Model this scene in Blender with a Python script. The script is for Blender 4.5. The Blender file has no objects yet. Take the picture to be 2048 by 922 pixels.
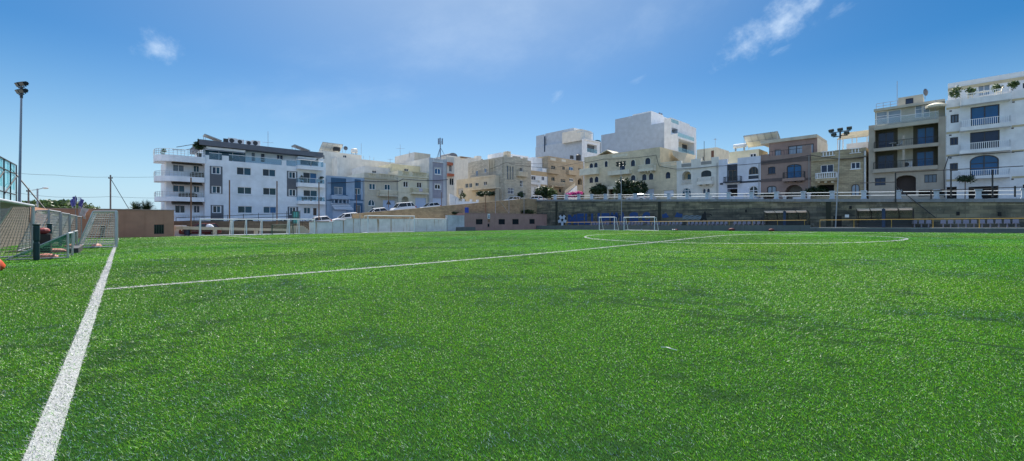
import bpy, math, random
import numpy as np
from mathutils import Vector, Matrix
R = math.radians
rng = random.Random(7)
sc = bpy.context.scene
COL = sc.collection

# ------------------------------------------------------------------ place frame
F, CU, CV, CAMZ = 825.0, 1024.0, 443.0, 1.243
JX, JY = -7.54, 7.54
AX, AY = 0.7270, 0.6866          # across the pitch (from near touchline to far one)
BX, BY = -0.6866, 0.7270         # along the touchline (towards the far goal line)
def W(a, b, z=0.0): return Vector((JX + a*AX + b*BX, JY + a*AY + b*BY, z))
def ab(x, y):
    x -= JX; y -= JY
    return x*AX + y*AY, x*BX + y*BY
def on_a(u, a):                   # sight line meets the plane a = const: (b, depth)
    k = (u-CU)/F
    b = (JX + a*AX - k*(JY + a*AY))/(k*BY - BX)
    return b, JY + a*AY + b*BY
def on_b(u, b):
    k = (u-CU)/F
    a = (k*(JY + b*BY) - JX - b*BX)/(AX - k*AY)
    return a, JY + a*AY + b*BY
def zv(v, Y): return CAMZ + (CV-v)*Y/F
def zg(a, b): return -0.0085*b + 0.28*np.exp(-((a-31)/13.0)**2 - (b/25.0)**2)
def zst(b): return 4.05 + 0.037*min(b, 52)            # upper street along the big wall
def zrd(a): return max(0.3, min(6.0, 6.0 - 0.1*(64-a)))   # road climbing behind the goal line
ANG_A = math.atan2(AY, AX)        # local x = +a, local y = +b
ANG_B = math.atan2(-BY, -BX)      # local x = -b, local y = +a

# ------------------------------------------------------------------ materials
MC = {}
def nt(name):
    m = bpy.data.materials.new(name); m.use_nodes = True
    n = m.node_tree; b = n.nodes['Principled BSDF']
    return m, n, b
def lk(n, a, b): n.links.new(a, b)
def mixc(n, f, a, b, mode='MIX'):
    x = n.nodes.new('ShaderNodeMix'); x.data_type = 'RGBA'; x.blend_type = mode
    for i, v in ((0, f), (6, a), (7, b)):
        if hasattr(v, 'links'): lk(n, v, x.inputs[i])
        elif i == 0: x.inputs[i].default_value = v
        else: x.inputs[i].default_value = (*v[:3], 1)
    return x.outputs[2]
def noise(n, vec, scale, detail=4, rough=.55, sc3=None):
    t = n.nodes.new('ShaderNodeTexNoise'); t.inputs['Scale'].default_value = scale
    t.inputs['Detail'].default_value = detail; t.inputs['Roughness'].default_value = rough
    if sc3:
        mp = n.nodes.new('ShaderNodeMapping'); mp.inputs['Scale'].default_value = sc3
        lk(n, vec, mp.inputs['Vector']); vec = mp.outputs[0]
    lk(n, vec, t.inputs['Vector']); return t.outputs['Fac']
def ramp(n, fac, p0, p1, c0=(0, 0, 0), c1=(1, 1, 1)):
    r = n.nodes.new('ShaderNodeValToRGB'); e = r.color_ramp.elements
    e[0].position, e[1].position = p0, p1
    e[0].color, e[1].color = (*c0, 1), (*c1, 1)
    lk(n, fac, r.inputs[0]); return r.outputs[0]
def objco(n):
    return n.nodes.new('ShaderNodeTexCoord').outputs['Object']
def bump(n, b, h, s=.3, d=.02):
    x = n.nodes.new('ShaderNodeBump'); x.inputs['Strength'].default_value = s; x.inputs['Distance'].default_value = d
    lk(n, h, x.inputs['Height']); lk(n, x.outputs[0], b.inputs['Normal'])
def sca(c, k): return tuple(min(1, x*k) for x in c)
def plaster(name, c, dirt=.35, rough=.85):
    if name in MC: return MC[name]
    m, n, b = nt(name); o = objco(n)
    f = ramp(n, noise(n, o, .9, 6), .35, .7)
    k = mixc(n, f, sca(c, .86), sca(c, 1.05))
    s = ramp(n, noise(n, o, 1.0, 5, .6, (2.6, 2.6, .22)), .52, .8)
    f2 = n.nodes.new('ShaderNodeMath'); f2.operation = 'MULTIPLY'; lk(n, s, f2.inputs[0]); f2.inputs[1].default_value = min(1, dirt*1.5)
    k = mixc(n, f2.outputs[0], k, sca((c[0]*1.02, c[1]*.94, c[2]*.84), .62))
    lk(n, k, b.inputs['Base Color']); b.inputs['Roughness'].default_value = rough
    bump(n, b, noise(n, o, 30, 3), .15, .01)
    MC[name] = m; return m
def stone(name, c, bw=.5, bh=.25, mort=.012, var=.3, stain=.35, dark=(.05, .05, .045), stsc=(.5, .5, .18)):
    if name in MC: return MC[name]
    m, n, b = nt(name); o = objco(n)
    sx = n.nodes.new('ShaderNodeSeparateXYZ'); lk(n, o, sx.inputs[0])
    ad = n.nodes.new('ShaderNodeMath'); lk(n, sx.outputs[0], ad.inputs[0]); lk(n, sx.outputs[1], ad.inputs[1])
    cb = n.nodes.new('ShaderNodeCombineXYZ'); lk(n, ad.outputs[0], cb.inputs[0]); lk(n, sx.outputs[2], cb.inputs[1])
    t = n.nodes.new('ShaderNodeTexBrick'); lk(n, cb.outputs[0], t.inputs['Vector'])
    t.inputs['Scale'].default_value = 1; t.inputs['Brick Width'].default_value = bw; t.inputs['Row Height'].default_value = bh
    t.inputs['Mortar Size'].default_value = mort; t.inputs['Mortar Smooth'].default_value = .3
    t.inputs['Color1'].default_value = (*sca(c, 1+var), 1); t.inputs['Color2'].default_value = (*sca(c, 1-var), 1)
    t.inputs['Mortar'].default_value = (*sca(c, .55), 1)
    g = ramp(n, noise(n, o, .8, 6, .6), .3, .75)
    k = mixc(n, .5, t.outputs['Color'], mixc(n, g, sca(c, .75), sca(c, 1.15)))
    s = ramp(n, noise(n, o, 1.0, 7, .65, stsc), .45, .72)
    f2 = n.nodes.new('ShaderNodeMath'); f2.operation = 'MULTIPLY'; lk(n, s, f2.inputs[0]); f2.inputs[1].default_value = stain
    k = mixc(n, f2.outputs[0], k, dark)
    lk(n, k, b.inputs['Base Color']); b.inputs['Roughness'].default_value = .92
    bump(n, b, t.outputs['Fac'], -.4, .02)
    MC[name] = m; return m
def plain(name, c, rough=.6, metal=0, var=.12, nsc=6, spec=None):
    if name in MC: return MC[name]
    m, n, b = nt(name); o = objco(n)
    k = mixc(n, noise(n, o, nsc, 4), sca(c, 1-var), sca(c, 1+var))
    lk(n, k, b.inputs['Base Color']); b.inputs['Roughness'].default_value = rough; b.inputs['Metallic'].default_value = metal
    if spec is not None: b.inputs['Specular IOR Level'].default_value = spec
    MC[name] = m; return m
def leafmat(name, c, var=.45, trans=.35):
    if name in MC: return MC[name]
    m, n, b = nt(name)
    g = n.nodes.new('ShaderNodeNewGeometry')
    k = mixc(n, g.outputs['Random Per Island'], sca(c, 1-var), sca((c[0]*1.15, c[1], c[2]*.9), 1+var))
    lk(n, k, b.inputs['Base Color']); b.inputs['Roughness'].default_value = .5
    tr = n.nodes.new('ShaderNodeBsdfTranslucent'); lk(n, k, tr.inputs[0])
    mx = n.nodes.new('ShaderNodeMixShader'); mx.inputs[0].default_value = trans
    lk(n, b.outputs[0], mx.inputs[1]); lk(n, tr.outputs[0], mx.inputs[2])
    lk(n, mx.outputs[0], n.nodes['Material Output'].inputs['Surface'])
    MC[name] = m; return m
def glassy(name, c, alpha):
    if name in MC: return MC[name]
    m, n, b = nt(name)
    b.inputs['Base Color'].default_value = (*c, 1); b.inputs['Roughness'].default_value = .05
    t = n.nodes.new('ShaderNodeBsdfTransparent'); t.inputs[0].default_value = (*[min(1, .55+x) for x in c], 1)
    mx = n.nodes.new('ShaderNodeMixShader'); mx.inputs[0].default_value = alpha
    lk(n, t.outputs[0], mx.inputs[1]); lk(n, b.outputs[0], mx.inputs[2])
    lk(n, mx.outputs[0], n.nodes['Material Output'].inputs['Surface'])
    MC[name] = m; return m
def pane(name, c):
    return plain(name, sca(c, .8), .07, 0, .45, .9, .4)

P_DARK = pane('pane_dark', (.012, .022, .03)); P_TEAL = pane('pane_teal', (.01, .075, .12)); P_BLUE = pane('pane_blue', (.01, .12, .30))  # P_TEAL: reflected sky put into the base colour of the pane
P_NAVY = pane('pane_navy', (.012, .03, .075)); P_GREY = pane('pane_grey', (.16, .21, .26)); P_GREEN = pane('pane_green', (.012, .055, .065))
P_PALE = pane('pane_pale', (.30, .38, .46))
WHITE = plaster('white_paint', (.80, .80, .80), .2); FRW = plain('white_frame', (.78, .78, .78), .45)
FRD = plain('dark_frame', (.03, .03, .035), .4); FRB = plain('bronze_frame', (.10, .075, .055), .4)
BLK = plain('black_metal', (.02, .02, .022), .45); GALV = plain('galvanised_steel', (.35, .36, .38), .45, .6)
STEELW = plain('white_steel', (.80, .80, .80), .35, 0, .06); RUST = plain('rusty_steel', (.16, .085, .05), .8, 0, .5, 9)
VOID = plain('dark_interior', (.02, .019, .018), .9)
GARW = plain('white_garage', (.70, .72, .75), .5); GREYP = plaster('grey_panel', (.12, .13, .15), .2)
GLASSR = glassy('rail_glass', (.30, .40, .44), .16)

# ------------------------------------------------------------------ mesh building
class M:
    def __init__(s): s.v = []; s.f = []; s.mi = []; s.cur = 0
    def m(s, i): s.cur = i; return s
    def poly(s, pts):
        k = len(s.v); s.v += [tuple(p) for p in pts]; s.f.append(tuple(range(k, k+len(pts)))); s.mi.append(s.cur)
    def hexa(s, p):                # 8 points: bottom 0-3 ccw, top 4-7
        k = len(s.v); s.v += [tuple(q) for q in p]
        for f in ((3, 2, 1, 0), (4, 5, 6, 7), (0, 1, 5, 4), (1, 2, 6, 5), (2, 3, 7, 6), (3, 0, 4, 7)):
            s.f.append(tuple(k+i for i in f)); s.mi.append(s.cur)
    def box(s, x0, x1, y0, y1, z0, z1):
        s.hexa([(x0, y0, z0), (x1, y0, z0), (x1, y1, z0), (x0, y1, z0), (x0, y0, z1), (x1, y0, z1), (x1, y1, z1), (x0, y1, z1)])
    def tube(s, p, q, r, n=6, r2=None, cap=True):
        p, q = Vector(p), Vector(q); d = q-p
        if d.length < 1e-6: return
        r2 = r if r2 is None else r2
        w = d.normalized(); e = w.orthogonal().normalized(); g = w.cross(e)
        k = len(s.v)
        for c, rr in ((p, r), (q, r2)):
            for i in range(n):
                t = 2*math.pi*i/n; s.v.append(tuple(c + e*math.cos(t)*rr + g*math.sin(t)*rr))
        for i in range(n):
            j = (i+1) % n; s.f.append((k+i, k+j, k+n+j, k+n+i)); s.mi.append(s.cur)
        if cap:
            s.f.append(tuple(k+i for i in reversed(range(n)))); s.mi.append(s.cur)
            s.f.append(tuple(k+n+i for i in range(n))); s.mi.append(s.cur)
    def path(s, pts, r, n=6):
        for a, b in zip(pts, pts[1:]): s.tube(a, b, r, n)
    def lathe(s, c, prof, n=16):    # prof: (radius, z)
        k = len(s.v); c = Vector(c)
        for r, z in prof:
            for i in range(n):
                t = 2*math.pi*i/n; s.v.append((c.x+r*math.cos(t), c.y+r*math.sin(t), c.z+z))
        for a in range(len(prof)-1):
            for i in range(n):
                j = (i+1) % n
                s.f.append((k+a*n+i, k+a*n+j, k+(a+1)*n+j, k+(a+1)*n+i)); s.mi.append(s.cur)
        s.f.append(tuple(k+i for i in reversed(range(n)))); s.mi.append(s.cur)
        e = k+(len(prof)-1)*n
        s.f.append(tuple(e+i for i in range(n))); s.mi.append(s.cur)
    def ball(s, c, r, n=10, h=7, sq=(1, 1, 1)):
        c = Vector(c); k = len(s.v)
        for a in range(h+1):
            ph = math.pi*a/h
            for i in range(n):
                t = 2*math.pi*i/n
                s.v.append((c.x+r*sq[0]*math.sin(ph)*math.cos(t), c.y+r*sq[1]*math.sin(ph)*math.sin(t), c.z+r*sq[2]*math.cos(ph)))
        for a in range(h):
            for i in range(n):
                j = (i+1) % n
                s.f.append((k+a*n+i, k+(a+1)*n+i, k+(a+1)*n+j, k+a*n+j)); s.mi.append(s.cur)
    def extr(s, pts, y0, y1):       # outline in x,z extruded along y
        n = len(pts); k = len(s.v)
        s.v += [(x, y0, z) for x, z in pts] + [(x, y1, z) for x, z in pts]
        s.f.append(tuple(k+i for i in range(n))); s.mi.append(s.cur)
        s.f.append(tuple(k+n+i for i in reversed(range(n)))); s.mi.append(s.cur)
        for i in range(n):
            j = (i+1) % n; s.f.append((k+i, k+n+i, k+n+j, k+j)); s.mi.append(s.cur)
    def leaves(s, c, rad, n, size, rr, shell=.55, clumps=9):
        c = Vector(c)
        cl = []
        for _ in range(clumps):
            while True:
                p = Vector((rr.uniform(-1, 1), rr.uniform(-1, 1), rr.uniform(-1, 1)))
                if p.length < 1: break
            cl.append((p*.62, rr.uniform(.34, .6)))
        for _ in range(n):
            q, cr = rr.choice(cl)
            d = Vector((rr.gauss(0, 1), rr.gauss(0, 1), rr.gauss(0, 1))).normalized()
            p = q + d*cr*rr.uniform(shell, 1.06)
            p = Vector((c.x+p.x*rad[0], c.y+p.y*rad[1], c.z+p.z*rad[2]))
            e = Vector((rr.gauss(0, 1), rr.gauss(0, 1), rr.gauss(0, 1))).normalized()
            g = e.cross(d+Vector((0, 0, .3))).normalized()
            l = size*rr.uniform(.7, 1.4); w = l*.45
            s.poly([p-e*l, p+g*w, p+e*l, p-g*w])
    def build(s, name, mats, parent=None, loc=None, rz=0, smooth=False):
        me = bpy.data.meshes.new(name); me.from_pydata(s.v, [], s.f)
        if not isinstance(mats, (list, tuple)): mats = [mats]
        for m in mats: me.materials.append(m)
        if len(mats) > 1: me.polygons.foreach_set('material_index', s.mi)
        if smooth: me.polygons.foreach_set('use_smooth', [True]*len(me.polygons))
        me.update()
        o = bpy.data.objects.new(name, me); COL.objects.link(o)
        if parent: o.parent = parent
        if loc is not None: o.location = loc
        o.rotation_euler.z = rz
        return o
def tag(o, label=None, cat=None, group=None, kind=None):
    for k, v in (('label', label), ('category', cat), ('group', group), ('kind', kind)):
        if v: o[k] = v
    return o
def empty(name, loc, rz, label, cat, group=None):
    o = bpy.data.objects.new(name, None); COL.objects.link(o); o.empty_display_size = .3
    o.location = loc; o.rotation_euler.z = rz
    return tag(o, label, cat, group)
def kids(o): return [c for c in o.children]
def clone(o, loc, rz, label=None, group=None):
    r = o.copy(); COL.objects.link(r); r.location = loc; r.rotation_euler.z = rz
    if label: r['label'] = label
    if group: r['group'] = group
    for ch in list(o.children):
        c = ch.copy(); COL.objects.link(c); c.parent = r
        for g in list(ch.children):
            d = g.copy(); COL.objects.link(d); d.parent = c
    return r

# ------------------------------------------------------------------ houses
CR = [0, 0, 1]
def crop(ox, oy, s): CR[:] = [ox, oy, s]
def U(x): return CR[0] + x/CR[2]
def V(y): return CR[1] + y/CR[2]
def arch_pts(x0, x1, z1, rise, n=10):
    xm, hw = (x0+x1)/2, (x1-x0)/2
    return [(xm - hw*math.cos(math.pi*i/n), z1-rise + rise*math.sin(math.pi*i/n)) for i in range(n+1)]
class House:
    def __init__(s, name, label, cat, plane, u0, u1, zb, group='houses around the pitch'):
        s.ax, s.c = plane; s.zb = zb
        s.s0 = s.along(u0, 0); s.w = s.along(u1, 0)-s.s0
        if s.ax == 'a': loc = W(s.c, -s.s0, zb); rz = ANG_B
        else: loc = W(s.s0, s.c, zb); rz = ANG_A
        s.root = empty(name, loc, rz, label, cat, group)
        s.bodies = []
    def along(s, u, d):
        return -on_a(u, s.c+d)[0] if s.ax == 'a' else on_b(u, s.c+d)[0]
    def Yd(s, u, d): return on_a(u, s.c+d)[1] if s.ax == 'a' else on_b(u, s.c+d)[1]
    def p(s, x, y, d=0):            # crop pixel -> local x, z on the plane d behind the front
        u = U(x); return s.along(u, d)-s.s0, zv(V(y), s.Yd(u, d))-s.zb
    def rect(s, x0, y0, x1, y1, d=0):
        xm = (x0+x1)/2
        return s.p(x0, 0, d)[0], s.p(x1, 0, d)[0], s.p(xm, y1, d)[1], s.p(xm, y0, d)[1]
    def body(s, x0, x1, zt, depth, mat, d=0, zb=-1.0, name='wall', side=None):
        b = dict(x0=x0, x1=x1, zt=zt, zb=zb, depth=depth, mat=mat, d=d, ops=[], name=name, side=side)
        s.bodies.append(b); return b
    def op(s, b, r, rise=0, rec=.18):
        x0, x1, z0, z1 = r; e = .02
        x0 = max(x0, b['x0']+e); x1 = min(x1, b['x1']-e); z0 = max(z0, b['zb']+e); z1 = min(z1, b['zt']-e)
        b['ops'].append((x0, x1, z0, z1, rise, rec)); return x0, x1, z0, z1
    def fill(s, b, r, rise=0, rec=.18, n=1, tr=0, fm=None, pm=None, fw=.06, name='window', pm2=None):
        x0, x1, z0, z1 = s.op(b, r, rise, rec); y = b['d']+rec
        out = [(x0, z0), (x1, z0)] + (list(reversed(arch_pts(x0, x1, z1, rise))) if rise else [(x1, z1), (x0, z1)])
        g = M()
        if pm2 and not rise: g.poly([(x0, y-.015, z0), ((x0+x1)/2, y-.015, z0), ((x0+x1)/2, y-.015, z1), (x0, y-.015, z1)]); g2 = M(); g2.poly([((x0+x1)/2, y-.015, z0), (x1, y-.015, z0), (x1, y-.015, z1), ((x0+x1)/2, y-.015, z1)])
        else: g2 = None; g.poly([(x, y-.015, z) for x, z in out])
        f = M(); cx, cz = (x0+x1)/2, (z0+z1)/2
        sx, sz = 1-2*fw/(x1-x0), 1-2*fw/(z1-z0)
        inn = [(cx+(x-cx)*sx, cz+(z-cz)*sz) for x, z in out]
        k = len(out); ya = y-.07
        for i in range(k):
            j = (i+1) % k
            f.poly([(out[i][0], ya, out[i][1]), (out[j][0], ya, out[j][1]), (inn[j][0], ya, inn[j][1]), (inn[i][0], ya, inn[i][1])])
            f.poly([(inn[i][0], ya, inn[i][1]), (inn[j][0], ya, inn[j][1]), (inn[j][0], y-.017, inn[j][1]), (inn[i][0], y-.017, inn[i][1])])
        for i in range(1, n+1):
            mx = x0+(x1-x0)*i/(n+1); t = (mx-cx)/((x1-x0)/2)
            top = z1-rise+rise*math.sqrt(max(0, 1-t*t)) if rise else z1
            f.box(mx-fw*.45, mx+fw*.45, ya-.004, y-.017, z0+fw*.8, top-fw*.8)
        if tr:
            tz = z0+(z1-z0)*tr; f.box(x0+fw*.8, x1-fw*.8, ya-.002, y-.017, tz-fw*.45, tz+fw*.45)
        fo = f.build(name, fm or FRW, s.root); g.build('pane', pm or P_DARK, fo)
        if g2: g2.build('pane', pm2, fo)
        return fo
    def win(s, b, x0, y0, x1, y1, **k):
        sill = k.pop('sill', 0); sm = k.pop('sm', None)
        r = s.rect(x0, y0, x1, y1, b['d'])
        if k.get('rise') == 'r': k['rise'] = min((r[1]-r[0])/2, (r[3]-r[2])*.6)
        fo = s.fill(b, r, **k)
        if sill:
            q = M(); q.box(r[0]-.08, r[1]+.08, b['d']-.09, b['d']-.002, r[2]-.1, r[2]-.003); q.build('sill', sm or b['mat'], fo)
        return fo
    def void(s, b, x0, y0, x1, y1, rise=0, rec=1.2, mat=None):
        r = s.rect(x0, y0, x1, y1, b['d'])
        if rise == 'r': rise = min((r[1]-r[0])/2, (r[3]-r[2])*.6)
        x0, x1, z0, z1 = s.op(b, r, rise, rec); y = b['d']+rec
        q = M(); q.poly([(x0, y, z0), (x1, y, z0), (x1, y, z1), (x0, y, z1)])
        q.build('recess', mat or VOID, s.root); return x0, x1, z0, z1
    def garage(s, b, x0, y0, x1, y1, mat=None, nm='garage_door'):
        r = s.op(b, s.rect(x0, y0, x1, y1, b['d']), 0, .15); y = b['d']+.15
        q = M(); q.poly([(r[0], y, r[2]), (r[1], y, r[2]), (r[1], y, r[3]), (r[0], y, r[3])])
        k = 7
        for i in range(k):
            z = r[2]+(r[3]-r[2])*i/k; q.box(r[0]+.03, r[1]-.03, y-.03, y-.004, z+.03, z+(r[3]-r[2])/k-.02)
        return q.build(nm, mat or GARW, s.root)
    def slab(s, nm, x0, y0, x1, y1, d0, d1, mat, parent=None):      # box from its pixel outline at depth d0
        r = s.rect(x0, y0, x1, y1, d0)
        q = M(); q.box(r[0], r[1], d0, d1, r[2], r[3]); return q.build(nm, mat, parent or s.root)
    def balc(s, x0, x1, yr, ys, yb, proj, style='bars', mat=None, rm=None, d=0):
        f = d-proj
        xa, xb, zb_, zs = s.rect(x0, ys, x1, yb, f); zr = s.rect(x0, yr, x1, ys, f)[3]
        q = M(); q.box(xa, xb, f, d-.003, zb_, zs)
        bo = q.build('balcony', mat or WHITE, s.root); g = M(); h = zr-zs
        t = .05
        if style == 'solid':
            g.box(xa, xb, f, f+.1, zs+.002, zr); g.box(xa, xa+.1, f+.1, d-.003, zs+.002, zr); g.box(xb-.1, xb, f+.1, d-.003, zs+.002, zr)
        else:
            runs = [((xa+t, f+t), (xb-t, f+t)), ((xa+t, f+t), (xa+t, d-.02)), ((xb-t, f+t), (xb-t, d-.02))]
            for (p, q2) in runs:
                L = math.dist(p, q2)
                if style == 'glass':
                    g.m(0)
                    g.tube((*p, zr), (*q2, zr), .03, 6); k = max(1, int(L/1.3))
                    for i in range(k+1):
                        e = i/k; x, y = p[0]+(q2[0]-p[0])*e, p[1]+(q2[1]-p[1])*e; g.tube((x, y, zs), (x, y, zr), .02, 5)
                    g.m(1); g.hexa([(p[0], p[1]-.005, zs+.04), (q2[0]+.001, q2[1]-.005, zs+.04), (q2[0]+.001, q2[1]+.005, zs+.04), (p[0], p[1]+.005, zs+.04),
                                    (p[0], p[1]-.005, zr-.06), (q2[0]+.001, q2[1]-.005, zr-.06), (q2[0]+.001, q2[1]+.005, zr-.06), (p[0], p[1]+.005, zr-.06)])
                elif style == 'rails':
                    for e in (1, .68, .36): g.tube((*p, zs+h*e), (*q2, zs+h*e), .025, 5)
                    k = max(1, int(L/1.5))
                    for i in range(k+1):
                        e = i/k; x, y = p[0]+(q2[0]-p[0])*e, p[1]+(q2[1]-p[1])*e; g.tube((x, y, zs), (x, y, zr), .025, 5)
                else:
                    bal = style == 'baluster'
                    g.tube((*p, zr-.04), (*q2, zr-.04), .07 if bal else .03, 4 if bal else 6)
                    if bal: g.tube((*p, zs+.05), (*q2, zs+.05), .06, 4)
                    k = max(2, int(L/(.24 if bal else .16)))
                    for i in range(k+1):
                        e = i/k; x, y = p[0]+(q2[0]-p[0])*e, p[1]+(q2[1]-p[1])*e
                        if bal:
                            g.tube((x, y, zs+.06), (x, y, zs+h*.4), .05, 6, .075, False); g.tube((x, y, zs+h*.4), (x, y, zr-.06), .075, 6, .04, False)
                        else: g.tube((x, y, zs), (x, y, zr), .018 if style == 'bars' else .035, 4, None, False)
        g.build('railing', [rm or FRW, GLASSR] if style == 'glass' else (rm or mat or FRW), bo)
        return bo
    def balustrade(s, x0, y0, x1, y1, d, mat, n=None):              # panel of balusters let into a parapet
        xa, xb, z0, z1 = s.rect(x0, y0, x1, y1, d)
        g = M(); k = n or max(3, int((xb-xa)/.3))
        for i in range(k):
            x = xa+(xb-xa)*(i+.5)/k
            g.tube((x, d-.09, z0), (x, d-.09, (z0+z1)/2), .05, 6, .085, False); g.tube((x, d-.09, (z0+z1)/2), (x, d-.09, z1), .085, 6, .05, False)
        g.box(xa-.1, xb+.1, d-.2, d-.003, z0-.09, z0); g.box(xa-.1, xb+.1, d-.2, d-.003, z1, z1+.09)
        g.build('balustrade', mat, s.root)
    def done(s):
        if s.root.name.startswith('terraced_house') and s.bodies:
            b = s.bodies[0]; q = M(); x = b['x1']-.22; q.tube((x, -.09, -.5), (x, -.09, b['zt']-.5), .055, 6); q.build('drainpipe', plain('pipe_grey', (.30, .30, .29), .6), s.root)
        for b in s.bodies:
            q = M(); x0, x1, z0, z1, y, D = b['x0'], b['x1'], b['zb'], b['zt'], b['d'], b['depth']
            xs = sorted({round(v, 5) for o in b['ops'] for v in o[:2]} | {x0, x1}); zs = sorted({round(v, 5) for o in b['ops'] for v in o[2:4]} | {z0, z1})
            for i in range(len(xs)-1):
                run = None
                for j in range(len(zs)-1):
                    cx, cz = (xs[i]+xs[i+1])/2, (zs[j]+zs[j+1])/2
                    hole = any(o[0]-1e-4 < cx < o[1]+1e-4 and o[2]-1e-4 < cz < o[3]+1e-4 for o in b['ops'])
                    if not hole and run is None: run = zs[j]
                    if run is not None and (hole or j == len(zs)-2):
                        top = zs[j] if hole else zs[j+1]
                        q.poly([(xs[i], y, run), (xs[i+1], y, run), (xs[i+1], y, top), (xs[i], y, top)]); run = None
            for (a, c, e, g, rise, rec) in b['ops']:
                out = [(a, e), (c, e)] + (list(reversed(arch_pts(a, c, g, rise))) if rise else [(c, g), (a, g)])
                for i in range(len(out)):
                    j = (i+1) % len(out)
                    q.poly([(out[i][0], y, out[i][1]), (out[i][0], y+rec, out[i][1]), (out[j][0], y+rec, out[j][1]), (out[j][0], y, out[j][1])])
                if rise:
                    ap = arch_pts(a, c, g, rise); h = len(ap)//2
                    for i in range(h):
                        q.poly([(a, y, g), (ap[i][0], y, ap[i][1]), (ap[i+1][0], y, ap[i+1][1])])
                        k = len(ap)-1-i
                        q.poly([(c, y, g), (ap[k-1][0], y, ap[k-1][1]), (ap[k][0], y, ap[k][1])])
            if b['side']: q.m(1)
            q.poly([(x0, y, z0), (x0, y, z1), (x0, y+D, z1), (x0, y+D, z0)]); q.poly([(x1, y, z0), (x1, y+D, z0), (x1, y+D, z1), (x1, y, z1)])
            q.poly([(x0, y+D, z0), (x0, y+D, z1), (x1, y+D, z1), (x1, y+D, z0)]); q.poly([(x0, y, z1), (x1, y, z1), (x1, y+D, z1), (x0, y+D, z1)])
            q.build(b['name'], [b['mat'], b['side']] if b['side'] else b['mat'], s.root)
        return s
    def at(s, x, y, d):             # world point behind a crop pixel on the plane d
        lx, lz = s.p(x, y, d)
        if s.ax == 'a': return W(s.c+d, -(s.s0+lx), s.zb+lz)
        return W(s.s0+lx, s.c+d, s.zb+lz)
# ------------------------------------------------------------------ camera, sun, sky
cam = bpy.data.cameras.new('camera'); co = bpy.data.objects.new('camera', cam); COL.objects.link(co)
co.location = (0, 0, CAMZ); co.rotation_euler = (R(90), 0, 0)
cam.sensor_width = 36; cam.lens = 36*F/2048; cam.shift_y = -(461-CV)/2048
cam.clip_start = .05; cam.clip_end = 6000
sc.camera = co
SUN_AZ, SUN_EL = R(-7), R(52)     # azimuth from straight ahead, to the right
sd = Vector((math.sin(SUN_AZ)*math.cos(SUN_EL), math.cos(SUN_AZ)*math.cos(SUN_EL), math.sin(SUN_EL)))
L = bpy.data.lights.new('sun', 'SUN'); L.energy = 4.8; L.angle = R(.6); L.color = (1, .95, .87)
lo = bpy.data.objects.new('sun', L); COL.objects.link(lo); lo.rotation_euler = sd.to_track_quat('Z', 'Y').to_euler()
w = bpy.data.worlds.new('World'); sc.world = w; w.use_nodes = True; n = w.node_tree
bg = n.nodes['Background']
sk = n.nodes.new('ShaderNodeTexSky'); sk.sky_type = 'NISHITA'; sk.sun_disc = False
sk.sun_elevation = SUN_EL; sk.sun_rotation = SUN_AZ; sk.air_density = 1.0; sk.dust_density = .25; sk.ozone_density = 3.0; sk.altitude = 20
hs = n.nodes.new('ShaderNodeHueSaturation'); hs.inputs['Saturation'].default_value = 1.45; hs.inputs['Value'].default_value = .55; lk(n, sk.outputs[0], hs.inputs['Color'])
dirv = n.nodes.new('ShaderNodeTexCoord').outputs['Generated']
sx = n.nodes.new('ShaderNodeSeparateXYZ'); lk(n, dirv, sx.inputs[0])
def mth(op, a, b=None, c=None, clamp=False):
    x = n.nodes.new('ShaderNodeMath'); x.operation = op; x.use_clamp = clamp
    for i, v in enumerate((a, b, c)):
        if v is None: continue
        if hasattr(v, 'links'): lk(n, v, x.inputs[i])
        else: x.inputs[i].default_value = v
    return x.outputs[0]
def cloud(u, v, lu, lv, ang, amp, soft, seed, nsc, stretch=1.0):
    d = Vector(((u-CU)/F, 1, (CV-v)/F)); dn = d.normalized()
    ex = Vector((0, 0, 1)).cross(dn).normalized()*-1; ez = ex.cross(dn)
    if ez.z < 0: ez = -ez
    ca, sa = math.cos(ang), math.sin(ang); e1 = ex*ca+ez*sa; e2 = ez*ca-ex*sa
    def dt(vec):
        x = n.nodes.new('ShaderNodeVectorMath'); x.operation = 'DOT_PRODUCT'; lk(n, dirv, x.inputs[0]); x.inputs[1].default_value = vec; return x.outputs['Value']
    p, q, f = dt(e1), dt(e2), dt(dn)
    k = 1/(F*d.length)
    a = mth('MULTIPLY', p, 1/(lu*k)); b = mth('MULTIPLY', q, 1/(lv*k))
    cb = n.nodes.new('ShaderNodeCombineXYZ'); lk(n, mth('MULTIPLY', a, stretch), cb.inputs[0]); lk(n, b, cb.inputs[1]); cb.inputs[2].default_value = seed
    nz = noise(n, cb.outputs[0], nsc, 8, .62)
    r2 = mth('SQRT', mth('ADD', mth('MULTIPLY', a, a), mth('MULTIPLY', b, b)))
    s = mth('ADD', mth('SUBTRACT', 1.0, r2), mth('MULTIPLY', mth('SUBTRACT', nz, .5), 2.4))
    m = mth('MULTIPLY', s, soft, clamp=True); m = mth('MULTIPLY', mth('MULTIPLY', m, m), mth('SUBTRACT', 3.0, mth('MULTIPLY', m, 2.0)))
    return mth('MULTIPLY', mth('MULTIPLY', m, amp), mth('GREATER_THAN', f, .3))
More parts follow.
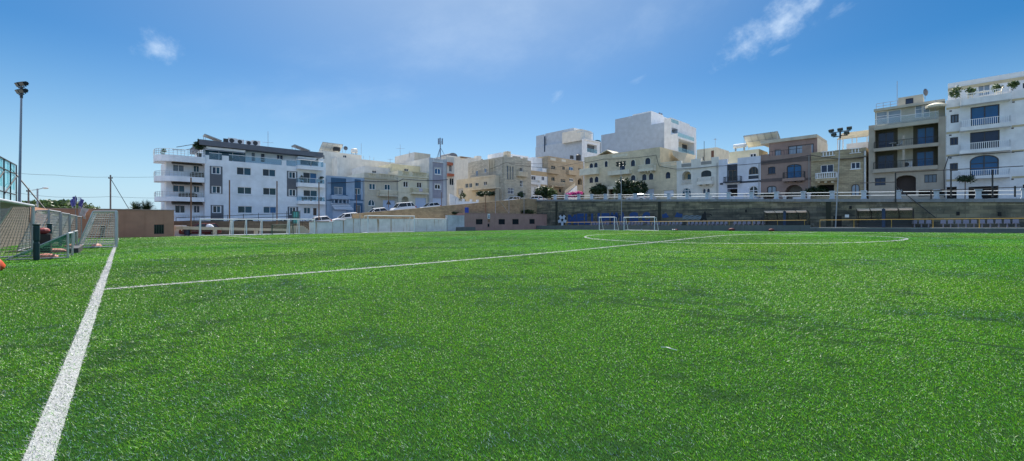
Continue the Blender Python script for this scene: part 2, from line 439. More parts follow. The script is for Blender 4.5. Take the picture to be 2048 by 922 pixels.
masks = [cloud(313, 94, 38, 38, 0, .75, .62, 3, .9), cloud(1552, 46, 126, 46, R(24), .75, .62, 11, 1.1, 2.6), cloud(930, 60, 330, 120, R(8), .26, .5, 31, 1.3, 1.6), cloud(620, 200, 300, 70, R(14), .16, .5, 41, 1.3, 1.8), cloud(1300, 30, 220, 80, R(20), .16, .5, 51, 1.2, 1.8), cloud(1680, 18, 26, 15, R(20), .14, .8, 5, 1.2),
         cloud(1115, 192, 22, 11, R(40), .16, .8, 8, 1.2), cloud(1275, 160, 20, 8, R(20), .1, .8, 9, 1.2), cloud(1560, 100, 24, 9, R(20), .14, .8, 19, 1.2)]
tot = masks[0]
for m_ in masks[1:]: tot = mth('MAXIMUM', tot, m_)
# blue fill added to the sky behind the viewer to brighten the shaded facades
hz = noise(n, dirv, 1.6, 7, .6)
back_fill = mth('MULTIPLY', mth('MULTIPLY', sx.outputs[1], -2.2, clamp=True), mth('MULTIPLY_ADD', hz, 1.1, .25, clamp=True))
back_fill = mth('MULTIPLY', back_fill, mth('MULTIPLY_ADD', sx.outputs[2], 4.0, .2, clamp=True))
BACK_FILL = .66
sdot = n.nodes.new('ShaderNodeVectorMath'); sdot.operation = 'DOT_PRODUCT'; lk(n, dirv, sdot.inputs[0]); sdot.inputs[1].default_value = sd
halo = mth('MULTIPLY', mth('POWER', mth('MAXIMUM', sdot.outputs['Value'], 0.0), 6.0), .78)        # thin bright haze round the sun
lowz = mth('POWER', mth('SUBTRACT', 1.0, mth('MULTIPLY', mth('ABSOLUTE', sx.outputs[2]), 3.2, clamp=True), clamp=True), 1.3)   # blue air low over the sea
c0 = mixc(n, mth('MULTIPLY', lowz, .9), hs.outputs[0], (2.5, 3.85, 5.0))
c0 = mixc(n, halo, c0, (2.9, 3.7, 4.6))
c1 = mixc(n, tot, c0, (4.2, 5.0, 5.9))
c2 = mixc(n, back_fill, c1, (BACK_FILL*4.3, BACK_FILL*6.3, BACK_FILL*9.8))
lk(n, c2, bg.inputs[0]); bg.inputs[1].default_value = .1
vs = sc.view_settings; vs.view_transform = 'Standard'; vs.look = 'None'; vs.exposure = .95; vs.gamma = 1

# ------------------------------------------------------------------ ground, streets
def sheet(name, a0, a1, b0, b1, na, nb, zf, mat, kind='structure'):
    aa = np.linspace(a0, a1, na); bb = np.linspace(b0, b1, nb); q = M()
    for a in aa:
        for b in bb: q.v.append(tuple(W(a, b, zf(a, b))))
    for i in range(na-1):
        for j in range(nb-1):
            k = i*nb+j; q.f.append((k, k+nb, k+nb+1, k+1)); q.mi.append(0)
    o = q.build(name, mat, smooth=True); return tag(o, kind=kind)
EARTH = plaster('dry_earth', (.30, .25, .18), .4); ASPH = plaster('asphalt', (.17, .165, .16), .3)
PAVE = plaster('pale_paving', (.42, .40, .36), .4)
def turfmat():
    m, n, b = nt('turf_mat'); g = n.nodes.new('ShaderNodeNewGeometry').outputs['Position']
    f = noise(n, g, 60, 6, .7); k = mixc(n, ramp(n, f, .3, .7), (.009, .024, .010), (.028, .08, .020))
    p = ramp(n, noise(n, g, .35, 6, .6), .35, .7); k = mixc(n, .3, k, mixc(n, p, (.014, .040, .014), (.026, .078, .020)))
    lk(n, k, b.inputs['Base Color']); b.inputs['Roughness'].default_value = .95; b.inputs['Specular IOR Level'].default_value = .05
    bump(n, b, f, .8, .02); return m
TURFM = turfmat()
sheet('ground', -900, 900, -900, 900, 3, 3, lambda a, b: -3.0, EARTH)
sheet('pitch', -4.9, 63.4, -56, 48.9, 60, 90, lambda a, b: zg(a, b)-.012, TURFM)
sheet('side_yard', 4.5, 30, 48.9, 54, 3, 3, lambda a, b: -.43, PAVE)
sheet('upper_street', 67.6, 76.5, -70, 52, 2, 30, lambda a, b: zst(b)-.2, ASPH)
sheet('upper_plateau', 76.5, 220, -70, 62, 2, 3, lambda a, b: zst(b)-.35, EARTH)
sheet('climbing_road', 27, 67.6, 52.6, 62.2, 30, 2, lambda a, b: zrd(a)-.55-.75*max(0, min(1, (33-a)/4)), ASPH)
sheet('lower_road', -10, 27, 55.0, 62.2, 20, 2, lambda a, b: max(-.3, zrd(a)-1.285), ASPH)
sheet('corner_road', 67.6, 110, 52, 66, 2, 2, lambda a, b: zst(52)-.05, ASPH)
sheet('hillside', -10, 220, 66, 230, 30, 2, lambda a, b: zrd(a)-.5, EARTH)

# ------------------------------------------------------------------ turf blades and painted lines
LW = .06
gc = 29.1
LINES = [('touchline', 'seg', (0, -45, 0, 45.5)), ('halfway_line', 'seg', (0, 0, 60, 0)), ('goal_line', 'seg', (0, 45.5, 60, 45.5)),
         ('far_touchline', 'seg', (60, -45, 60, 45.5)), ('centre_circle', 'circ', (30, 0, 9.15)),
         ('penalty_area_line', 'box', (gc-20.16, gc+20.16, 45.5, 29.0)), ('goal_area_line', 'box', (gc-9.16, gc+9.16, 45.5, 40.0))]
def lmask(kind, p, a, b):
    if kind == 'seg':
        a0, b0, a1, b1 = p
        return (a > a0-LW) & (a < a1+LW) & (b > b0-LW) & (b < b1+LW)
    if kind == 'circ': return abs(np.hypot(a-p[0], b-p[1])-p[2]) < LW
    a0, a1, b1, b0 = p
    return ((b > b0-LW) & (b < b1) & ((abs(a-a0) < LW) | (abs(a-a1) < LW))) | ((abs(b-b0) < LW) & (a > a0) & (a < a1))
nr = np.random.default_rng(5)
N = 3200000; Y0, Y1 = 1.2, 96.0; e = .45
uu = nr.random(N); Yb = (Y0**e + uu*(Y1**e - Y0**e))**(1/e); Xb = Yb*nr.uniform(-1.42, 1.42, N); wide = nr.random(N) < .24; Xb = np.where(wide, nr.uniform(-1, 1, N)*(1.6*Yb+4.5), Xb); Yb = np.where(wide & (nr.random(N) < .3), Yb-2.2, Yb)
xa = Xb-JX; ya = Yb-JY; aa = xa*AX+ya*AY; bb = xa*BX+ya*BY
keep = (aa > -4.8) & (aa < 63.3) & (bb < 48.8)
Xb, Yb, aa, bb = Xb[keep], Yb[keep], aa[keep], bb[keep]; N = len(Xb)
def vnoise(x, y, s, seed):
    r = np.random.default_rng(seed); T = r.random((64, 64)); x = x/s; y = y/s
    i, j = np.floor(x).astype(int), np.floor(y).astype(int); fx, fy = x-i, y-j; fx = fx*fx*(3-2*fx); fy = fy*fy*(3-2*fy)
    g = lambda p, q: T[p % 64, q % 64]
    return (g(i, j)*(1-fx)+g(i+1, j)*fx)*(1-fy)+(g(i, j+1)*(1-fx)+g(i+1, j+1)*fx)*fy
crumb = .05*vnoise(aa+9, bb, 3.0, 15)+.40*vnoise(aa, bb*.7, .55, 1)+.36*vnoise(aa*.9+bb*.3, bb, .2, 2)+.22*vnoise(aa, bb, .06, 4)      # bare crumb-rubber patches
big = vnoise(aa, bb, 5.0, 3)
seam = np.abs(aa-(5.78-.178*(bb+8.82)+.06*vnoise(aa*0, bb, .8, 6))) < .015+.045*vnoise(aa*0+3, bb, .5, 9)
seam &= (bb < -7.2) & (bb > -17)
line = np.full(N, -1); thin = (nr.random(N) < .22) & (Yb < 7)
for i, (nm, kd, p) in enumerate(LINES): line[lmask(kd, p, aa+nr.normal(0, .007, N), bb+nr.normal(0, .007, N)) & ~thin] = i
sz = np.clip(np.maximum(Yb, np.abs(Xb)*.7)/2.4, .8, 60)
wd = .0041*sz**.82; ht = .0125*np.minimum(sz, 40)**.16*nr.uniform(.5, 1.3, N)*np.where((line >= 0) & (Yb > 6), 1.7, 1.0)
bare = np.clip((crumb+.10*(vnoise(aa+31, bb, 2.2, 22)-.5)-.622)*5.5, 0, 1); bare = np.where(seam, .93, bare)
drop = (nr.random(N) < np.where(seam, .85, bare*.3)) & (line < 0)
az = nr.uniform(0, 2*np.pi, N); lean = np.abs(nr.normal(.95, .55, N))*ht
cx, cy = np.cos(az), np.sin(az); la = 6.5*vnoise(aa*.35+7, bb, 3.2, 12)+nr.normal(0, 1.15, N)
zb_ = zg(aa, bb)-.008
P = np.empty((N, 3, 3), np.float32)
P[:, 0] = np.stack([Xb-cx*wd*.5, Yb-cy*wd*.5, zb_], 1); P[:, 1] = np.stack([Xb+cx*wd*.5, Yb+cy*wd*.5, zb_], 1)
P[:, 2] = np.stack([Xb+np.cos(la)*lean+cx*wd*.2, Yb+np.sin(la)*lean+cy*wd*.2, zb_+ht], 1)
v1 = nr.random(N)
v2 = v1**1.6; base = np.stack([.040+.108*v2, .136+.375*v2, .010+.020*v2], 1)
olive = nr.random(N) < .22; base[olive] = np.stack([.14+.09*v1, .33+.12*v1, .010+.012*v1], 1)[olive]
pale = nr.random(N) < .085; base[pale] = np.stack([.32+.24*v1, .50+.24*v1, .24+.22*v1], 1)[pale]  # pale blades: sun glints put into the blade colour
base *= (.8+.36*big)[:, None]*(1-.5*bare)[:, None]; base[:, 2] *= 1+.5*bare; mat_ = np.clip((vnoise(aa*.6+bb*.25+50, bb*.6, .8, 33)*.5+vnoise(aa+70, bb, .22, 34)*.32+vnoise(aa+11, bb+9, .07, 36)*.18-.535)*5, 0, 1); base *= (1-np.array([.38, .33, .22])*mat_[:, None]); base[:, 0] *= .82+.40*vnoise(aa+17, bb+5, 7.0, 35); base[:, 2] *= 1+.7*mat_
def bladeobj(name, sel, mat, colr):
    idx = np.nonzero(sel)[0]; k = len(idx)
    me = bpy.data.meshes.new(name); me.vertices.add(3*k); me.loops.add(3*k); me.polygons.add(k)
    me.vertices.foreach_set('co', P[idx].reshape(-1)); me.loops.foreach_set('vertex_index', np.arange(3*k, dtype=np.int32))
    me.polygons.foreach_set('loop_start', np.arange(0, 3*k, 3, dtype=np.int32))
    if colr is not None:
        at = me.attributes.new('tint', 'FLOAT_COLOR', 'POINT'); c = np.ones((3*k, 4), np.float32)
        c[:, :3] = np.repeat(colr[idx], 3, 0); at.data.foreach_set('color', c.reshape(-1))
    me.materials.append(mat); me.update(calc_edges=True)
    o = bpy.data.objects.new(name, me); COL.objects.link(o); return o
def blademat(name, attr, c=(.70, .70, .70), tr=.42):
    m, n, b = nt(name)
    if attr:
        at = n.nodes.new('ShaderNodeAttribute'); at.attribute_name = 'tint'; k = at.outputs['Color']
    else:
        g = n.nodes.new('ShaderNodeNewGeometry'); k = mixc(n, g.outputs['Random Per Island'], sca(c, .45), sca(c, 1.12))
    lk(n, k, b.inputs['Base Color']); b.inputs['Roughness'].default_value = .36; b.inputs['Specular IOR Level'].default_value = .14
    t = n.nodes.new('ShaderNodeBsdfTranslucent'); lk(n, k, t.inputs[0])
    mx = n.nodes.new('ShaderNodeMixShader'); mx.inputs[0].default_value = tr
    lk(n, b.outputs[0], mx.inputs[1]); lk(n, t.outputs[0], mx.inputs[2]); lk(n, mx.outputs[0], n.nodes['Material Output'].inputs['Surface'])
    return m
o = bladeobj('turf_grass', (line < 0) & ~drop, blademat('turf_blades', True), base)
tag(o, 'green artificial turf with dark bare crumb patches covering the pitch', 'turf', kind='stuff')
WB = blademat('white_blades', False); WPAINT = plain('line_paint', (.30, .31, .30), .9, 0, .6, 60)
for i, (nm, kd, p) in enumerate(LINES):
    q = M()
    def strip(pts):
        for (p0, p1) in zip(pts, pts[1:]):
            d = (Vector(p1)-Vector(p0)).normalized(); s = Vector((-d.y, d.x))*(LW-.004)
            q.poly([W(x.x, x.y, zg(x.x, x.y)-.006) for x in (Vector(p0)-s, Vector(p1)-s, Vector(p1)+s, Vector(p0)+s)])
    def seg(a0, b0, a1, b1):
        k = max(2, int(math.hypot(a1-a0, b1-b0)/1.2)); strip([(a0+(a1-a0)*t/k, b0+(b1-b0)*t/k) for t in range(k+1)])
    if kd == 'seg': seg(*p)
    elif kd == 'circ': strip([(p[0]+p[2]*math.cos(t*math.pi/48), p[1]+p[2]*math.sin(t*math.pi/48)) for t in range(97)])
    else:
        a0, a1, b1, b0 = p; seg(a0, b1-LW, a0, b0); seg(a0+LW, b0, a1-LW, b0); seg(a1, b0, a1, b1-LW)
    q.mi = [0]*len(q.f)
    o = tag(q.build(nm, WPAINT), kind='structure')
    if (line == i).any():
        bo = bladeobj('white_turf', line == i, WB, None); bo.parent = o; bo['kind'] = 'stuff'

# ------------------------------------------------------------------ retaining walls
def wallstrip(name, axis, c, s0, s1, zb, zt, th, mat, label, cat='wall', n=24, parent=None, grp=None):
    """wall on a=c (axis a, running along b) or b=c; zb, zt functions of the running coordinate; front face towards the pitch"""
    loc = W(c, s0) if axis == 'a' else W(s0, c); rz = ANG_B if axis == 'a' else ANG_A
    sg = -1 if axis == 'a' else 1
    q = M(); ss = np.linspace(s0, s1, n)
    for p0, p1 in zip(ss, ss[1:]):
        x0, x1 = sg*(p0-s0), sg*(p1-s0)
        q.hexa([(x0, 0, zb(p0)), (x1, 0, zb(p1)), (x1, th, zb(p1)), (x0, th, zb(p0)), (x0, 0, zt(p0)), (x1, 0, zt(p1)), (x1, th, zt(p1)), (x0, th, zt(p0))])
    o = q.build(name, mat, loc=loc, rz=rz)
    return tag(o, label, cat, grp)
def mth2(n, a, k):
    x = n.nodes.new('ShaderNodeMath'); x.operation = 'MULTIPLY'; lk(n, a, x.inputs[0]); x.inputs[1].default_value = k; return x.outputs[0]
WALLU = stone('big_wall_upper', (.23, .205, .145), 1.1, .42, .03, .35, .7, (.05, .052, .045), (.35, .35, .9))
WALLL = stone('big_wall_lower', (.135, .125, .10), 1.1, .38, .03, .35, .7, (.025, .028, .028), (.3, .3, .8))
CONC = plaster('concrete', (.24, .25, .26), .6); CONCD = plaster('dark_concrete', (.15, .155, .155), .7); CONCL = plaster('pale_concrete', (.50, .50, .48), .5)
big = empty('retaining_wall', W(67, 52.4), ANG_B, 'tall weathered stone retaining wall with painted mural along far side of pitch', 'wall')
def seglist(s0, s1, n): return list(zip(np.linspace(s0, s1, n), np.linspace(s0, s1, n)[1:]))
BL0, BL1 = 52.4, -62.0
def zcar(a): return zrd(a)-.55-.75*max(0, min(1, (33-a)/4))
def zmid(b): return 3.2 if b > -1.2 else max(1.25, 3.2+(b+1.2)*1.2)
for nm, y0, zb, zt, mat in (('lower_wall', 0, lambda b: -1.2, zmid, WALLL), ('upper_wall', .05, lambda b: zmid(b)+.001, lambda b: zst(b)-.25, WALLU), ('coping', -.12, lambda b: zst(b)-.249, lambda b: zst(b)+.12, CONC)):
    q = M()
    for p0, p1 in seglist(BL0, BL1, 46):
        x0, x1 = BL0-p0, BL0-p1
        q.hexa([(x0, y0, zb(p0)), (x1, y0, zb(p1)), (x1, .9, zb(p1)), (x0, .9, zb(p0)), (x0, y0, zt(p0)), (x1, y0, zt(p1)), (x1, .9, zt(p1)), (x0, .9, zt(p0))])
    q.build(nm, mat, big)
def bigwall(m, w_, h_, k):
    n = m.node_tree; b = n.nodes['Principled BSDF']; src = b.inputs['Base Color'].links[0].from_socket; o = objco(n)
    sx = n.nodes.new('ShaderNodeSeparateXYZ'); lk(n, o, sx.inputs[0]); cb = n.nodes.new('ShaderNodeCombineXYZ'); lk(n, sx.outputs[0], cb.inputs[0]); lk(n, sx.outputs[2], cb.inputs[1])
    t = n.nodes.new('ShaderNodeTexBrick'); lk(n, cb.outputs[0], t.inputs['Vector']); t.inputs['Scale'].default_value = 1; t.inputs['Brick Width'].default_value = w_; t.inputs['Row Height'].default_value = h_
    t.inputs['Mortar Size'].default_value = 0; t.inputs['Color1'].default_value = (1.9, 1.8, 1.5, 1); t.inputs['Color2'].default_value = (.38, .42, .44, 1); t.inputs['Mortar'].default_value = (.5, .52, .5, 1)
    c = mixc(n, k, src, t.outputs['Color'], 'MULTIPLY')
    s = ramp(n, noise(n, o, 1.0, 8, .7, (.8, .8, .35)), .50, .64); c = mixc(n, mth2(n, s, .6), c, (.022, .028, .026))
    hz = ramp(n, noise(n, o, 1.0, 6, .6, (.10, .10, 2.4)), .52, .60); c = mixc(n, mth2(n, hz, .6), c, (.03, .034, .03)); p = ramp(n, noise(n, o, .9, 8, .75), .58, .66); c = mixc(n, mth2(n, p, .5), c, (.34, .33, .26))
    lk(n, c, b.inputs['Base Color'])
bigwall(WALLU, 1.9, .42, .5); bigwall(WALLL, 1.7, .38, .5)
DRAIN = plaster('drain_stain', (.035, .037, .025), .5)
for u in (1113, 1319, 1657):
    b = on_a(u, 67)[0]; x = BL0-b; q = M(); q.box(x-.25, x+.25, -.07, -.002, -1, zmid(b)); q.box(x-.25, x+.25, -.07, .048, zmid(b), zst(b)-.26); q.build('drain_channel', DRAIN, big)
for u, v in ((1492, 422), (1701, 415), (1916, 427), (1999, 428)):
    b, Y = on_a(u, 67); x = BL0-b; z = zv(v, Y); q = M(); q.box(x-.13, x+.13, -.012, -.001, z-.2, z+.2); q.build('weep_hole', VOID, big)
# mural ------------------------------------------------------------
MB = plain('mural_blue', (.014, .055, .19), .7, 0, .35, 3); MK = plain('mural_black', (.008, .01, .012), .7, 0, .3, 5)
MW = plain('mural_white', (.42, .46, .5), .7, 0, .25, 5); MP = plain('mural_pale', (.20, .27, .34), .7, 0, .3, 4)
def mp(u, v):                      # point on the face of the big wall -> local x, z of the wall
    b, Y = on_a(u, 67); return BL0-b, zv(v, Y)
def mural(name, pts, mat, y=-.006, parent=None):
    q = M(); q.extr([mp(u, v) for u, v in pts], y, -.002); return q.build(name, mat, parent or big)
def ball(u, v, r):
    cx, cz = mp(u, v); _, z2 = mp(u, v-r); rad = z2-cz
    q = M(); q.extr([(cx+rad*math.cos(t*math.pi/12), cz+rad*math.sin(t*math.pi/12)) for t in range(24)], -.006, -.002)
    o = q.build('mural_ball', plain('mural_ball_white', (.5, .56, .64), .7), big)
    k = M()
    def cell(c0, c1, rr, n, ph):
        k.extr([(cx+rad*(c0+rr*math.cos(ph+2*math.pi*i/n)), cz+rad*(c1+rr*math.sin(ph+2*math.pi*i/n))) for i in range(n)], -.010, -.007)
    cell(0, 0, .30, 5, math.pi/2)
    for i in range(5):
        t = math.pi/2+2*math.pi*i/5
        k.extr([(cx+rad*r_*math.cos(t+d_), cz+rad*r_*math.sin(t+d_)) for r_, d_ in ((.62, 0), (.76, -.33), (1.0, -.30), (1.01, 0), (1.0, .30), (.76, .33))], -.010, -.007)
        t2 = t; k.hexa([(cx+rad*(.3*math.cos(t2)-e_*.025*math.sin(t2)), y_, cz+rad*(.3*math.sin(t2)+e_*.025*math.cos(t2))) if m_ == 0 else (cx+rad*(.63*math.cos(t2)-e_*.025*math.sin(t2)), y_, cz+rad*(.63*math.sin(t2)+e_*.025*math.cos(t2))) for y_ in (-.007, -.010) for m_, e_ in ((0, -1), (1, -1), (1, 1), (0, 1))])
    k.build('ball_patch', MK, o)
ball(1124.5, 440, 11)
def letter(ch, u0, u1, v0, v1):
    cu = bpy.data.curves.new('mural_letter', 'FONT'); cu.body = ch; cu.size = 1; cu.extrude = .003; cu.offset = .075
    t = bpy.data.objects.new('mural_letter', cu); COL.objects.link(t); bpy.context.view_layer.update()
    me = bpy.data.meshes.new_from_object(t.evaluated_get(bpy.context.evaluated_depsgraph_get())); bpy.data.objects.remove(t); bpy.data.curves.remove(cu)
    c = np.empty(len(me.vertices)*3, np.float32); me.vertices.foreach_get('co', c); c = c.reshape(-1, 3)
    x0, z0 = mp(u0, v1); x1, z1 = mp(u1, v0); lo_, hi_ = c.min(0), c.max(0)
    nx = x0+(c[:, 0]-lo_[0])/(hi_[0]-lo_[0])*(x1-x0); nz = z0+(c[:, 1]-lo_[1])/(hi_[1]-lo_[1])*(z1-z0)
    me.vertices.foreach_set('co', np.stack([nx, -.006-c[:, 2], nz], 1).astype(np.float32).reshape(-1))
    me.name = 'mural_letter'; me.materials.clear(); me.materials.append(MB)
    o = bpy.data.objects.new('mural_letter', me); COL.objects.link(o); o.parent = big
for ch, u0, u1, v0, v1 in (('M', 1136, 1153, 429, 449), ('E', 1154, 1168, 427, 449), ('L', 1170, 1180, 427, 449), ('L', 1182, 1192, 427, 449), ('I', 1195, 1200, 426, 449), ('E', 1203, 1219, 426, 448),
                           ('\u0126', 1221, 1236, 425, 448), ('A', 1237, 1253, 424, 447), ('S', 1259, 1277, 424, 447), ('C', 1284, 1300, 424, 446)): letter(ch, u0, u1, v0, v1)
mural('mural_flag', [(1324, 429), (1328, 428), (1332, 425.5), (1338, 434), (1335, 435), (1325, 436)], MB)
mural('mural_flag', [(1349, 434), (1354, 424), (1359, 427.5), (1365, 428), (1364, 435), (1356, 434.5)], MB)
for k in range(3):
    pts = [(1365+2.9*i, 431.2+2.9*k+.7*math.sin(i*1.7+k)) for i in range(14)]
    mural('mural_wave', pts+[(u, v+1.5) for u, v in reversed(pts)], MP, -.006-.0005*k)
mural('mural_figure', [(1398, 443), (1404, 434), (1404, 429), (1408, 426.5), (1408.5, 423), (1411, 422.5), (1411.5, 425.5), (1412, 427), (1420, 427.3), (1424.5, 430), (1424, 432), (1419, 429), (1412.5, 429), (1412, 434.5), (1416, 443.5), (1413, 444.5), (1408, 438), (1401, 444.3)], MK, -.013)
tag(bpy.data.objects['mural_figure'], 'black silhouette of a running player')
q = M(); x, z = mp(1694, 432); q.box(x-.2, x+.2, -.02, -.002, z-.18, z+.18); tag(q.build('notice', FRW, big), 'small white notice on the wall')

# white railing on top of the big wall
rail = empty('street_railing', W(67.2, 48), ANG_B, 'white railing with white stone piers coloured in their blue shade on top of big wall', 'railing')
PIER = plaster('pier_shade_tint', (.46, .52, .60), .3)  # white piers: the blue of their shade is mixed into the colour
q = M()
for p0, p1 in seglist(48, -26, 36):
    for h in (.45, .85): q.tube((48-p0, .2, zst(p0)+.12+h), (48-p1, .2, zst(p1)+.12+h), .04, 6)
q.build('rail', STEELW, rail)
b = 47.0; k = 0
while b > -26:
    q = M(); x = 48-b; z = zst(b)+.121
    q.box(x-.22, x+.22, -.02, .42, z, z+.92); q.box(x-.29, x+.29, -.09, .49, z+.92, z+1.06); q.box(x-.27, x+.27, -.07, .47, z-.0, z+.14)
    q.build('pier', PIER, rail); b -= 3.15
# steel mesh-fence frame at the right end
fr = empty('fence_frame', W(66.8, 0), ANG_B, 'tall dark steel fence frame with diagonal stay above wall, right end', 'fence')
for u, v0, v1 in ((1791, 435, 345), (1902, 394, 341), (1985, 394, 339), (2030, 394, 372), (1862, 398, 381)):
    b, Y = on_a(u, 66.8); q = M(); q.tube((-b, 0, max(zst(b)-.3, zv(v0, Y))), (-b, 0, zv(v1, Y)), .07, 6); q.build('post', BLK, fr)
q = M()
for (u0, v0, u1, v1) in ((1791, 345, 2047, 332), (1862, 381, 2048, 374), (1720, 366, 1791, 364), (1793, 374, 1872, 436)):
    p = []
    for u, v in ((u0, v0), (u1, v1)):
        b, Y = on_a(u, 66.75); p.append((-b, -.05, zv(v, Y)))
    q.tube(p[0], p[1], .045, 6)
q.build('bar', BLK, fr)

# terrace in front of the big wall
zt_ = lambda b: -0.0085*b
sheet('terrace', 63.9, 67, -60, 48.8, 2, 30, lambda a, b: zt_(b)+.52, CONC)
wallstrip('low_wall', 'a', 63.5, 48.8, 1.4, lambda b: -1.2, lambda b: zt_(b)+.80, .4, CONCD, 'low concrete wall, coloured shade blue-grey, under seats and mural', n=20)  # blue-grey of the shade along the wall is put into its colour
kw = wallstrip('kerb_wall', 'a', 63.5, 1.39, -60, lambda b: -1.2, lambda b: zt_(b)+.42, .4, CONCD, 'lower concrete kerb wall with pale top at right of the gap', n=20)
q = M()
for p0, p1 in seglist(1.38, -60, 20): q.hexa([(1.39-p0, -.03, zt_(p0)+.421), (1.39-p1, -.03, zt_(p1)+.421), (1.39-p1, .42, zt_(p1)+.421), (1.39-p0, .42, zt_(p0)+.421), (1.39-p0, -.03, zt_(p0)+.47), (1.39-p1, -.03, zt_(p1)+.47), (1.39-p1, .42, zt_(p1)+.47), (1.39-p0, .42, zt_(p0)+.47)])
q.build('kerb_top', CONCL, kw)
YEL = plain('yellow_rail', (.42, .25, .045), .55)
def yrail(s0, s1, dz, step, label):
    r = empty('handrail', W(63.7, s0), ANG_B, label, 'railing', 'yellow rails along the far side'); q = M()
    for p0, p1 in seglist(s0, s1, 14): q.tube((s0-p0, 0, zt_(p0)+dz), (s0-p1, 0, zt_(p1)+dz), .035, 6)
    q.build('rail', YEL, r); p = s0
    while p > s1-.01:
        h = M(); h.tube((s0-p, 0, zt_(p)+.4), (s0-p, 0, zt_(p)+dz), .032, 6); h.build('post', YEL, r); p -= step
yrail(41, 1.8, 1.42, 3.0, 'yellow handrail in front of the mural and first dugout')
yrail(.4, -26, 1.42, 3.3, 'yellow handrail on the kerb in front of second dugout')
SEATM = plain('seat_plastic', (.20, .195, .25), .5)
st0 = empty('stadium_seat', W(65.3, 0, 0), ANG_B, 'grey plastic tip-up seat in the row below the wall', 'seat', 'grey seats along the terrace')
q = M(); q.box(-.21, .21, -.25, .17, .40, .46); q.box(-.05, .05, -.1, .15, 0, .40); q.build('seat', SEATM, st0)
q = M(); q.hexa([(-.21, .18, .42), (.21, .18, .42), (.21, .23, .42), (-.21, .23, .42), (-.19, .27, .82), (.19, .27, .82), (.19, .31, .82), (-.19, .31, .82)]); q.build('backrest', SEATM, st0)
spots = [22+.62*i for i in range(-24, 24)] + [-8.0-.56*i for i in range(22)]
for i, b in enumerate(spots):
    if i % 11 == 7: continue
    if i == 0: st0.location = W(65.3, b, zt_(b)+.52)
    else: clone(st0, W(65.3, b, zt_(b)+.52), ANG_B)
# dugouts
ACR = glassy('dugout_panel', (.18, .17, .12), .45); LIP = leafmat('dugout_roof', (.62, .68, .76), .04, .34); BLUEP = plain('blue_post', (.02, .04, .10), .5); BENCH = plain('bench_dark', (.025, .03, .035), .5)
def dugout(u0, u1, label):
    bL, bR = on_a(u0, 64.7)[0], on_a(u1, 64.7)[0]; Wd = bL-bR
    d = empty('team_shelter', W(64.5, bL, zt_(bL)+.52), ANG_B, label, 'dugout', 'team shelters')
    prof = [(1.75, .05), (1.72, 1.0), (1.55, 1.65), (1.2, 2.0), (.65, 2.16), (0, 2.2)]
    f = M()
    for i in range(5):
        x = Wd*i/4
        for p, q_ in zip(prof, prof[1:]): f.tube((x, p[0], p[1]), (x, q_[0], q_[1]), .045, 6)
    for p in (prof[1], prof[3], prof[5]): f.tube((0, p[0], p[1]), (Wd, p[0], p[1]), .035, 6)
    f.tube((0, .1, 0), (0, .1, 2.15), .04, 6); f.tube((Wd, .1, 0), (Wd, .1, 2.15), .04, 6)
    f.build('frame', BLK, d)
    g = M()
    for p, q_ in zip(prof[:4], prof[1:4]): g.poly([(.03, p[0]+.05, p[1]), (Wd-.03, p[0]+.05, p[1]), (Wd-.03, q_[0]+.05, q_[1]+.03), (.03, q_[0]+.05, q_[1]+.03)])
    for x in (-.01, Wd+.01): g.poly([(x, .1, .5), (x, 1.72, .5), (x, 1.72, 1.0), (x, 1.55, 1.65), (x, 1.2, 2.0), (x, .65, 2.14), (x, .1, 2.17)])
    g.build('panel', ACR, d)
    h = M()
    for i in range(4):
        x0, x1 = Wd*i/4+.05, Wd*(i+1)/4-.05
        h.hexa([(x0, -.08, 2.2), (x1, -.08, 2.2), (x1, .75, 1.98), (x0, .75, 1.98), (x0, -.08, 2.23), (x1, -.08, 2.23), (x1, .75, 2.01), (x0, .75, 2.01)])
    h.build('roof', LIP, d)
    h = M(); h.box(Wd*.47, Wd*.53, .02, .1, 0, 2.2); h.build('post', BLUEP, d)
    h = M(); h.box(.1, Wd-.1, 1.0, 1.45, .42, .5); h.box(.1, Wd-.1, 1.45, 1.52, .5, .95); h.box(.1, Wd-.1, 1.1, 1.4, 0, .42); h.build('bench', BENCH, d)
dugout(1528, 1614, 'team shelter with pale curved roof left of the wall opening')
dugout(1713, 1826, 'larger team shelter right of the light pole, roof edge torn at its right end')
# dark doorway recess in the big wall between the dugouts
b, Y = on_a(1661, 67); x = BL0-b
q = M(); q.box(x+.3, x+1.15, -.03, -.003, .5, zv(432, Y)); q.build('dark_opening', VOID, big)

# walls behind the goal line
STW = plaster('stained_white', (.52, .53, .56), .9)
def stainmat():
    m, n, b = nt('rust_stained_wall'); o = objco(n)
    k = mixc(n, ramp(n, noise(n, o, 1.2, 6), .35, .7), (.68, .65, .61), (.84, .81, .77))
    s = ramp(n, noise(n, o, 1.0, 4, .55, (1.9, 1.9, .10)), .57, .64)
    k = mixc(n, mth2(n, s, .85), k, (.36, .20, .075)); s2 = ramp(n, noise(n, o, 2.3, 5, .6, (1.2, 1.2, .1)), .62, .74); k = mixc(n, s2, k, (.12, .11, .10))
    lk(n, k, b.inputs['Base Color']); b.inputs['Roughness'].default_value = .9; return m
STAIN = stainmat()
a0 = on_b(620, 49)[0]; a1 = on_b(667, 49)[0]; a2 = on_b(691, 49)[0]; a3 = on_b(893, 49)[0]
def stw(s):
    return 1.05 if s < a1 else (1.32 if s < a2 else 1.62)
wl = empty('stained_wall', W(a0, 49), ANG_A, 'long white concrete wall streaked with rust behind the goal', 'wall')
for s0, s1, h in ((a0, a1, 1.12), (a1+.004, a2, 1.36), (a2+.004, a3, 1.62)):
    q = M(); q.box(s0-a0, s1-a0, 0, .35, -1.5, h); q.build('wall_section', STAIN, wl); q = M(); q.box(s0-a0, s1-a0, -.05, .4, h, h+.07); q.build('coping', CONCL, wl)
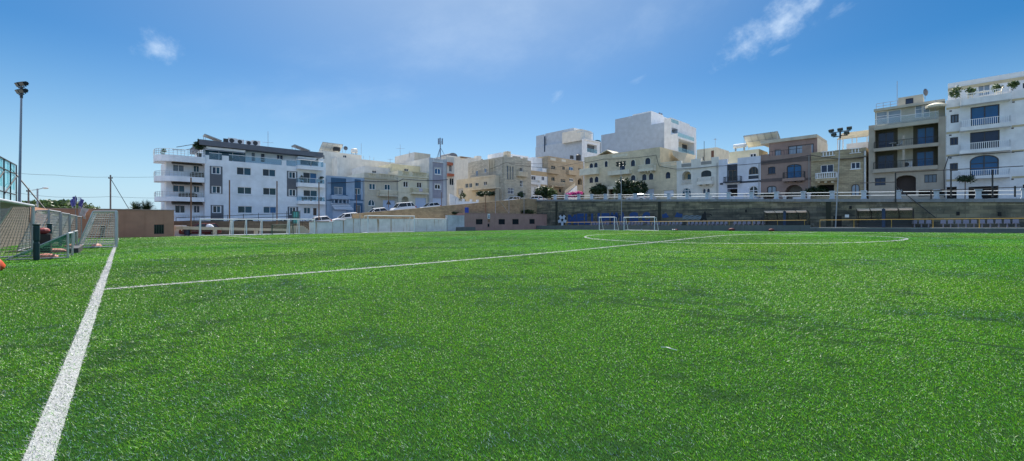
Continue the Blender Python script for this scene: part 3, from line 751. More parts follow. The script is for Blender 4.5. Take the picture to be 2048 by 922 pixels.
BROWN = stone('brown_rubble', (.38, .28, .165), .55, .26, .02, .35, .4, (.07, .05, .035))
wallstrip('stone_road_wall', 'b', 52, 26, 67.05, lambda a: -1.5, lambda a: zrd(a)+.22, .5, BROWN, 'brown stone wall holding up the climbing road behind the goal', n=40)
q = M(); ss = np.linspace(26, 67, 40)
a4, a5 = on_b(894, 49.2)[0], on_b(931, 49.2)[0]
WBLK = stone('whitewashed_block', (.60, .61, .63), .45, .22, .015, .12, .45, (.16, .17, .17), (.7, .7, .2))
wallstrip('whitewashed_wall', 'b', 49.1, a4, a5, lambda a: -1.5, lambda a: 2.35, .6, WBLK, 'rough whitewashed block wall between stained wall and pink hut', n=2)
q = M(); q.box(.2, a5-a4-.1, -.9, -.05, -.6, .25); o = q.build('step_block', CONCD, loc=W(a4+1.6, 49.1), rz=ANG_A); tag(o, 'dark low concrete ledge at the foot of whitewashed wall', 'ledge')
# ================================================================== buildings
APW = plaster('apartment_white', (.76, .80, .85), .08); SOFF = plain('grey_awning', (.16, .15, .13), .8)
ROOFG = plaster('dark_fascia', (.13, .14, .17), .15)
def placed(q, name, mats, loc, rz, label, cat, group=None, smooth=False):
    o = q.build(name, mats, loc=loc, rz=rz, smooth=smooth); return tag(o, label, cat, group)

# ---- 1 apartment block at the left
crop(300, 250, 4.008)
h = House('apartment_block', 'long white apartment block with rounded balconies and grey window strips', 'building', ('b', 62), U(440), U(1408), .3)
X = lambda x, d=0: h.p(x, 0, d)[0]
xL, zP = h.p(440, 250); zlow = h.p(845, 305)[1]; zsl0 = h.p(440, 160)[1]; zsl1 = h.p(440, 117)[1]; Wf = X(1408)
m = h.body(0, Wf, zlow, 13, APW, zb=-1.5)
GP = dict(n=1, pm=P_TEAL, fw=.09)
for r, pm, p2 in (((694, 340, 812, 402), P_DARK, P_TEAL), ((700, 497, 815, 554), P_GREEN, P_GREEN), ((703, 650, 820, 707), P_GREEN, P_TEAL), ((902, 354, 1008, 412), P_DARK, P_TEAL), ((905, 504, 1012, 562), P_DARK, P_GREEN), ((908, 654, 1014, 708), P_TEAL, P_BLUE)):
    h.win(m, *r, n=1, pm=pm, pm2=p2, fw=.07, rec=.15, sill=1)
for r, pm in (((497, 334, 563, 393), P_NAVY), ((498, 489, 566, 548), P_TEAL), ((502, 647, 568, 705), P_DARK), ((1113, 375, 1167, 428), P_TEAL), ((1115, 515, 1169, 570), P_TEAL), ((1119, 658, 1169, 719), P_TEAL)):
    h.win(m, *r, n=1, pm=pm, pm2=P_TEAL if pm != P_TEAL else P_DARK, fw=.08, rec=.12)
def strip_(x0, x1, ya, yb, wins):          # grey panel flush on the wall, windows left free
    q = M(); xa, xb, z0, z1 = h.rect(x0, ya, x1, yb)
    cur = z0
    for wx0, wy0, wx1, wy1 in sorted(wins, key=lambda t: -t[1]):
        a, b, c, e = h.rect(wx0, wy0, wx1, wy1); a -= .06; b += .06
        if c > cur: q.box(xa, xb, -.03, -.002, cur, c)
        q.box(xa, a, -.03, -.002, max(cur, c), e); q.box(b, xb, -.03, -.002, max(cur, c), e); cur = e
    if cur < z1: q.box(xa, xb, -.03, -.002, cur, z1)
    q.build('grey_panel', GREYP, h.root)
strip_(479, 581, 330, 551, [(497, 334, 563, 393), (498, 489, 566, 548)]); strip_(486, 589, 642, 800, [(502, 647, 568, 705)])
strip_(1097, 1181, 370, 573, [(1113, 375, 1167, 428), (1115, 515, 1169, 570)]); strip_(1103, 1187, 655, 765, [(1119, 658, 1169, 719)])
h.win(m, 1228, 382, 1338, 468, n=1, pm=P_DARK, pm2=P_BLUE, fw=.06); h.win(m, 1230, 522, 1342, 603, n=1, tr=.35, pm=P_DARK, pm2=P_TEAL, fw=.07)
h.win(m, 1232, 660, 1288, 712, n=1, pm=P_TEAL, fw=.08); h.win(m, 1307, 663, 1340, 728, n=0, pm=plain('brown_door', (.05, .03, .02), .5), name='door')
h.win(m, 500, 745, 560, 790, n=0, pm=P_DARK) if False else None
# parapet pieces and glass rails
for x0, x1, ya in ((440, 474, 240), (580, 632, 246), (1058, 1092, 284), (1180, 1200, 288), (1372, 1408, 305)):
    q = M(); q.box(X(x0), X(x1), 0, .35, zlow+.001, h.p((x0+x1)/2, ya)[1]); q.build('parapet', APW, h.root)
for x0, x1 in ((475, 578), (633, 1056), (1094, 1178)):
    g = M(); xa, xb = X(x0), X(x1); g.tube((xa, .12, zlow+.95), (xb, .12, zlow+.95), .035, 6); g.m(1); g.box(xa+.02, xb-.02, .11, .125, zlow+.03, zlow+.92)
    g.build('glass_rail', [FRW, GLASSR], h.root)
# penthouse set back, dark fascia roof
pz = h.p(440, 170, 2)[1]
ph = h.body(X(425, 2), X(1392, 2), zsl0-.01, 9, APW, d=2, zb=zlow-.5, name='penthouse_wall')
h.win(ph, 438, 180, 770, 290, n=2, pm=P_TEAL, fw=.07, rec=.12); h.win(ph, 812, 212, 847, 292, n=0, pm=P_GREY, fw=.08); h.win(ph, 886, 226, 924, 300, n=0, tr=.3, pm=P_DARK, fw=.08)
h.win(ph, 1016, 234, 1068, 278, n=1, pm=P_NAVY, fw=.06); h.win(ph, 1205, 250, 1350, 325, n=0, pm=P_TEAL, fw=.06)
q = M(); q.box(X(395, .2), X(1390), .1, 11.5, zsl0, zsl1); q.build('roof', ROOFG, h.root)
q = M(); q.box(X(428), X(770), .5, 2-.003, zsl0-.42, zsl0-.1); q.build('eave', APW, h.root); q = M(); q.box(X(1195), X(1345), .6, 1.997, zsl0-.45, zsl0-.15); q.build('eave', APW, h.root)
# right-hand balconies
h.balc(1185, 1393, 284, 330, 358, 1.1, 'glass', APW, FRW); h.balc(1187, 1402, 428, 466, 497, 1.1, 'glass', APW, FRW); h.balc(1190, 1405, 572, 609, 634, 1.1, 'glass', APW, FRW)
# recessed left wing behind the rounded balconies
D0 = 1.6
lw = h.body(X(130, D0), -.003, h.p(280, 262)[1], 11, APW, d=D0, zb=-1.5, name='wing_wall')
h.win(lw, 183, 318, 275, 372, n=1, pm=P_GREY); h.win(lw, 348, 326, 396, 378, n=1, pm=P_TEAL); h.win(lw, 183, 482, 280, 541, n=1, pm=P_TEAL); h.win(lw, 350, 488, 398, 541, n=1, pm=P_TEAL)
h.win(lw, 200, 643, 282, 705, n=1, pm=P_DARK); h.win(lw, 350, 645, 400, 704, n=1, pm=P_NAVY); h.win(lw, 200, 805, 290, 855, n=1, pm=P_DARK); h.win(lw, 350, 808, 400, 880, n=0, pm=P_NAVY)
for yt, yb, yr, lx in ((243, 294, 196, 42), (410, 452, 372, 46), (575, 611, 536, 50), (748, 785, 722, 90)):
    xa = X(lx, -.2); z1 = h.p(250, yt, -.2)[1]; z0 = h.p(250, yb, -.2)[1]; zr = h.p(250, yr, -.2)[1]; xb = -.06 if yt != 243 else .0
    dpt = D0+.6; rr = 2.3
    out = [(xb, -.2)]
    cxx = xa+rr
    out += [(cxx-rr*math.sin(t*math.pi/16), (-.2+rr)-rr*math.cos(t*math.pi/16)) for t in range(9)]
    out += [(xa, 4.5), (xb, 4.5)]
    q = M(); k = len(out)
    q.poly([(x, y, z0) for x, y in reversed(out)]); q.poly([(x, y, z1) for x, y in out])
    for i in range(k):
        j = (i+1) % k; q.poly([(*out[i], z0), (*out[j], z0), (*out[j], z1), (*out[i], z1)])
    bo = q.build('balcony', APW, h.root); g = M()
    run = out[:-2]+[(xa, 4.4)]
    for p, q2 in zip(run, run[1:]):
        for e_ in (1, .66, .33): g.tube((*p, z1+(zr-z1)*e_), (*q2, z1+(zr-z1)*e_), .028, 5, None, False)
        g.tube((*q2, z1), (*q2, zr), .025, 5, None, False)
    for i in range(8):
        x = xb+(cxx-xb)*i/8; g.tube((x, -.2, z1), (x, -.2, zr), .025, 5, None, False)
    g.build('railing', plain('rail_steel', (.5, .52, .54), .3, .5), bo)
for x0, y0, x1, y1 in ((175, 291, 423, 320), (176, 456, 425, 481), (176, 612, 427, 640)):
    xa, xb, z0, z1 = h.rect(x0, y0, x1, y1, .2); q = M(); q.hexa([(xa, .2, z0), (xb, .2, z0), (xb, .3, z0), (xa, .3, z0), (xa, 1.3, z1), (xb, 1.3, z1), (xb, 1.4, z1), (xa, 1.4, z1)]); q.build('awning', SOFF, h.root)
h.done(); APT = h
# things on and by the apartment block
LEAF = leafmat('leaf_mid', (.055, .105, .03)); LEAFD = leafmat('leaf_dark', (.020, .045, .014), .45, .2); LEAFL = leafmat('leaf_light', (.11, .15, .045)); BARK = plain('bark', (.09, .06, .04), .9, 0, .4)
POT = plain('terracotta', (.28, .13, .07), .8); POTD = plain('dark_pot', (.04, .04, .04), .6)
PANEL = plain('solar_cells', (.012, .018, .04), .25, 0, .2, 3); ALU = plain('aluminium', (.45, .46, .47), .4, .7)
def solar(loc, rz, w_, l_, tilt, label, h0=.4, cols=4, back=False):
    o = empty('solar_panel', loc, rz, label, 'solar panel', 'roof solar panels'); q = M(); c, s = math.cos(tilt), math.sin(tilt); t = .05
    nrm = (0, -s*t, c*t)
    if tilt < 0: h0 -= l_*s
    P4 = [(0, 0, h0), (w_, 0, h0), (w_, l_*c, h0+l_*s), (0, l_*c, h0+l_*s)]
    q.hexa(P4+[(x, y-s*t, z+c*t) for x, y, z in P4]); q.build('cells', PANEL, o)
    bk = M(); bk.poly([(x, y+s*.012, z-c*.012) for x, y, z in P4]); bk.build('backsheet', plain('backsheet', (.62, .62, .58), .6), o)
    f = M()
    for i in range(cols+1):
        x = w_*i/cols; f.tube((x, 0, h0-.03), (x, l_*c, h0+l_*s-.03), .035, 4)
    for e_ in (.05, .5, .95): f.tube((0, l_*c*e_, h0+l_*s*e_-.05), (w_, l_*c*e_, h0+l_*s*e_-.05), .035, 4)
    for x in (.1, w_-.1): f.tube((x, l_*c*.95, 0), (x, l_*c*.95, h0+l_*s*.93), .04, 4); f.tube((x, .1, 0), (x, .1, h0), .04, 4)
    f.build('frame', ALU, o); return o
ACM = plain('ac_white', (.55, .55, .55), .5); 
def acunit(loc, rz, label, s=1.0, dark=False):
    o = empty('air_conditioner', loc, rz, label, 'air conditioner', 'rooftop air conditioners'); q = M(); q.box(-.45*s, .45*s, -.17*s, .17*s, .08, .75*s); q.box(-.4*s, -.3*s, -.15*s, .15*s, 0, .08); q.box(.3*s, .4*s, -.15*s, .15*s, 0, .08); q.build('casing', ACM if not dark else POTD, o)
    g = M(); k = 14
    g.extr([(-.08*s+.27*s*math.cos(2*math.pi*i/k), .42*s+.27*s*math.sin(2*math.pi*i/k)) for i in range(k)], -.17*s-.02, -.17*s-.002); g.build('fan_grille', BLK, o)
    return o
def antenna(loc, hgt, label, arms=((.9, .7), (.75, .5)), rz=.4):
    o = empty('antenna', loc, rz, label, 'antenna', 'rooftop antennas'); q = M(); q.tube((0, 0, 0), (0, 0, hgt), .035, 5); q.build('mast', GALV, o); g = M()
    for fz, ln in arms:
        z = hgt*fz; g.tube((-ln, 0, z), (ln, 0, z), .025, 4)
        for i in range(5): x = -ln+2*ln*i/4; g.tube((x, -.25, z), (x, .25, z), .015, 4)
    g.build('array', GALV, o); return o
def plant(loc, rad, n, size, label, mat=None, pot=True, stem=0, name='potted_plant', cat='plant', group=None, seed=1, hz=None):
    o = empty(name, loc, 0, label, cat, group); z = 0
    if pot:
        q = M(); pr = max(.14, min(.32, rad*.4)); q.lathe((0, 0, 0), [(pr*.75, 0), (pr, pr*1.6), (pr*1.1, pr*1.6), (pr*1.1, pr*1.9), (pr*.9, pr*1.9)], 12); q.build('pot', POT if seed % 2 else POTD, o); z = pr*1.8
    if stem: q = M(); q.tube((0, 0, z), (.02, 0, z+stem+.1), .035, 6, .025); q.build('stem', BARK, o); z += stem
    q = M(); q.leaves((0, 0, z+(hz or rad)*.9), (rad, rad, hz or rad), n, size, random.Random(seed)); q.build('foliage', mat or LEAF, o); return o
def cone(loc, r, hgt, label, mat, seed):
    o = empty('conifer', loc, 0, label, 'conifer'); rr = random.Random(seed); q = M()
    for _ in range(700):
        t = rr.random()**.7; z = hgt*(.08+.9*(1-t)); a = rr.uniform(0, 6.283); rd = r*t*rr.uniform(.6, 1.05); p = Vector((rd*math.cos(a), rd*math.sin(a), z)); e_ = Vector((math.cos(a), math.sin(a), .7)).normalized(); g = e_.cross(Vector((0, 0, 1))).normalized()
        q.poly([p-e_*.1, p+g*.06, p+e_*.16, p-g*.06])
    q.build('foliage', mat, o); q = M(); q.tube((0, 0, -.3), (0, 0, hgt*.8), .06, 6, .02); q.build('trunk', BARK, o)
solar(h.at(435, 118, 3), ANG_A+R(0), 1.9, 1.0, R(5), 'tilted solar panel at left end of the apartment roof') if False else None
def solar_side(hh, x0, y0, x1, y1, d, wid, label):            # panel seen edge-on: rises to the left
    lx0, lz0 = hh.p(x0, y0, d); lx1, lz1 = hh.p(x1, y1, d)
    tl = math.atan2(lz0-lz1, lx1-lx0); ln = math.hypot(lx1-lx0, lz1-lz0)
    p = hh.at(x1, y1, d); return solar(p-Vector((0, 0, .15)), (ANG_A if hh.ax == 'b' else ANG_B)+R(90), wid, ln, tl, label, .15)
solar_side(h, 438, 72, 578, 126, 2, 2.0, 'long tilted solar panel at left end of the apartment block roof')
solar_side(h, 1160, 157, 1285, 205, 2, 2.0, 'smaller tilted solar panel at right end of the apartment block roof')
rt = M(); xa, xb = h.p(585, 0, 4)[0], h.p(950, 0, 4)[0]
q = M(); q.box(xa, xb, 4, 8, zsl1+.001, zsl1+.55); o = q.build('roof_upstand', APW, h.root)
for i, (x, lab, s_, dk) in enumerate(((616, 'first and darkest air conditioner on the apartment roof', 1.0, True), (660, 'wide pale air conditioner second on the apartment roof', 1.25, False), (724, 'air conditioner in the middle of the apartment roof row', 1.15, False), (795, 'air conditioner fourth along the apartment roof', 1.1, False), (848, 'large boxy air conditioner at right end of apartment roof row', 1.3, False))):
    xx = h.p(x, 0, 5)[0]; acunit(h.root.matrix_world @ Vector((0, 0, 0)) if False else W(h.s0+xx, 67, .3+zsl1+.55), ANG_A, lab, s_, dk)
antenna(W(h.s0+h.p(946, 0, 6)[0], 68, .3+zsl1+.3), 3.2, 'tall thin antenna on the apartment roof', ((.42, .75),), .3)
plant(h.at(395, 255, .6)+Vector((0, 0, -.1)), .75, 260, .22, 'spiky palm-like plant at the corner of the top rounded balcony', LEAFD, True, .5, seed=4)
plant(h.at(105, 240, 1.2)+Vector((0, 0, -.2)), .45, 160, .1, 'round green bush on the end of the top rounded balcony', LEAF, True, seed=6)
plant(h.at(1290, 332, -.6)+Vector((0, 0, 0)), .3, 90, .09, 'plant in a pale terracotta pot on top right balcony', LEAF, True, seed=3)
plant(h.at(1215, 466, -.6), .45, 160, .11, 'dark plant at left end of the middle right-hand balcony', LEAFD, True, .2, seed=8)
plant(h.at(1372, 466, -.6), .5, 180, .11, 'dark bushy plant at right end of the middle right-hand balcony', LEAFD, True, .1, seed=12)
for i, x in enumerate((1225, 1290, 1370)):
    plant(h.at(x, 609, -.75), .28, 90, .08, ('low plant at left end of the lower right-hand balcony', 'low plant in the middle of the lower right-hand balcony', 'low plant at right end of the lower right-hand balcony')[i], LEAFD, True, seed=20+i)
plant(h.at(648, 285, .6)+Vector((0, 0, -.3)), .4, 120, .1, 'small green plant behind the glass rail of the apartment terrace', LEAFD, True, seed=15)
# balcony furniture
WOODF = plain('wicker', (.07, .06, .05), .8)
def sofa(loc, rz, w_, label):
    o = empty('outdoor_sofa', loc, rz, label, 'sofa'); q = M(); q.box(0, w_, 0, .7, 0, .4); q.build('seat', WOODF, o); q = M(); q.box(0, w_, .7, .85, 0, .75); q.build('backrest', WOODF, o)
    q = M(); q.box(-.12, 0, 0, .85, 0, .58); q.box(w_, w_+.12, 0, .85, 0, .58); q.build('armrest', WOODF, o)
sofa(h.at(335, 410, .6)+Vector((0, 0, -.1)), ANG_A, 1.4, 'dark wicker sofa on the second rounded balcony'); sofa(h.at(240, 577, .6)+Vector((0, 0, -.1)), ANG_A, 1.8, 'dark wicker sofa on the third rounded balcony')

# ---- 2 to 5: terrace of houses up the climbing road
crop(640, 260, 4.19)
BLUL = plaster('pale_blue', (.30, .40, .54), .25); BLUD = plaster('strong_blue', (.045, .11, .20), .25); GREI = plaster('grey_beige', (.52, .48, .39), .3); CREM = plaster('cream', (.70, .64, .49), .25)
GRYB = plaster('light_grey', (.48, .50, .54), .2); PURP = plaster('purple_grey', (.30, .30, .36), .2); PALEG = plaster('pale_grey_render', (.62, .60, .56), .3); YELL = plaster('pale_yellow', (.68, .60, .40), .3)
GARB = plain('blue_white_garage', (.50, .58, .72), .5); AWN = plain('striped_awning', (.55, .6, .68), .7)
h = House('terraced_house', 'two-storey blue house with dark blue panels and striped awning', 'house', ('b', 62), U(53), U(372), zrd(28))
m = h.body(0, h.w-.003, h.p(212, 392)[1], 11, BLUL)
p1 = h.rect(92, 402, 218, 545); p2 = h.rect(290, 414, 342, 590); p3 = h.rect(283, 612, 356, 712)
def panel_round(h, pr, wr, mat, y=-.025, y1=-.002):
    q = M(); x0, x1, z0, z1 = pr; a, b, c, e_ = wr; q.box(x0, a, y, y1, z0, z1); q.box(b, x1, y, y1, z0, z1)
    if c > z0: q.box(a, b, y, y1, z0, c)
    if e_ < z1: q.box(a, b, y, y1, e_, z1)
    q.build('panel', mat, h.root)
panel_round(h, p1, h.rect(118, 478, 190, 542), BLUD); panel_round(h, p2, h.rect(292, 489, 340, 540), BLUD); panel_round(h, p3, h.rect(301, 632, 340, 705), BLUD)
h.win(m, 118, 478, 190, 542, n=1, pm=P_GREY); h.win(m, 293, 489, 339, 540, n=1, pm=P_TEAL); h.win(m, 302, 632, 339, 707, n=1, pm=P_DARK, name='door'); h.garage(m, 105, 672, 225, 735, GARB)
h.balc(99, 238, 542, 548, 580, 1.0, 'bars', BLUL, BLUD)
q = M()
for x in (108, 142, 176, 210, 232): r = h.rect(x, 584, x+9, 614); q.box(r[0], r[1], -.5, -.003, r[2], r[3])
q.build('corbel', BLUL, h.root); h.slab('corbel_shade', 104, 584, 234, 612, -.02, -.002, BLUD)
h.slab('band', 55, 584, 100, 594, -.03, -.002, BLUD); h.slab('band', 238, 582, 370, 592, -.03, -.002, BLUD)
for i in range(4):
    r = h.rect(92+10*i, 618+14*i, 245+12*i, 624+14*i, -.2-.35*i); q = M(); q.hexa([(r[0], -.2-.35*i, r[2]), (r[1], -.2-.35*i, r[2]), (r[1], .0-.35*i, r[2]+.1), (r[0], .0-.35*i, r[2]+.1), (r[0], -.2-.35*i, r[3]), (r[1], -.2-.35*i, r[3]), (r[1], .0-.35*i, r[3]+.1), (r[0], .0-.35*i, r[3]+.1)]); q.build('awning', AWN, h.root)
h.done(); BLUEH = h

h = House('terraced_house', 'grey-beige house with balustraded parapet and arched white window', 'house', ('b', 62), U(372), U(655), zrd(33))
m = h.body(0, h.w-.003, h.p(512, 368)[1], 12, GREI)
h.balustrade(410, 366, 465, 390, 0, CREM); h.balustrade(498, 374, 625, 400, 0, CREM)
h.slab('cornice', 372, 402, 654, 411, -.25, -.003, GREI); h.slab('band', 375, 541, 500, 547, -.06, -.003, GREI)
for r in ((412, 448, 466, 500), (541, 454, 591, 503)): h.win(m, *r, n=1, pm=P_TEAL, fw=.1, sill=1)
h.balc(498, 655, 506, 546, 556, .9, 'baluster', GREI, CREM); h.win(m, 403, 582, 462, 636, rise='r', n=1, pm=P_TEAL, fw=.1); h.win(m, 436, 640, 455, 664, n=0, pm=P_GREY)
h.garage(m, 528, 588, 629, 692, GARB)
pb = h.body(h.p(303, 0, 4)[0]+1.6, h.p(598, 0, 4)[0], h.p(450, 308, 4)[1], 6, PALEG, d=4, zb=h.p(512, 380)[1]-.3, name='roof_room')
h.win(pb, 438, 338, 473, 362, n=1, pm=P_DARK); h.done()

h = House('terraced_house', 'cream house with balustraded parapet, arched porch and blue-white garage', 'house', ('b', 62), U(655), U(912), zrd(39))
m = h.body(0, h.w-.003, h.p(785, 352)[1], 12, CREM)
h.balustrade(692, 350, 745, 376, 0, YELL); h.balustrade(776, 358, 886, 386, 0, YELL); h.slab('cornice', 656, 386, 911, 396, -.22, -.003, CREM); h.slab('band', 657, 518, 775, 524, -.06, -.003, CREM)
for r in ((698, 431, 741, 480), (811, 437, 854, 485)): h.win(m, *r, n=1, pm=P_DARK, fw=.1, sill=1)
h.balc(776, 913, 486, 524, 538, .9, 'baluster', CREM, YELL)
q = M(); r = h.rect(830, 490, 860, 516, -.93); q.box(r[0], r[1], -.95, -.93, r[2], r[3]); q.build('sign', plain('for_sale_sign', (.45, .42, .5), .6), h.root)
h.void(m, 684, 556, 744, 640, rise='r', rec=1.0, mat=GREI); h.garage(m, 799, 568, 889, 662, GARB)
pb = h.body(h.p(600, 0, 3.5)[0], h.p(842, 0, 3.5)[0], h.p(720, 294, 3.5)[1], 6, YELL, d=3.5, zb=h.p(785, 380)[1]-.3, name='roof_room'); h.win(pb, 706, 323, 742, 346, n=1, pm=P_DARK)
q = M(); r = h.rect(664, 270, 780, 290, 4.2); q.box(r[0], r[1], 4.2, 9, pb['zt']+.02, pb['zt']+.14); q.build('roof_cover', WHITE, h.root); h.done(); CRH = h

h = House('terraced_house', 'tall grey house with purple-grey centre panel and blank side wall', 'house', ('b', 62), U(915), U(1064), zrd(44.5))
m = h.body(0, h.w, h.p(985, 238)[1], 12, GRYB, side=PALEG)
pr = h.rect(944, 268, 1031, 570); q = M(); w1 = h.rect(960, 315, 1014, 373); w2 = h.rect(960, 450, 1013, 498)
x0, x1, z0, z1 = pr; q.box(x0, w1[0]-.1, -.03, -.002, z0, z1); q.box(w1[1]+.1, x1, -.03, -.002, z0, z1)
for c, e_ in ((z0, w2[2]-.08), (w2[3]+.1, w1[2]-.08), (w1[3]+.1, z1)): q.box(w1[0]-.1, w1[1]+.1, -.03, -.002, c, e_)
q.build('panel', PURP, h.root)
h.win(m, 961, 318, 1013, 372, n=1, pm=P_BLUE, fw=.13, rise=.35, sill=1, sm=WHITE); h.win(m, 961, 452, 1012, 497, n=1, pm=P_DARK, fw=.14, rise=.3, sill=1, sm=WHITE)
h.balustrade(945, 246, 1029, 268, 0, WHITE); h.garage(m, 946, 572, 1018, 640, GARB)
rb = h.body(h.p(790, 0, 9)[0], h.p(925, 0, 9)[0], h.p(870, 196, 9)[1], 9, GREI, d=9, zb=h.p(985, 300)[1], name='roof_room', side=PALEG); h.done(); TALL = h

# ---- 6 pale blocks behind the terrace
PALEW = plaster('warm_white', (.70, .66, .58), .3)
crop(640, 260, 11.525)
h = House('pale_block', 'pale blank-walled block behind the blue house, roof stacked with panels and tanks', 'building', ('b', 77), U(30), U(958), zrd(30), 'buildings up the hill')
m = h.body(0, h.w, h.p(500, 530)[1], 8, PALEW); h.win(m, 535, 578, 612, 645, n=1, pm=P_DARK, fw=.06); h.win(m, 78, 572, 112, 668, n=0, pm=P_DARK, fw=.05)
m2 = h.body(h.p(400, 0, -3)[0], h.p(1850, 0, -3)[0], h.p(1100, 690, -3)[1], 8.5, PALEW, d=-3, name='low_wing'); h.done(); PB = h
solar(h.at(60, 500, 1)+Vector((0, 0, .1)), ANG_A, 4.2, 2.6, R(-35), 'pale-edged solar panel array seen from behind on the pale block roof', .4, 4)
acunit(h.at(380, 490, 2), ANG_A, 'stacked dark roof unit beside the solar array on pale block', 1.5, True)
TANKM = plain('roof_tank', (.60, .60, .58), .5)
def tank(loc, r, hgt, label):
    o = empty('water_tank', loc, 0, label, 'water tank', 'rooftop water tanks'); q = M(); q.lathe((0, 0, .2), [(r, 0), (r, hgt*.85), (r*.8, hgt*.97), (r*.3, hgt)], 16); q.build('drum', TANKM, o, smooth=False); q = M()
    for sx_ in (-1, 1):
        for sy_ in (-1, 1): q.box(sx_*r*.6-.06, sx_*r*.6+.06, sy_*r*.6-.06, sy_*r*.6+.06, -.3, .2)
    q.build('stand', GALV, o)
tank(h.at(790, 545, 3), .7, .9, 'low white water tank on the pale block roof')
def dish(loc, rz, label, r=.45):
    o = empty('satellite_dish', loc, rz, label, 'satellite dish', 'satellite dishes'); q = M(); q.tube((0, 0, 0), (0, 0, .9), .03, 5); q.tube((0, -.02, .95), (0, -.45, 1.0), .015, 4); q.build('mast', GALV, o)
    g = M(); k = 14; ring = [[(r*f*math.cos(2*math.pi*i/k), -.05+.18*(f*f-1), .95+r*f*math.sin(2*math.pi*i/k)) for i in range(k)] for f in (.05, .5, .8, 1)]
    for a, b_ in zip(ring, ring[1:]):
        for i in range(k): g.poly([a[i], a[(i+1) % k], b_[(i+1) % k], b_[i]])
    g.build('reflector', GREYP, o)
dish(h.at(590, 520, 3), .6, 'dark round satellite dish on the pale block roof')
for i, (x, y, hh, lab) in enumerate(((950, 560, 2.4, 'very tall thin whip antenna at right end of the pale block roof'), (1000, 690, .9, 'short thin mast on the low wing, leftmost of three'), (1146, 690, .9, 'short thin mast on the low wing, middle of three'), (1240, 700, .7, 'short thin mast on the low wing, rightmost of three'))): antenna(PB.at(x, y, 1), hh, lab, ())
h2 = TALL
crop(640, 260, 4.19)
antenna(TALL.at(672, 225, 11)+Vector((0, 0, -.6)), 3.4, 'large aerial with cross arm left of the tall grey house', ((.72, .9),), .2)
antenna(TALL.at(750, 205, 11)+Vector((0, 0, -.6)), 1.4, 'small aerial on the grey roof room', ((.7, .3),), .2)
antenna(CRH.at(588, 302, 4.5)+Vector((0, 0, -.4)), 1.9, 'aerial with slanted arms above the cream house', ((.9, .5),), .2)
# telecom mast
tm = empty('telecom_mast', TALL.at(1008, 205, 9)+Vector((0, 0, -1.2)), .3, 'blue-grey telecom mast with antenna drum on three legs', 'mast')
BLUG = plain('mast_paint', (.16, .22, .30), .5)
q = M(); q.tube((0, 0, 0), (0, 0, 4.0), .13, 8); q.build('pole', BLUG, tm)
for a in (0, 2.1, 4.2): q = M(); q.tube((1.6*math.cos(a), 1.6*math.sin(a), 0), (0, 0, 2.9), .05, 5); q.build('leg', BLUG, tm)
for a in (.3, 2.4, 4.5): q = M(); c, s = math.cos(a)*.5, math.sin(a)*.5; q.box(c-.14, c+.14, s-.14, s+.14, 3.6, 5.0); q.tube((0, 0, 3.7), (c, s, 3.7), .05, 4); q.tube((0, 0, 3.8), (c, s, 4.5), .05, 4); q.build('antenna_panel', BLUG, tm)

# ---- 7 buildings seen through the gap by the corner
RED = plain('red_awning', (.42, .12, .06), .7)
crop(900, 290, 7.094)
h = House('narrow_house', 'narrow white house with orange-red balcony trim behind the tall grey house', 'house', ('b', 70), U(-60), U(62), 5.4, 'buildings up the hill')
m = h.body(0, h.w, h.p(0, 165)[1], 9, PALEW); h.win(m, -10, 290, 28, 378, n=1, pm=P_DARK); h.win(m, -5, 470, 55, 570, n=1, pm=P_DARK)
h.slab('red_fascia', -40, 245, 45, 285, -.8, -.003, RED); h.slab('red_fascia', -30, 405, 62, 440, -.9, -.003, RED); h.done()
h = House('white_block', 'plain white block with blank wall left of the corner stone house', 'building', ('a', 70), U(35), U(262), 5.5, 'buildings up the hill')
m = h.body(0, h.w, h.p(150, 205)[1], 10, PALEW); h.done()
h = House('rooftop_house', 'low pale rooftop rooms with flat brown canopy behind the corner stone house', 'house', ('b', 96), U(150), U(470), 9, 'buildings up the hill')
m = h.body(0, h.w, h.p(310, 178)[1], 8, PALEW); h.win(m, 235, 195, 290, 212, n=0, pm=P_DARK, fw=.05); h.win(m, 405, 188, 465, 232, n=0, pm=P_DARK, fw=.05)
h.slab('canopy', 158, 172, 295, 186, -.6, -.003, plain('canopy_brown', (.20, .13, .08), .8)); 
m2 = h.body(h.p(395, 0, -.5)[0], h.p(446, 0, -.5)[0], h.p(420, 156, -.5)[1], 2, PALEW, d=-.5, name='tower'); h.done()
h = House('domed_house', 'distant grey rounded roof just right of the telecom mast', 'house', ('b', 104), U(-40), U(130), 9, 'buildings up the hill')
m = h.body(0, h.w, h.p(50, 158)[1], 8, PALEW); q = M(); x0, x1 = h.p(-5, 0)[0], h.p(112, 0)[0]; z0 = h.p(50, 159)[1]; z1 = h.p(50, 110)[1]
q.extr([(x0+(x1-x0)*(1-math.cos(math.pi*i/10))/2, z0+(z1-z0)*math.sin(math.pi*i/10)**.8) for i in range(11)], .2, 6); q.build('roof', GREYP, h.root); h.done()

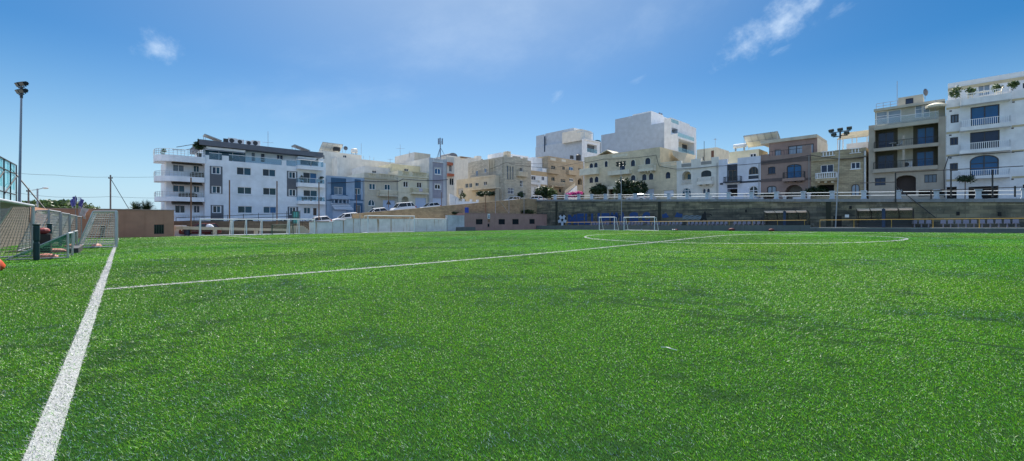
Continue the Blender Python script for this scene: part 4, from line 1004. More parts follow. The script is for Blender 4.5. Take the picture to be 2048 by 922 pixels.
# ---- 8 corner stone house
LIME = stone('limestone', (.58, .52, .41), .7, .3, .035, .25, .55, (.20, .18, .15), (.3, .3, 1.6)); LIMER = stone('rough_limestone', (.56, .50, .40), .7, .3, .04, .3, .55, (.18, .165, .14), (.3, .3, 1.6)); LIMED = plaster('dressed_limestone', (.60, .52, .39), .4)
h = House('corner_house', 'pale stone corner house with tall slit windows and stepped parapet', 'house', ('b', 62), U(785), U(1100), 6)
m = h.body(0, h.w, h.p(940, 180)[1], 13.5, LIME)
for r in ((808, 292, 832, 488), (846, 300, 868, 488), (884, 304, 905, 490)): h.win(m, *r, n=0, tr=.5, pm=P_GREY, fw=.05, fm=LIMED)
h.win(m, 991, 318, 1036, 376, n=1, pm=P_DARK, fw=.1); h.balc(978, 1110, 378, 412, 446, .9, 'solid', LIMED, LIMED); h.win(m, 992, 498, 1037, 596, n=1, tr=.45, pm=P_DARK, fw=.12)
h.win(m, 820, 606, 910, 697, n=3, tr=.62, pm=P_NAVY, fw=.12); h.win(m, 992, 648, 1037, 695, n=1, pm=P_DARK)
q = M()
for x0, x1, y in ((785, 812, 158), (900, 1000, 183), (1040, 1100, 192)): r = h.rect(x0, y, x1, y+14, 0); q.box(r[0], r[1], .0, .4, m['zt']+.001, m['zt']+.35)
q.build('parapet', LIME, h.root); h.slab('band', 786, 498, 905, 512, -.06, -.003, LIMED); h.slab('band', 786, 535, 905, 545, -.06, -.003, LIMED)
r = h.rect(722, 108, 772, 152, 4); q = M(); q.box(r[0]+2.2, r[1]+2.2, 4, 5.5, m['zt']+.001, m['zt']+2.2); q.build('chimney', LIME, h.root); h.done(); CORN = h
a_c = CORN.s0
h = House('corner_house_wing', 'stepped stone wing with flat canopy and terrace left of the corner house', 'house', ('a', a_c-.4), U(258), U(783), 6)
m = h.body(0, h.w-1.1, h.p(520, 205)[1], 10, LIMER)
for r in ((363, 362, 395, 440), (485, 332, 516, 392)): h.win(m, *r, n=1, pm=P_BLUE, fw=.08)
h.win(m, 320, 340, 330, 395, n=0, pm=P_DARK, fw=.05)
q = M()
for x in (566, 588, 608, 628): r = h.rect(x, 205, x+8, 450); q.box(r[0], r[1], -.4, -.003, r[2], r[3])
q.build('fin', LIMED, h.root)
for x in (576, 597, 617): h.win(m, x, 320, x+9, 380, n=0, pm=P_DARK, fw=.03)
low = h.body(h.p(92, 0, -1.5)[0], h.p(640, 0, -1.5)[0], h.p(365, 462, -1.5)[1], 1.4, LIMED, d=-1.5, name='terrace_wall')
for r in ((213, 545, 258, 608), (268, 540, 313, 605), (356, 534, 404, 583), (476, 517, 524, 569), (368, 678, 398, 724)): h.win(low, *r, n=1, pm=P_DARK, fw=.07)
h.garage(low, 115, 615, 188, 700, plain('grey_garage', (.40, .40, .40), .6)); h.void(low, 420, 680, 480, 735, rise='r', rec=.9)
h.slab('canopy', 248, 608, 652, 632, -3.0, -1.503, LIMED); h.balc(290, 640, 402, 440, 466, .1, 'bars', LIMED, GALV, d=-1.5)
h.win(low, 600, 650, 645, 705, n=1, pm=P_DARK); h.done()

# ---- 9 white-and-orange house, tan house
ORNG = plaster('orange_band', (.52, .38, .22), .25); TAN = stone('tan_stone', (.44, .35, .24), .5, .25, .014, .18, .5, (.22, .16, .1)); TANT = plaster('tan_trim', (.47, .37, .25), .3)
crop(1040, 290, 7.686)
h = House('terraced_house', 'white house with orange bands behind the roadside bushes', 'house', ('b', 66), U(118), U(427), 6)
m = h.body(0, h.w-.003, h.p(270, 400)[1], 11, WHITE)
h.win(m, 176, 477, 243, 537, n=1, pm=P_NAVY); h.win(m, 333, 486, 375, 545, n=1, pm=P_NAVY); h.balc(148, 315, 540, 575, 606, .9, 'bars', WHITE, GREI)
h.slab('band', 119, 402, 426, 470, -.05, -.003, ORNG); h.slab('band', 119, 602, 150, 655, -.05, -.003, ORNG); h.slab('band', 318, 608, 426, 650, -.05, -.003, ORNG)
t2 = h.body(h.p(200, 0, 2)[0], h.w-.05, h.p(312, 203, 2)[1], 8, WHITE, d=2, zb=m['zt']-.3, name='upper_wall')
t3 = h.body(0.02, h.p(260, 0, 7)[0], h.p(120, 135, 7)[1], 6, WHITE, d=10.5, zb=m['zt']-.3, name='rear_wall')
q = M(); r = h.rect(120, 345, 420, 400, .05); q.tube((r[0], .1, r[3]), (r[1], .1, r[3]), .05, 5)
for i in range(9): x = r[0]+(r[1]-r[0])*i/8; q.tube((x, .1, r[2]), (x, .1, r[3]), .03, 4)
q.box(r[0]+1.5, r[0]+3.4, .05, .2, r[2], r[3]-.1); q.box(r[1]-2, r[1]-.3, .05, .2, r[2], r[3]-.1); q.build('terrace_rail', WHITE, h.root); h.done(); WOH = h
h = House('terraced_house', 'tan stone house with arched windows and white outside staircase', 'house', ('b', 66), U(429), U(976), 6)
m = h.body(0, h.w, h.p(700, 210)[1], 11, TAN)
for r in ((482, 318, 544, 374), (652, 328, 694, 385), (898, 352, 938, 388)): h.win(m, *r, n=1, pm=P_DARK, fm=TANT, fw=.1)
h.win(m, 755, 336, 820, 390, n=1, pm=P_BLUE, fw=.1); h.win(m, 758, 512, 820, 560, n=1, pm=P_DARK, fw=.15); h.win(m, 482, 486, 536, 553, n=1, rise='r', pm=P_DARK, fm=TANT, fw=.1); h.void(m, 890, 512, 955, 610, rise='r', rec=1)
h.win(m, 625, 520, 700, 575, n=1, tr=.6, pm=P_DARK, fm=TANT, fw=.12); h.win(m, 598, 672, 638, 730, n=0, rise='r', pm=P_DARK, fm=TANT)
for r in ((468, 200, 548, 240), (640, 222, 706, 258)): h.slab('parapet_panel', *r, -.05, -.003, plaster('pale_trim', (.62, .58, .48), .3))
h.balc(452, 610, 380, 428, 442, .9, 'solid', TANT, TANT); h.balc(752, 884, 392, 446, 462, .9, 'solid', TANT, TANT); h.balc(495, 702, 572, 625, 642, 1.2, 'bars', TANT, LIMED)
h.slab('band', 430, 268, 974, 282, -.1, -.003, TANT)
q = M()
for i in range(10):
    x0, z0 = h.p(690+15*i, 745-13*i, -2.5); q.box(x0, x0+.45, -3.4, -2.2, -1, z0)
q.build('staircase', WHITE, h.root); q = M()
a, b_ = h.p(685, 715, -3.4), h.p(845, 600, -3.4); q.hexa([(a[0], -3.5, a[1]-.6), (b_[0], -3.5, b_[1]-.6), (b_[0], -3.41, b_[1]-.6), (a[0], -3.41, a[1]-.6), (a[0], -3.5, a[1]+.3), (b_[0], -3.5, b_[1]+.3), (b_[0], -3.41, b_[1]+.3), (a[0], -3.41, a[1]+.3)]); q.build('stair_wall', LIMED, h.root)
h.done(); TANH = h
acunit(TANH.at(795, 215, 2), ANG_A, 'dark roof unit left of the black drum on tan house roof', 1.4, True); 
o = empty('water_tank', TANH.at(898, 235, 2), 0, 'black water drum on the tan house roof', 'water tank'); q = M(); q.lathe((0, 0, 0), [(.75, 0), (.8, 1.5), (.5, 1.8), (.2, 1.85)], 14); q.build('drum', BLK, o); q = M(); q.lathe((0, 0, 1.85), [(.25, 0), (.25, .1)], 10); q.build('lid', BLK, o)
# ---- 10 tall white blocks behind
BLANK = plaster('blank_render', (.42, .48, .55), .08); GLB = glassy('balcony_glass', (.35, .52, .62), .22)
crop(1060, 210, 3.414)
h = House('tall_block', 'tall white block with blank wall and small corner balconies, left of the tallest block', 'building', ('a', 112), U(38), U(374), 5.5, 'buildings up the hill')
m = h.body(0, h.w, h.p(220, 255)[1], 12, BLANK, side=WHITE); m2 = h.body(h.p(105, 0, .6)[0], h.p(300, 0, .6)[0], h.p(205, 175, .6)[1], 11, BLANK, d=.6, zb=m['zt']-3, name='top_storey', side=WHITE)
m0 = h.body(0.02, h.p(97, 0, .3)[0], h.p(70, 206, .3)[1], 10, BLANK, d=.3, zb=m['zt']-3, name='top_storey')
h.slab('shaft', 96, 215, 104, 320, -.02, -.002, P_NAVY); a_e = 112; bfr = -(h.s0+h.w); h.done(); TB1 = h
h = House('block_front', 'recessed balconies with glass rails on the front of the left white block', 'building', ('b', bfr-1.3), U(376), U(478), 5.5, 'buildings up the hill')
m = h.body(0, h.w, h.p(430, 240)[1], 1.29, WHITE); h.void(m, 390, 270, 458, 325, rec=1.2, mat=GREYP); h.slab('glass_rail', 390, 300, 458, 326, -.04, -.01, GLB); h.slab('roof_edge', 374, 240, 480, 247, -.3, -.003, WHITE)
m2 = h.body(.4, h.p(420, 0, 2)[0], h.p(335, 160, 2)[1], 8, PALEW, d=2, zb=m['zt']-.3, name='top_storey'); h.win(m2, 385, 208, 410, 228, n=0, pm=P_DARK) if False else None
q = M(); x0, z0 = h.p(372, 238, 0); x1, z1 = h.p(434, 192, 0)
for x in (x0, x1): q.tube((x, .1, z0), (x, .1, z1), .06, 5)
q.tube((x0, .1, z1), (x1, .1, z1), .06, 5); q.tube((x0, .1, z1), (x0, 3, z1), .06, 5); q.tube((x1, .1, z1), (x1, 3, z1), .06, 5); q.build('pergola', plain('pergola_blue', (.25, .4, .55), .5), h.root)
q = M(); xg0, xg1 = h.p(460, 0, .6)[0], h.p(482, 0, .6)[0]; q.box(xg0, xg1, .6, 2, h.p(470, 330, .6)[1], h.p(470, 240, .6)[1]); q.build('stair_tower', P_GREEN, h.root); h.done()

h = House('tallest_block', 'tallest white block with large blank stepped wall above the cream house', 'building', ('a', 92), U(486), U(1008), 5, 'buildings up the hill')
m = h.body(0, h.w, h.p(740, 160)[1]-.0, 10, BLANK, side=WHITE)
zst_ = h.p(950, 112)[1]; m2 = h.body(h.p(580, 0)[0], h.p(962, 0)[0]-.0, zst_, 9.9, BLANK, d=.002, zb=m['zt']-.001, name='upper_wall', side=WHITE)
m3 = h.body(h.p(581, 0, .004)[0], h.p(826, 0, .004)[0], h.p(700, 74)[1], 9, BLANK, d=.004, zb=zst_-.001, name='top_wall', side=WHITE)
bfr2 = -(h.s0+h.w); bup = -(h.s0+h.p(962, 0)[0]); btop = -(h.s0+h.p(826, 0, .004)[0]); h.done(); TB2 = h
h = House('block_front', 'glass-railed balconies stacked on the right-hand front of the tallest block', 'building', ('b', bfr2-1.75), U(1011), U(1136), 5, 'buildings up the hill')
zt1 = h.p(1070, 200)[1]
m = h.body(0, h.w, h.p(1120, 228)[1], 1.74, WHITE)
h.void(m, 1014, 246, 1122, 329, rec=1.6, mat=GREI); h.win(m, 1040, 330, 1066, 345, n=0, pm=P_DARK) if False else None
h.slab('glass_rail', 1014, 302, 1122, 330, -.05, -.02, GLB); h.slab('slab_edge', 1010, 330, 1124, 342, -.06, -.003, WHITE); h.slab('balcony', 1010, 312, 1124, 330, -.04, -.002, WHITE) if False else None
r = h.rect(1040, 270, 1072, 318, 1.55); q = M(); q.box(r[0], r[1], 1.55, 1.59, r[2], r[3]); q.build('pane', P_DARK, h.root)
h.slab('glass_rail', 1010, 204, 1120, 230, -.05, -.02, GLB); h.slab('slab_edge', 1010, 231, 1124, 243, -.06, -.003, WHITE); h.done()
h = House('block_front', 'set-back top storey with open loggia on the tallest block', 'building', ('b', bup-1.6), U(963), U(1090), 5, 'buildings up the hill')
m = h.body(0, h.w, h.p(1050, 118)[1], 1.59, WHITE, zb=12); h.void(m, 968, 160, 1020, 196, rec=1.5, mat=GREYP); h.win(m, 1046, 184, 1066, 212, n=1, pm=P_NAVY); h.slab('glass_rail', 965, 102, 1015, 126, -.02, -.005, GLB); h.done()
h = House('block_front', 'small white stair room with two chimneys on top of the tallest block', 'building', ('b', btop-.02), U(828), U(910), 5, 'buildings up the hill')
m = h.body(0, h.w, h.p(868, 55)[1], 5, WHITE, zb=14); h.win(m, 846, 102, 856, 122, n=0, pm=P_DARK, fw=.05); h.win(m, 864, 108, 876, 118, n=0, pm=P_DARK, fw=.05); h.win(m, 882, 108, 892, 118, n=0, pm=P_DARK, fw=.05)
for x in (884, 898): x0 = h.p(x, 0, 1)[0]; q = M(); q.tube((x0, 1, m['zt']), (x0, 1, m['zt']+.85), .22, 8); q.build('chimney', GREYP, h.root)
h.done()

# ---- 11 cream house
CRST = stone('cream_stone', (.70, .59, .41), .5, .26, .010, .13, .4, (.30, .26, .18)); CRTR = plaster('cream_trim', (.74, .68, .54), .4); CRPL = plaster('cream_plaster', (.64, .53, .35), .3)
crop(1160, 280, 7.09)
h = House('cream_house', 'big cream stone house with arched windows and white balconies', 'house', ('a', 76), U(60), U(1134), zst(40))
m = h.body(0, h.w, h.p(900, 130)[1], 11, CRST, side=CRPL)
WB_ = dict(n=1, pm=P_NAVY, fm=plain('navy_frame', (.03, .04, .07), .4), fw=.08, rise='r')
for r in ((137, 330, 185, 408), (200, 320, 250, 398), (350, 298, 392, 382), (721, 282, 780, 372), (924, 252, 997, 345), (133, 527, 185, 608), (207, 519, 262, 600), (562, 527, 620, 596), (722, 499, 787, 575), (881, 484, 943, 572), (976, 472, 1040, 563)):
    fo = h.win(m, *r, **WB_)
    x0, x1, z0, z1 = h.rect(*r); e_ = .16; ri = min((x1-x0)/2, (z1-z0)*.6); q = M()          # pale surround
    inn = [(x0, z0)]+arch_pts(x0, x1, z1, ri)+[(x1, z0)]; out = [(x0-e_, z0)]+arch_pts(x0-e_, x1+e_, z1+e_, ri+e_)+[(x1+e_, z0)]
    for i in range(len(inn)-1): q.hexa([(out[i][0], -.04, out[i][1]), (out[i+1][0], -.04, out[i+1][1]), (out[i+1][0], -.002, out[i+1][1]), (out[i][0], -.002, out[i][1]), (inn[i][0], -.04, inn[i][1]), (inn[i+1][0], -.04, inn[i+1][1]), (inn[i+1][0], -.002, inn[i+1][1]), (inn[i][0], -.002, inn[i][1])])
    q.build('surround', CRTR, fo)
h.win(m, 563, 332, 637, 440, n=1, pm=P_NAVY, fm=MC['navy_frame'], rise=.35)
h.slab('string_course', 62, 262, 1134, 272, -.06, -.003, CRTR) if False else None
h.balc(-8, 236, 400, 444, 492, 1.1, 'solid', CRTR, CRTR); h.balc(392, 692, 428, 466, 490, 1.1, 'solid', CRTR, CRTR); h.balc(818, 1040, 348, 408, 440, 1.1, 'baluster', CRTR, CRTR)
q = M()
for x in (850, 885, 922, 960, 1000): r = h.rect(x, 440, x+16, 462, -.5); q.box(r[0], r[1], -.8, -.003, r[2], r[3])
q.build('corbel', CRTR, h.root)
h.garage(m, 926, 692, 1050, 800); h.slab('balustrade_panel', 458, 205, 672, 238, -.05, -.002, CRTR)
q = M(); r = h.rect(380, 655, 530, 695, -1.6); q.box(r[0], r[1], -1.6, -.003, r[2], r[3]); r1 = h.rect(385, 700, 402, 800, -1.5); q.box(r1[0], r1[1], -1.5, -1.1, -1, r[2]-.001); r1 = h.rect(480, 700, 500, 800, -1.5); q.box(r1[0], r1[1], -1.5, -1.1, -1, r[2]-.001); q.build('porch', CRTR, h.root)
h.void(m, 408, 705, 478, 800, rec=.8, mat=plain('olive_door', (.06, .05, .03), .6))
q = M(); x0, z0 = h.p(300, 190, 2); x1, z1 = h.p(440, 135, 2); zz = m['zt']   # pitched pergola roof
q.hexa([(x0, .3, zz), (x1, .3, zz+.9), (x1, 4.5, zz+.9), (x0, 4.5, zz), (x0, .3, zz+.12), (x1, .3, zz+1.05), (x1, 4.5, zz+1.05), (x0, 4.5, zz+.12)]); q.hexa([(x1, .3, zz+.9), (x1+1.6, .3, zz), (x1+1.6, 4.5, zz), (x1, 4.5, zz+.9), (x1, .3, zz+1.05), (x1+1.6, .3, zz+.12), (x1+1.6, 4.5, zz+.12), (x1, 4.5, zz+1.05)]); q.build('roof_shelter', CRTR, h.root)
h.done(); CREAMH = h
h = House('cream_annexe', 'low cream annexe with white balustrade right of the big cream house', 'house', ('a', 76), U(1136), U(1372), zst(31))
m = h.body(0, h.w-.003, h.p(1250, 378)[1], 10, CRST); h.win(m, 1214, 452, 1280, 545, **WB_); h.garage(m, 1187, 712, 1328, 800)
zt = m['zt']; q = M(); q.box(.02, h.w-.02, -.06, .14, zt+.001, zt+.12); q.box(.02, h.w-.02, -.06, .14, zt+.75, zt+.9)
for i in range(14): x = .2+(h.w-.4)*i/13; q.tube((x, .04, zt+.12), (x, .04, zt+.42), .05, 6, .08, False); q.tube((x, .04, zt+.42), (x, .04, zt+.75), .08, 6, .05, False)
q.build('balustrade', CRTR, h.root)
crop(1330, 250, 4.01)
q = M(); x0, z0 = h.p(80, 232, 5); x1, z1 = h.p(165, 300, 5); q.hexa([(x0, 4, z0-.4), (x1, 4, z1-.2), (x1, 8, z1-.2), (x0, 8, z0-.4), (x0, 4, z0+.5), (x1+.8, 4, z1+1.6), (x1+.8, 8, z1+1.6), (x0, 8, z0+.5)]); q.build('roof_shelter', GREI, h.root); h.done()
# ---- 12 white-cream house, 13 white-blue house
crop(1340, 280, 7.09)
WCR = plaster('white_cream', (.74, .71, .64), .25); GRYT = plaster('grey_trim', (.30, .29, .27), .3)
h = House('terraced_house', 'white-cream house with arched loggia and stone balconies', 'house', ('a', 76), U(91), U(689), zst(22))
m = h.body(0, h.w-.003, h.p(390, 310)[1], 11, WCR)
zt = m['zt']; 
for x0, x1, y in ((298, 438, 296), (586, 689, 272), (91, 162, 316)): xa, xb = h.p(x0, 0)[0], min(h.w-.01, h.p(x1, 0)[0]); q = M(); q.box(xa, xb, 0, .4, zt+.001, zt+.55); q.build('parapet', WCR, h.root)
h.slab('parapet_panel', 163, 335, 298, 380, -.04, -.002, GRYT); h.slab('parapet_panel', 438, 302, 587, 345, -.04, -.002, GRYT); h.slab('cornice', 92, 392, 688, 402, -.12, -.003, WCR)
h.void(m, 168, 442, 298, 618, rise='r', rec=1.3, mat=CRPL); h.win(m, 441, 430, 585, 528, n=1, rise=.5, pm=P_DARK, fm=FRD); h.win(m, 166, 680, 298, 812, n=2, tr=.7, rise='r', pm=P_TEAL, fw=.09)
r = h.rect(250, 485, 296, 560, 1.28); q = M(); q.box(r[0], r[1], 1.25, 1.28, r[2], r[3]); q.build('pane', P_TEAL, h.root)
for r in ((459, 684, 508, 768), (516, 682, 567, 768)): h.win(m, *r, n=0, rise='r', pm=P_NAVY, fm=WCR, fw=.1)
h.balustrade(165, 572, 297, 610, .0, WCR, 9); h.balc(380, 592, 522, 588, 628, 1.0, 'baluster', WCR, WCR)
q = M()
for x in (400, 480, 570): r = h.rect(x, 630, x+30, 648, -.5); q.box(r[0], r[1], -.8, -.003, r[2], r[3])
q.build('corbel', CRTR, h.root); h.done()
WBL = plaster('blue_white', (.66, .68, .76), .12); SLATE = plaster('dark_slate', (.045, .055, .075), .15)
h = House('terraced_house', 'blue-white house with dark slate centre strip and black balcony', 'house', ('a', 76), U(690), U(1286), zst(12))
m = h.body(0, h.w-.003, h.p(880, 330)[1], 11, WBL); zt = m['zt']; q = M(); x1 = h.p(812, 0)[0]; x2 = h.p(957, 0)[0]
q.box(0, x1, 0, .4, zt+.001, h.p(750, 275)[1]); q.build('parapet', WBL, h.root); q = M(); q.box(x2, h.w-.003, 0, .4, zt+.001, h.p(1120, 240)[1]); q.build('parapet', WBL, h.root)
h.win(m, 831, 428, 942, 582, n=1, pm=P_DARK, fm=FRB, fw=.1); panel_round(h, h.rect(811, 344, 956, 588), h.rect(831, 428, 942, 588), SLATE)
h.balc(752, 992, 515, 585, 600, 1.1, 'bars', SLATE, BLK); h.slab('band', 992, 578, 1285, 602, -.06, -.003, SLATE); h.slab('band', 708, 608, 752, 634, -.06, -.003, SLATE)
h.void(m, 812, 690, 956, 800, rec=1.4); h.slab('panel', 811, 632, 956, 682, -.03, -.002, SLATE)
h.win(m, 1116, 377, 1252, 488, n=2, rise='r', pm=P_DARK, fm=FRB, fw=.12); h.slab('panel', 1113, 503, 1254, 550, -.03, -.002, SLATE); h.slab('panel_frame', 1106, 494, 1260, 502, -.05, -.002, WHITE)
h.win(m, 1116, 650, 1250, 800, n=1, rise='r', tr=.55, pm=P_DARK, fw=.1)
yb = h.body(h.p(838, 0, 3)[0], h.p(1262, 0, 3)[0], h.p(1050, 150, 3)[1], 5, YELL, d=3, zb=zt-.2, name='roof_room'); h.win(yb, 1131, 190, 1222, 266, n=1, pm=P_DARK, fm=WHITE, fw=.09, sill=1)
h.done(); WBH = h
solar(WBH.at(1040, 122, 3.2), ANG_B, 5.2, 3.2, R(-32), 'large solar array seen from below on the yellow roof room', .5, 5)
tk = empty('water_heater', WBH.at(905, 165, 4), ANG_B, 'white horizontal water heater tank on the yellow roof room', 'water heater'); q = M(); q.tube((0, 0, .9), (2.0, 0, .9), .38, 12); q.build('tank', WHITE, tk); 
for x in (.3, 1.7): q = M(); q.box(x-.04, x+.04, -.3, .3, 0, .55); q.build('stand', GALV, tk)
h = House('pale_block', 'cream block with curved corner behind the white-cream house', 'building', ('a', 90), U(380), U(662), zst(26), 'buildings up the hill')
m = h.body(0, h.w, h.p(520, 120)[1], 7, CREM); q = M(); r = h.rect(585, 150, 622, 275, 0); q.box(r[0], r[1], -.05, -.002, r[2], r[3]); q.build('shutter', plain('brown_shutter', (.14, .06, .035), .7), h.root); h.win(m, 464, 236, 478, 290, n=0, pm=P_DARK, fw=.04)
q = M(); x = h.p(486, 0)[0]; q.tube((x, -.06, -1), (x, -.06, m['zt']+1.6), .05, 5); q.build('pipe', BLK, h.root); h.done(); PCB = h
antenna(PCB.at(642, 170, 2), 3.0, 'thin aerial on the curved cream block', ((.9, .35),), .5)

# ---- 14 brown house, 15 stone house
crop(1500, 230, 3.688)
BRN = plaster('mauve_brown', (.30, .215, .185), .2); BRND = plaster('dark_brown', (.13, .10, .095), .2); CRS = plaster('cream_side', (.66, .62, .52), .2)
h = House('terraced_house', 'mauve-brown house with glazed penthouse and arched balcony door', 'house', ('a', 76), U(80), U(449), zst(4))
m = h.body(0, h.w-.003, h.p(200, 298)[1], 11, BRN); zt = m['zt']; q = M(); q.box(h.p(385, 0)[0], h.w-.003, 0, .35, zt+.001, zt+1.1); q.build('parapet', BRN, h.root); q = M(); q.box(0, h.p(140, 0)[0], 0, .35, zt+.001, zt+.35); q.build('parapet', BRN, h.root)
g = M(); xa, xb = h.p(142, 0)[0], h.p(384, 0)[0]; g.tube((xa, .15, zt+.75), (xb, .15, zt+.75), .035, 5)
for i in range(12): x = xa+(xb-xa)*i/11; g.tube((x, .15, zt), (x, .15, zt+.75), .02, 4, None, False)
g.build('terrace_rail', BLK, h.root)
h.slab('band', 81, 322, 448, 352, -.06, -.003, BRND); h.slab('band', 82, 468, 236, 492, -.04, -.003, BRND); h.slab('band', 400, 462, 448, 480, -.04, -.003, BRND)
h.win(m, 133, 381, 187, 433, n=1, rise=.18, pm=P_NAVY, fm=FRD, sill=1, sm=BRND); h.win(m, 271, 362, 380, 466, n=1, rise=.4, tr=.85, pm=P_BLUE, fm=FRD, fw=.1); h.balc(238, 398, 418, 464, 486, 1.0, 'bars', BRN, BLK)
h.win(m, 126, 522, 195, 580, n=1, rise=.3, pm=P_PALE, fm=FRD, fw=.12); h.void(m, 258, 514, 390, 640, rise='r', rec=2.0, mat=GRYT)
q = M()
for x in (262, 310, 355): r = h.rect(x, 486, x+22, 494, -.5); q.box(r[0], r[1], -.8, -.003, r[2], r[3])
q.build('corbel', BRND, h.root)
ph = h.body(h.p(140, 0, 2.5)[0], h.p(496, 0, 2.5)[0], h.p(318, 188, 2.5)[1], 8, BRN, d=2.5, zb=zt-.2, name='penthouse_wall', side=CRS)
h.win(ph, 183, 254, 228, 303, n=0, pm=P_PALE, fm=FRB); h.win(ph, 281, 220, 470, 300, n=2, pm=P_PALE, fm=FRD, fw=.1)
q = M(); q.box(ph['x0']-1.2, ph['x1'], 2.2, 10, ph['zt'], ph['zt']+.5); q.build('roof', GREI, h.root); h.done(); BRH = h
STN = stone('grey_yellow_stone', (.44, .36, .23), .52, .26, .03, .3, .75, (.085, .075, .055), (.25, .25, 2.0))
h = House('terraced_house', 'weathered yellow-grey stone house with white baluster panels', 'house', ('a', 76), U(450), U(858), zst(-4))
m = h.body(0, h.w-.003, h.p(655, 258)[1], 11, STN)
h.balustrade(530, 272, 622, 300, 0, WHITE); h.balustrade(742, 250, 813, 278, 0, WHITE); h.slab('cornice', 451, 316, 857, 326, -.2, -.003, STN)
h.win(m, 521, 365, 617, 424, n=1, pm=P_NAVY, fw=.09); h.win(m, 743, 347, 814, 397, n=1, pm=P_NAVY, fw=.1, sill=1, sm=WHITE); h.balc(480, 636, 424, 466, 486, 1.0, 'baluster', STN, WHITE)
h.win(m, 746, 508, 809, 600, n=1, rise='r', pm=P_PALE, fm=FRB, fw=.1); h.void(m, 505, 514, 620, 600, rec=1.2)
q = M(); q.tube((h.w-.12, -.12, -1), (h.w-.12, -.12, m['zt']-.5), .07, 6); q.build('drainpipe', WHITE, h.root)
q = M()
for x in (500, 550, 600): r = h.rect(x, 488, x+18, 500, -.5); q.box(r[0], r[1], -.7, -.003, r[2], r[3])
q.build('corbel', CRTR, h.root)
rb = h.body(h.p(712, 0, 4)[0], h.p(872, 0, 4)[0], h.p(790, 205, 4)[1], 4, WHITE, d=4, zb=m['zt']-.2, name='roof_room'); h.done(); STH = h
pg = empty('pergola', W(80, -STH.s0-STH.p(640, 0, 4)[0], STH.zb+STH.bodies[0]['zt']-.05), ANG_B, 'white slatted pergola canopy on the stone house roof', 'pergola'); Lp = STH.p(870, 0, 4)[0]-STH.p(640, 0, 4)[0]
q = M()
for i in range(12): y = i*.42; q.box(0, Lp, y, y+.3, 2.2+.15*i, 2.25+.15*i)
q.build('canopy', CRTR, pg); q = M()
for x in (.1, Lp/2, Lp-.1):
    q.box(x-.06, x+.06, .02, .14, 0, 2.19); q.box(x-.06, x+.06, 4.6, 4.74, 0, 3.8)
q.build('post', STEELW, pg)

# ---- 16 grey block
crop(1730, 180, 4.006)
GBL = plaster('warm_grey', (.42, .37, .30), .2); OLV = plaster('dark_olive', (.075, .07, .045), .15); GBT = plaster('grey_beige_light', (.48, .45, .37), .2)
h = House('apartment_building', 'grey four-storey building with deep dark balconies and glazed roof terrace', 'building', ('a', 76), U(29), U(652), zst(-9))
m = h.body(0, h.w-.003, h.p(330, 248)[1]-.0, 12, GBL)
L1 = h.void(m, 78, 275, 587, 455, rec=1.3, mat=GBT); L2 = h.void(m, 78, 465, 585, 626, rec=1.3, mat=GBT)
for r, pr, ri, pm in (((105, 340, 235, 456), (80, 300, 262, 460), .35, P_NAVY), ((415, 300, 556, 416), (387, 258, 587, 428), .35, P_BLUE), ((100, 522, 232, 632), (80, 478, 258, 634), 0, P_NAVY), ((411, 492, 553, 602), (385, 448, 585, 610), 0, P_BLUE)):
    x0, x1, z0, z1 = h.rect(*r, 1.28); lo_ = L1[2] if r[1] < 450 and r[3] < 460 else L2[2]; z0 = lo_+.02
    px0, px1, pz0, pz1 = h.rect(*pr, 1.28); hi_ = L1[3] if lo_ == L1[2] else L2[3]
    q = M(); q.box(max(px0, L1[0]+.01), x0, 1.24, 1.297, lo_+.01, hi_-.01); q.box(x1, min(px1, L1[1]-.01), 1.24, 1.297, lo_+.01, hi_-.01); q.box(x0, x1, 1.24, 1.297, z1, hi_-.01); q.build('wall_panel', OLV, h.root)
    f = M(); t = .1; f.box(x0, x0+t, 1.2, 1.295, z0, z1); f.box(x1-t, x1, 1.2, 1.295, z0, z1); f.box(x0+t, x1-t, 1.2, 1.295, z1-t, z1); f.box((x0+x1)/2-.05, (x0+x1)/2+.05, 1.21, 1.295, z0, z1-t)
    fo = f.build('window', FRD, h.root); g = M(); g.box(x0+t, x1-t, 1.26, 1.294, z0, z1-t); g.build('pane', pm, fo)
h.balc(68, 590, 392, 444, 470, .5, 'bars', GBL, BLK); h.balc(64, 582, 560, 618, 648, .5, 'bars', GBL, BLK)
q = M(); xc0, xc1 = h.p(300, 0, -.4)[0], h.p(318, 0, -.4)[0]; q.box(xc0, xc1, -.4, -.1, L1[2]+.0, L1[2]+1.5); q.box(xc0, xc1, -.4, -.1, L2[2], L2[3]-.1); q.build('pillar', GBL, h.root)
h.win(m, 79, 704, 165, 764, n=1, pm=P_NAVY, fm=FRD); h.void(m, 248, 682, 408, 840, rise=.5, rec=1.0, mat=plain('dark_wood_door', (.035, .02, .015), .6)); h.win(m, 476, 676, 575, 741, n=2, pm=P_GREY, fm=FRD); h.void(m, 428, 798, 640, 850, rec=.8)
zt = m['zt']
h.slab('terrace_edge', 72, 262, 590, 290, -.5, -.003, GBT)
ph = h.body(h.p(80, 0, .8)[0], h.p(642, 0, .8)[0], h.p(360, 118, .8)[1], 9, GBT, d=.8, zb=zt-.3, name='penthouse_wall')
for r in ((88, 172, 180, 282), (184, 160, 290, 275), (400, 120, 460, 220), (464, 118, 520, 218), (528, 105, 582, 135), (590, 95, 636, 128)): h.win(ph, *r, n=0, tr=.66 if r[3] > 200 else 0, pm=P_PALE, fm=FRW, fw=.07, rec=.1)
g = M(); xa, xb = h.p(80, 0, -.4)[0], h.p(590, 0, -.4)[0]; zz = h.p(330, 262, -.5)[1]; g.tube((xa, -.4, zz+1.0), (xb, -.4, zz+1.0), .03, 5); g.m(1); g.box(xa, xb, -.41, -.395, zz+.05, zz+.97); g.build('glass_rail', [FRW, glassy('clear_rail', (.5, .6, .6), .2)], h.root)
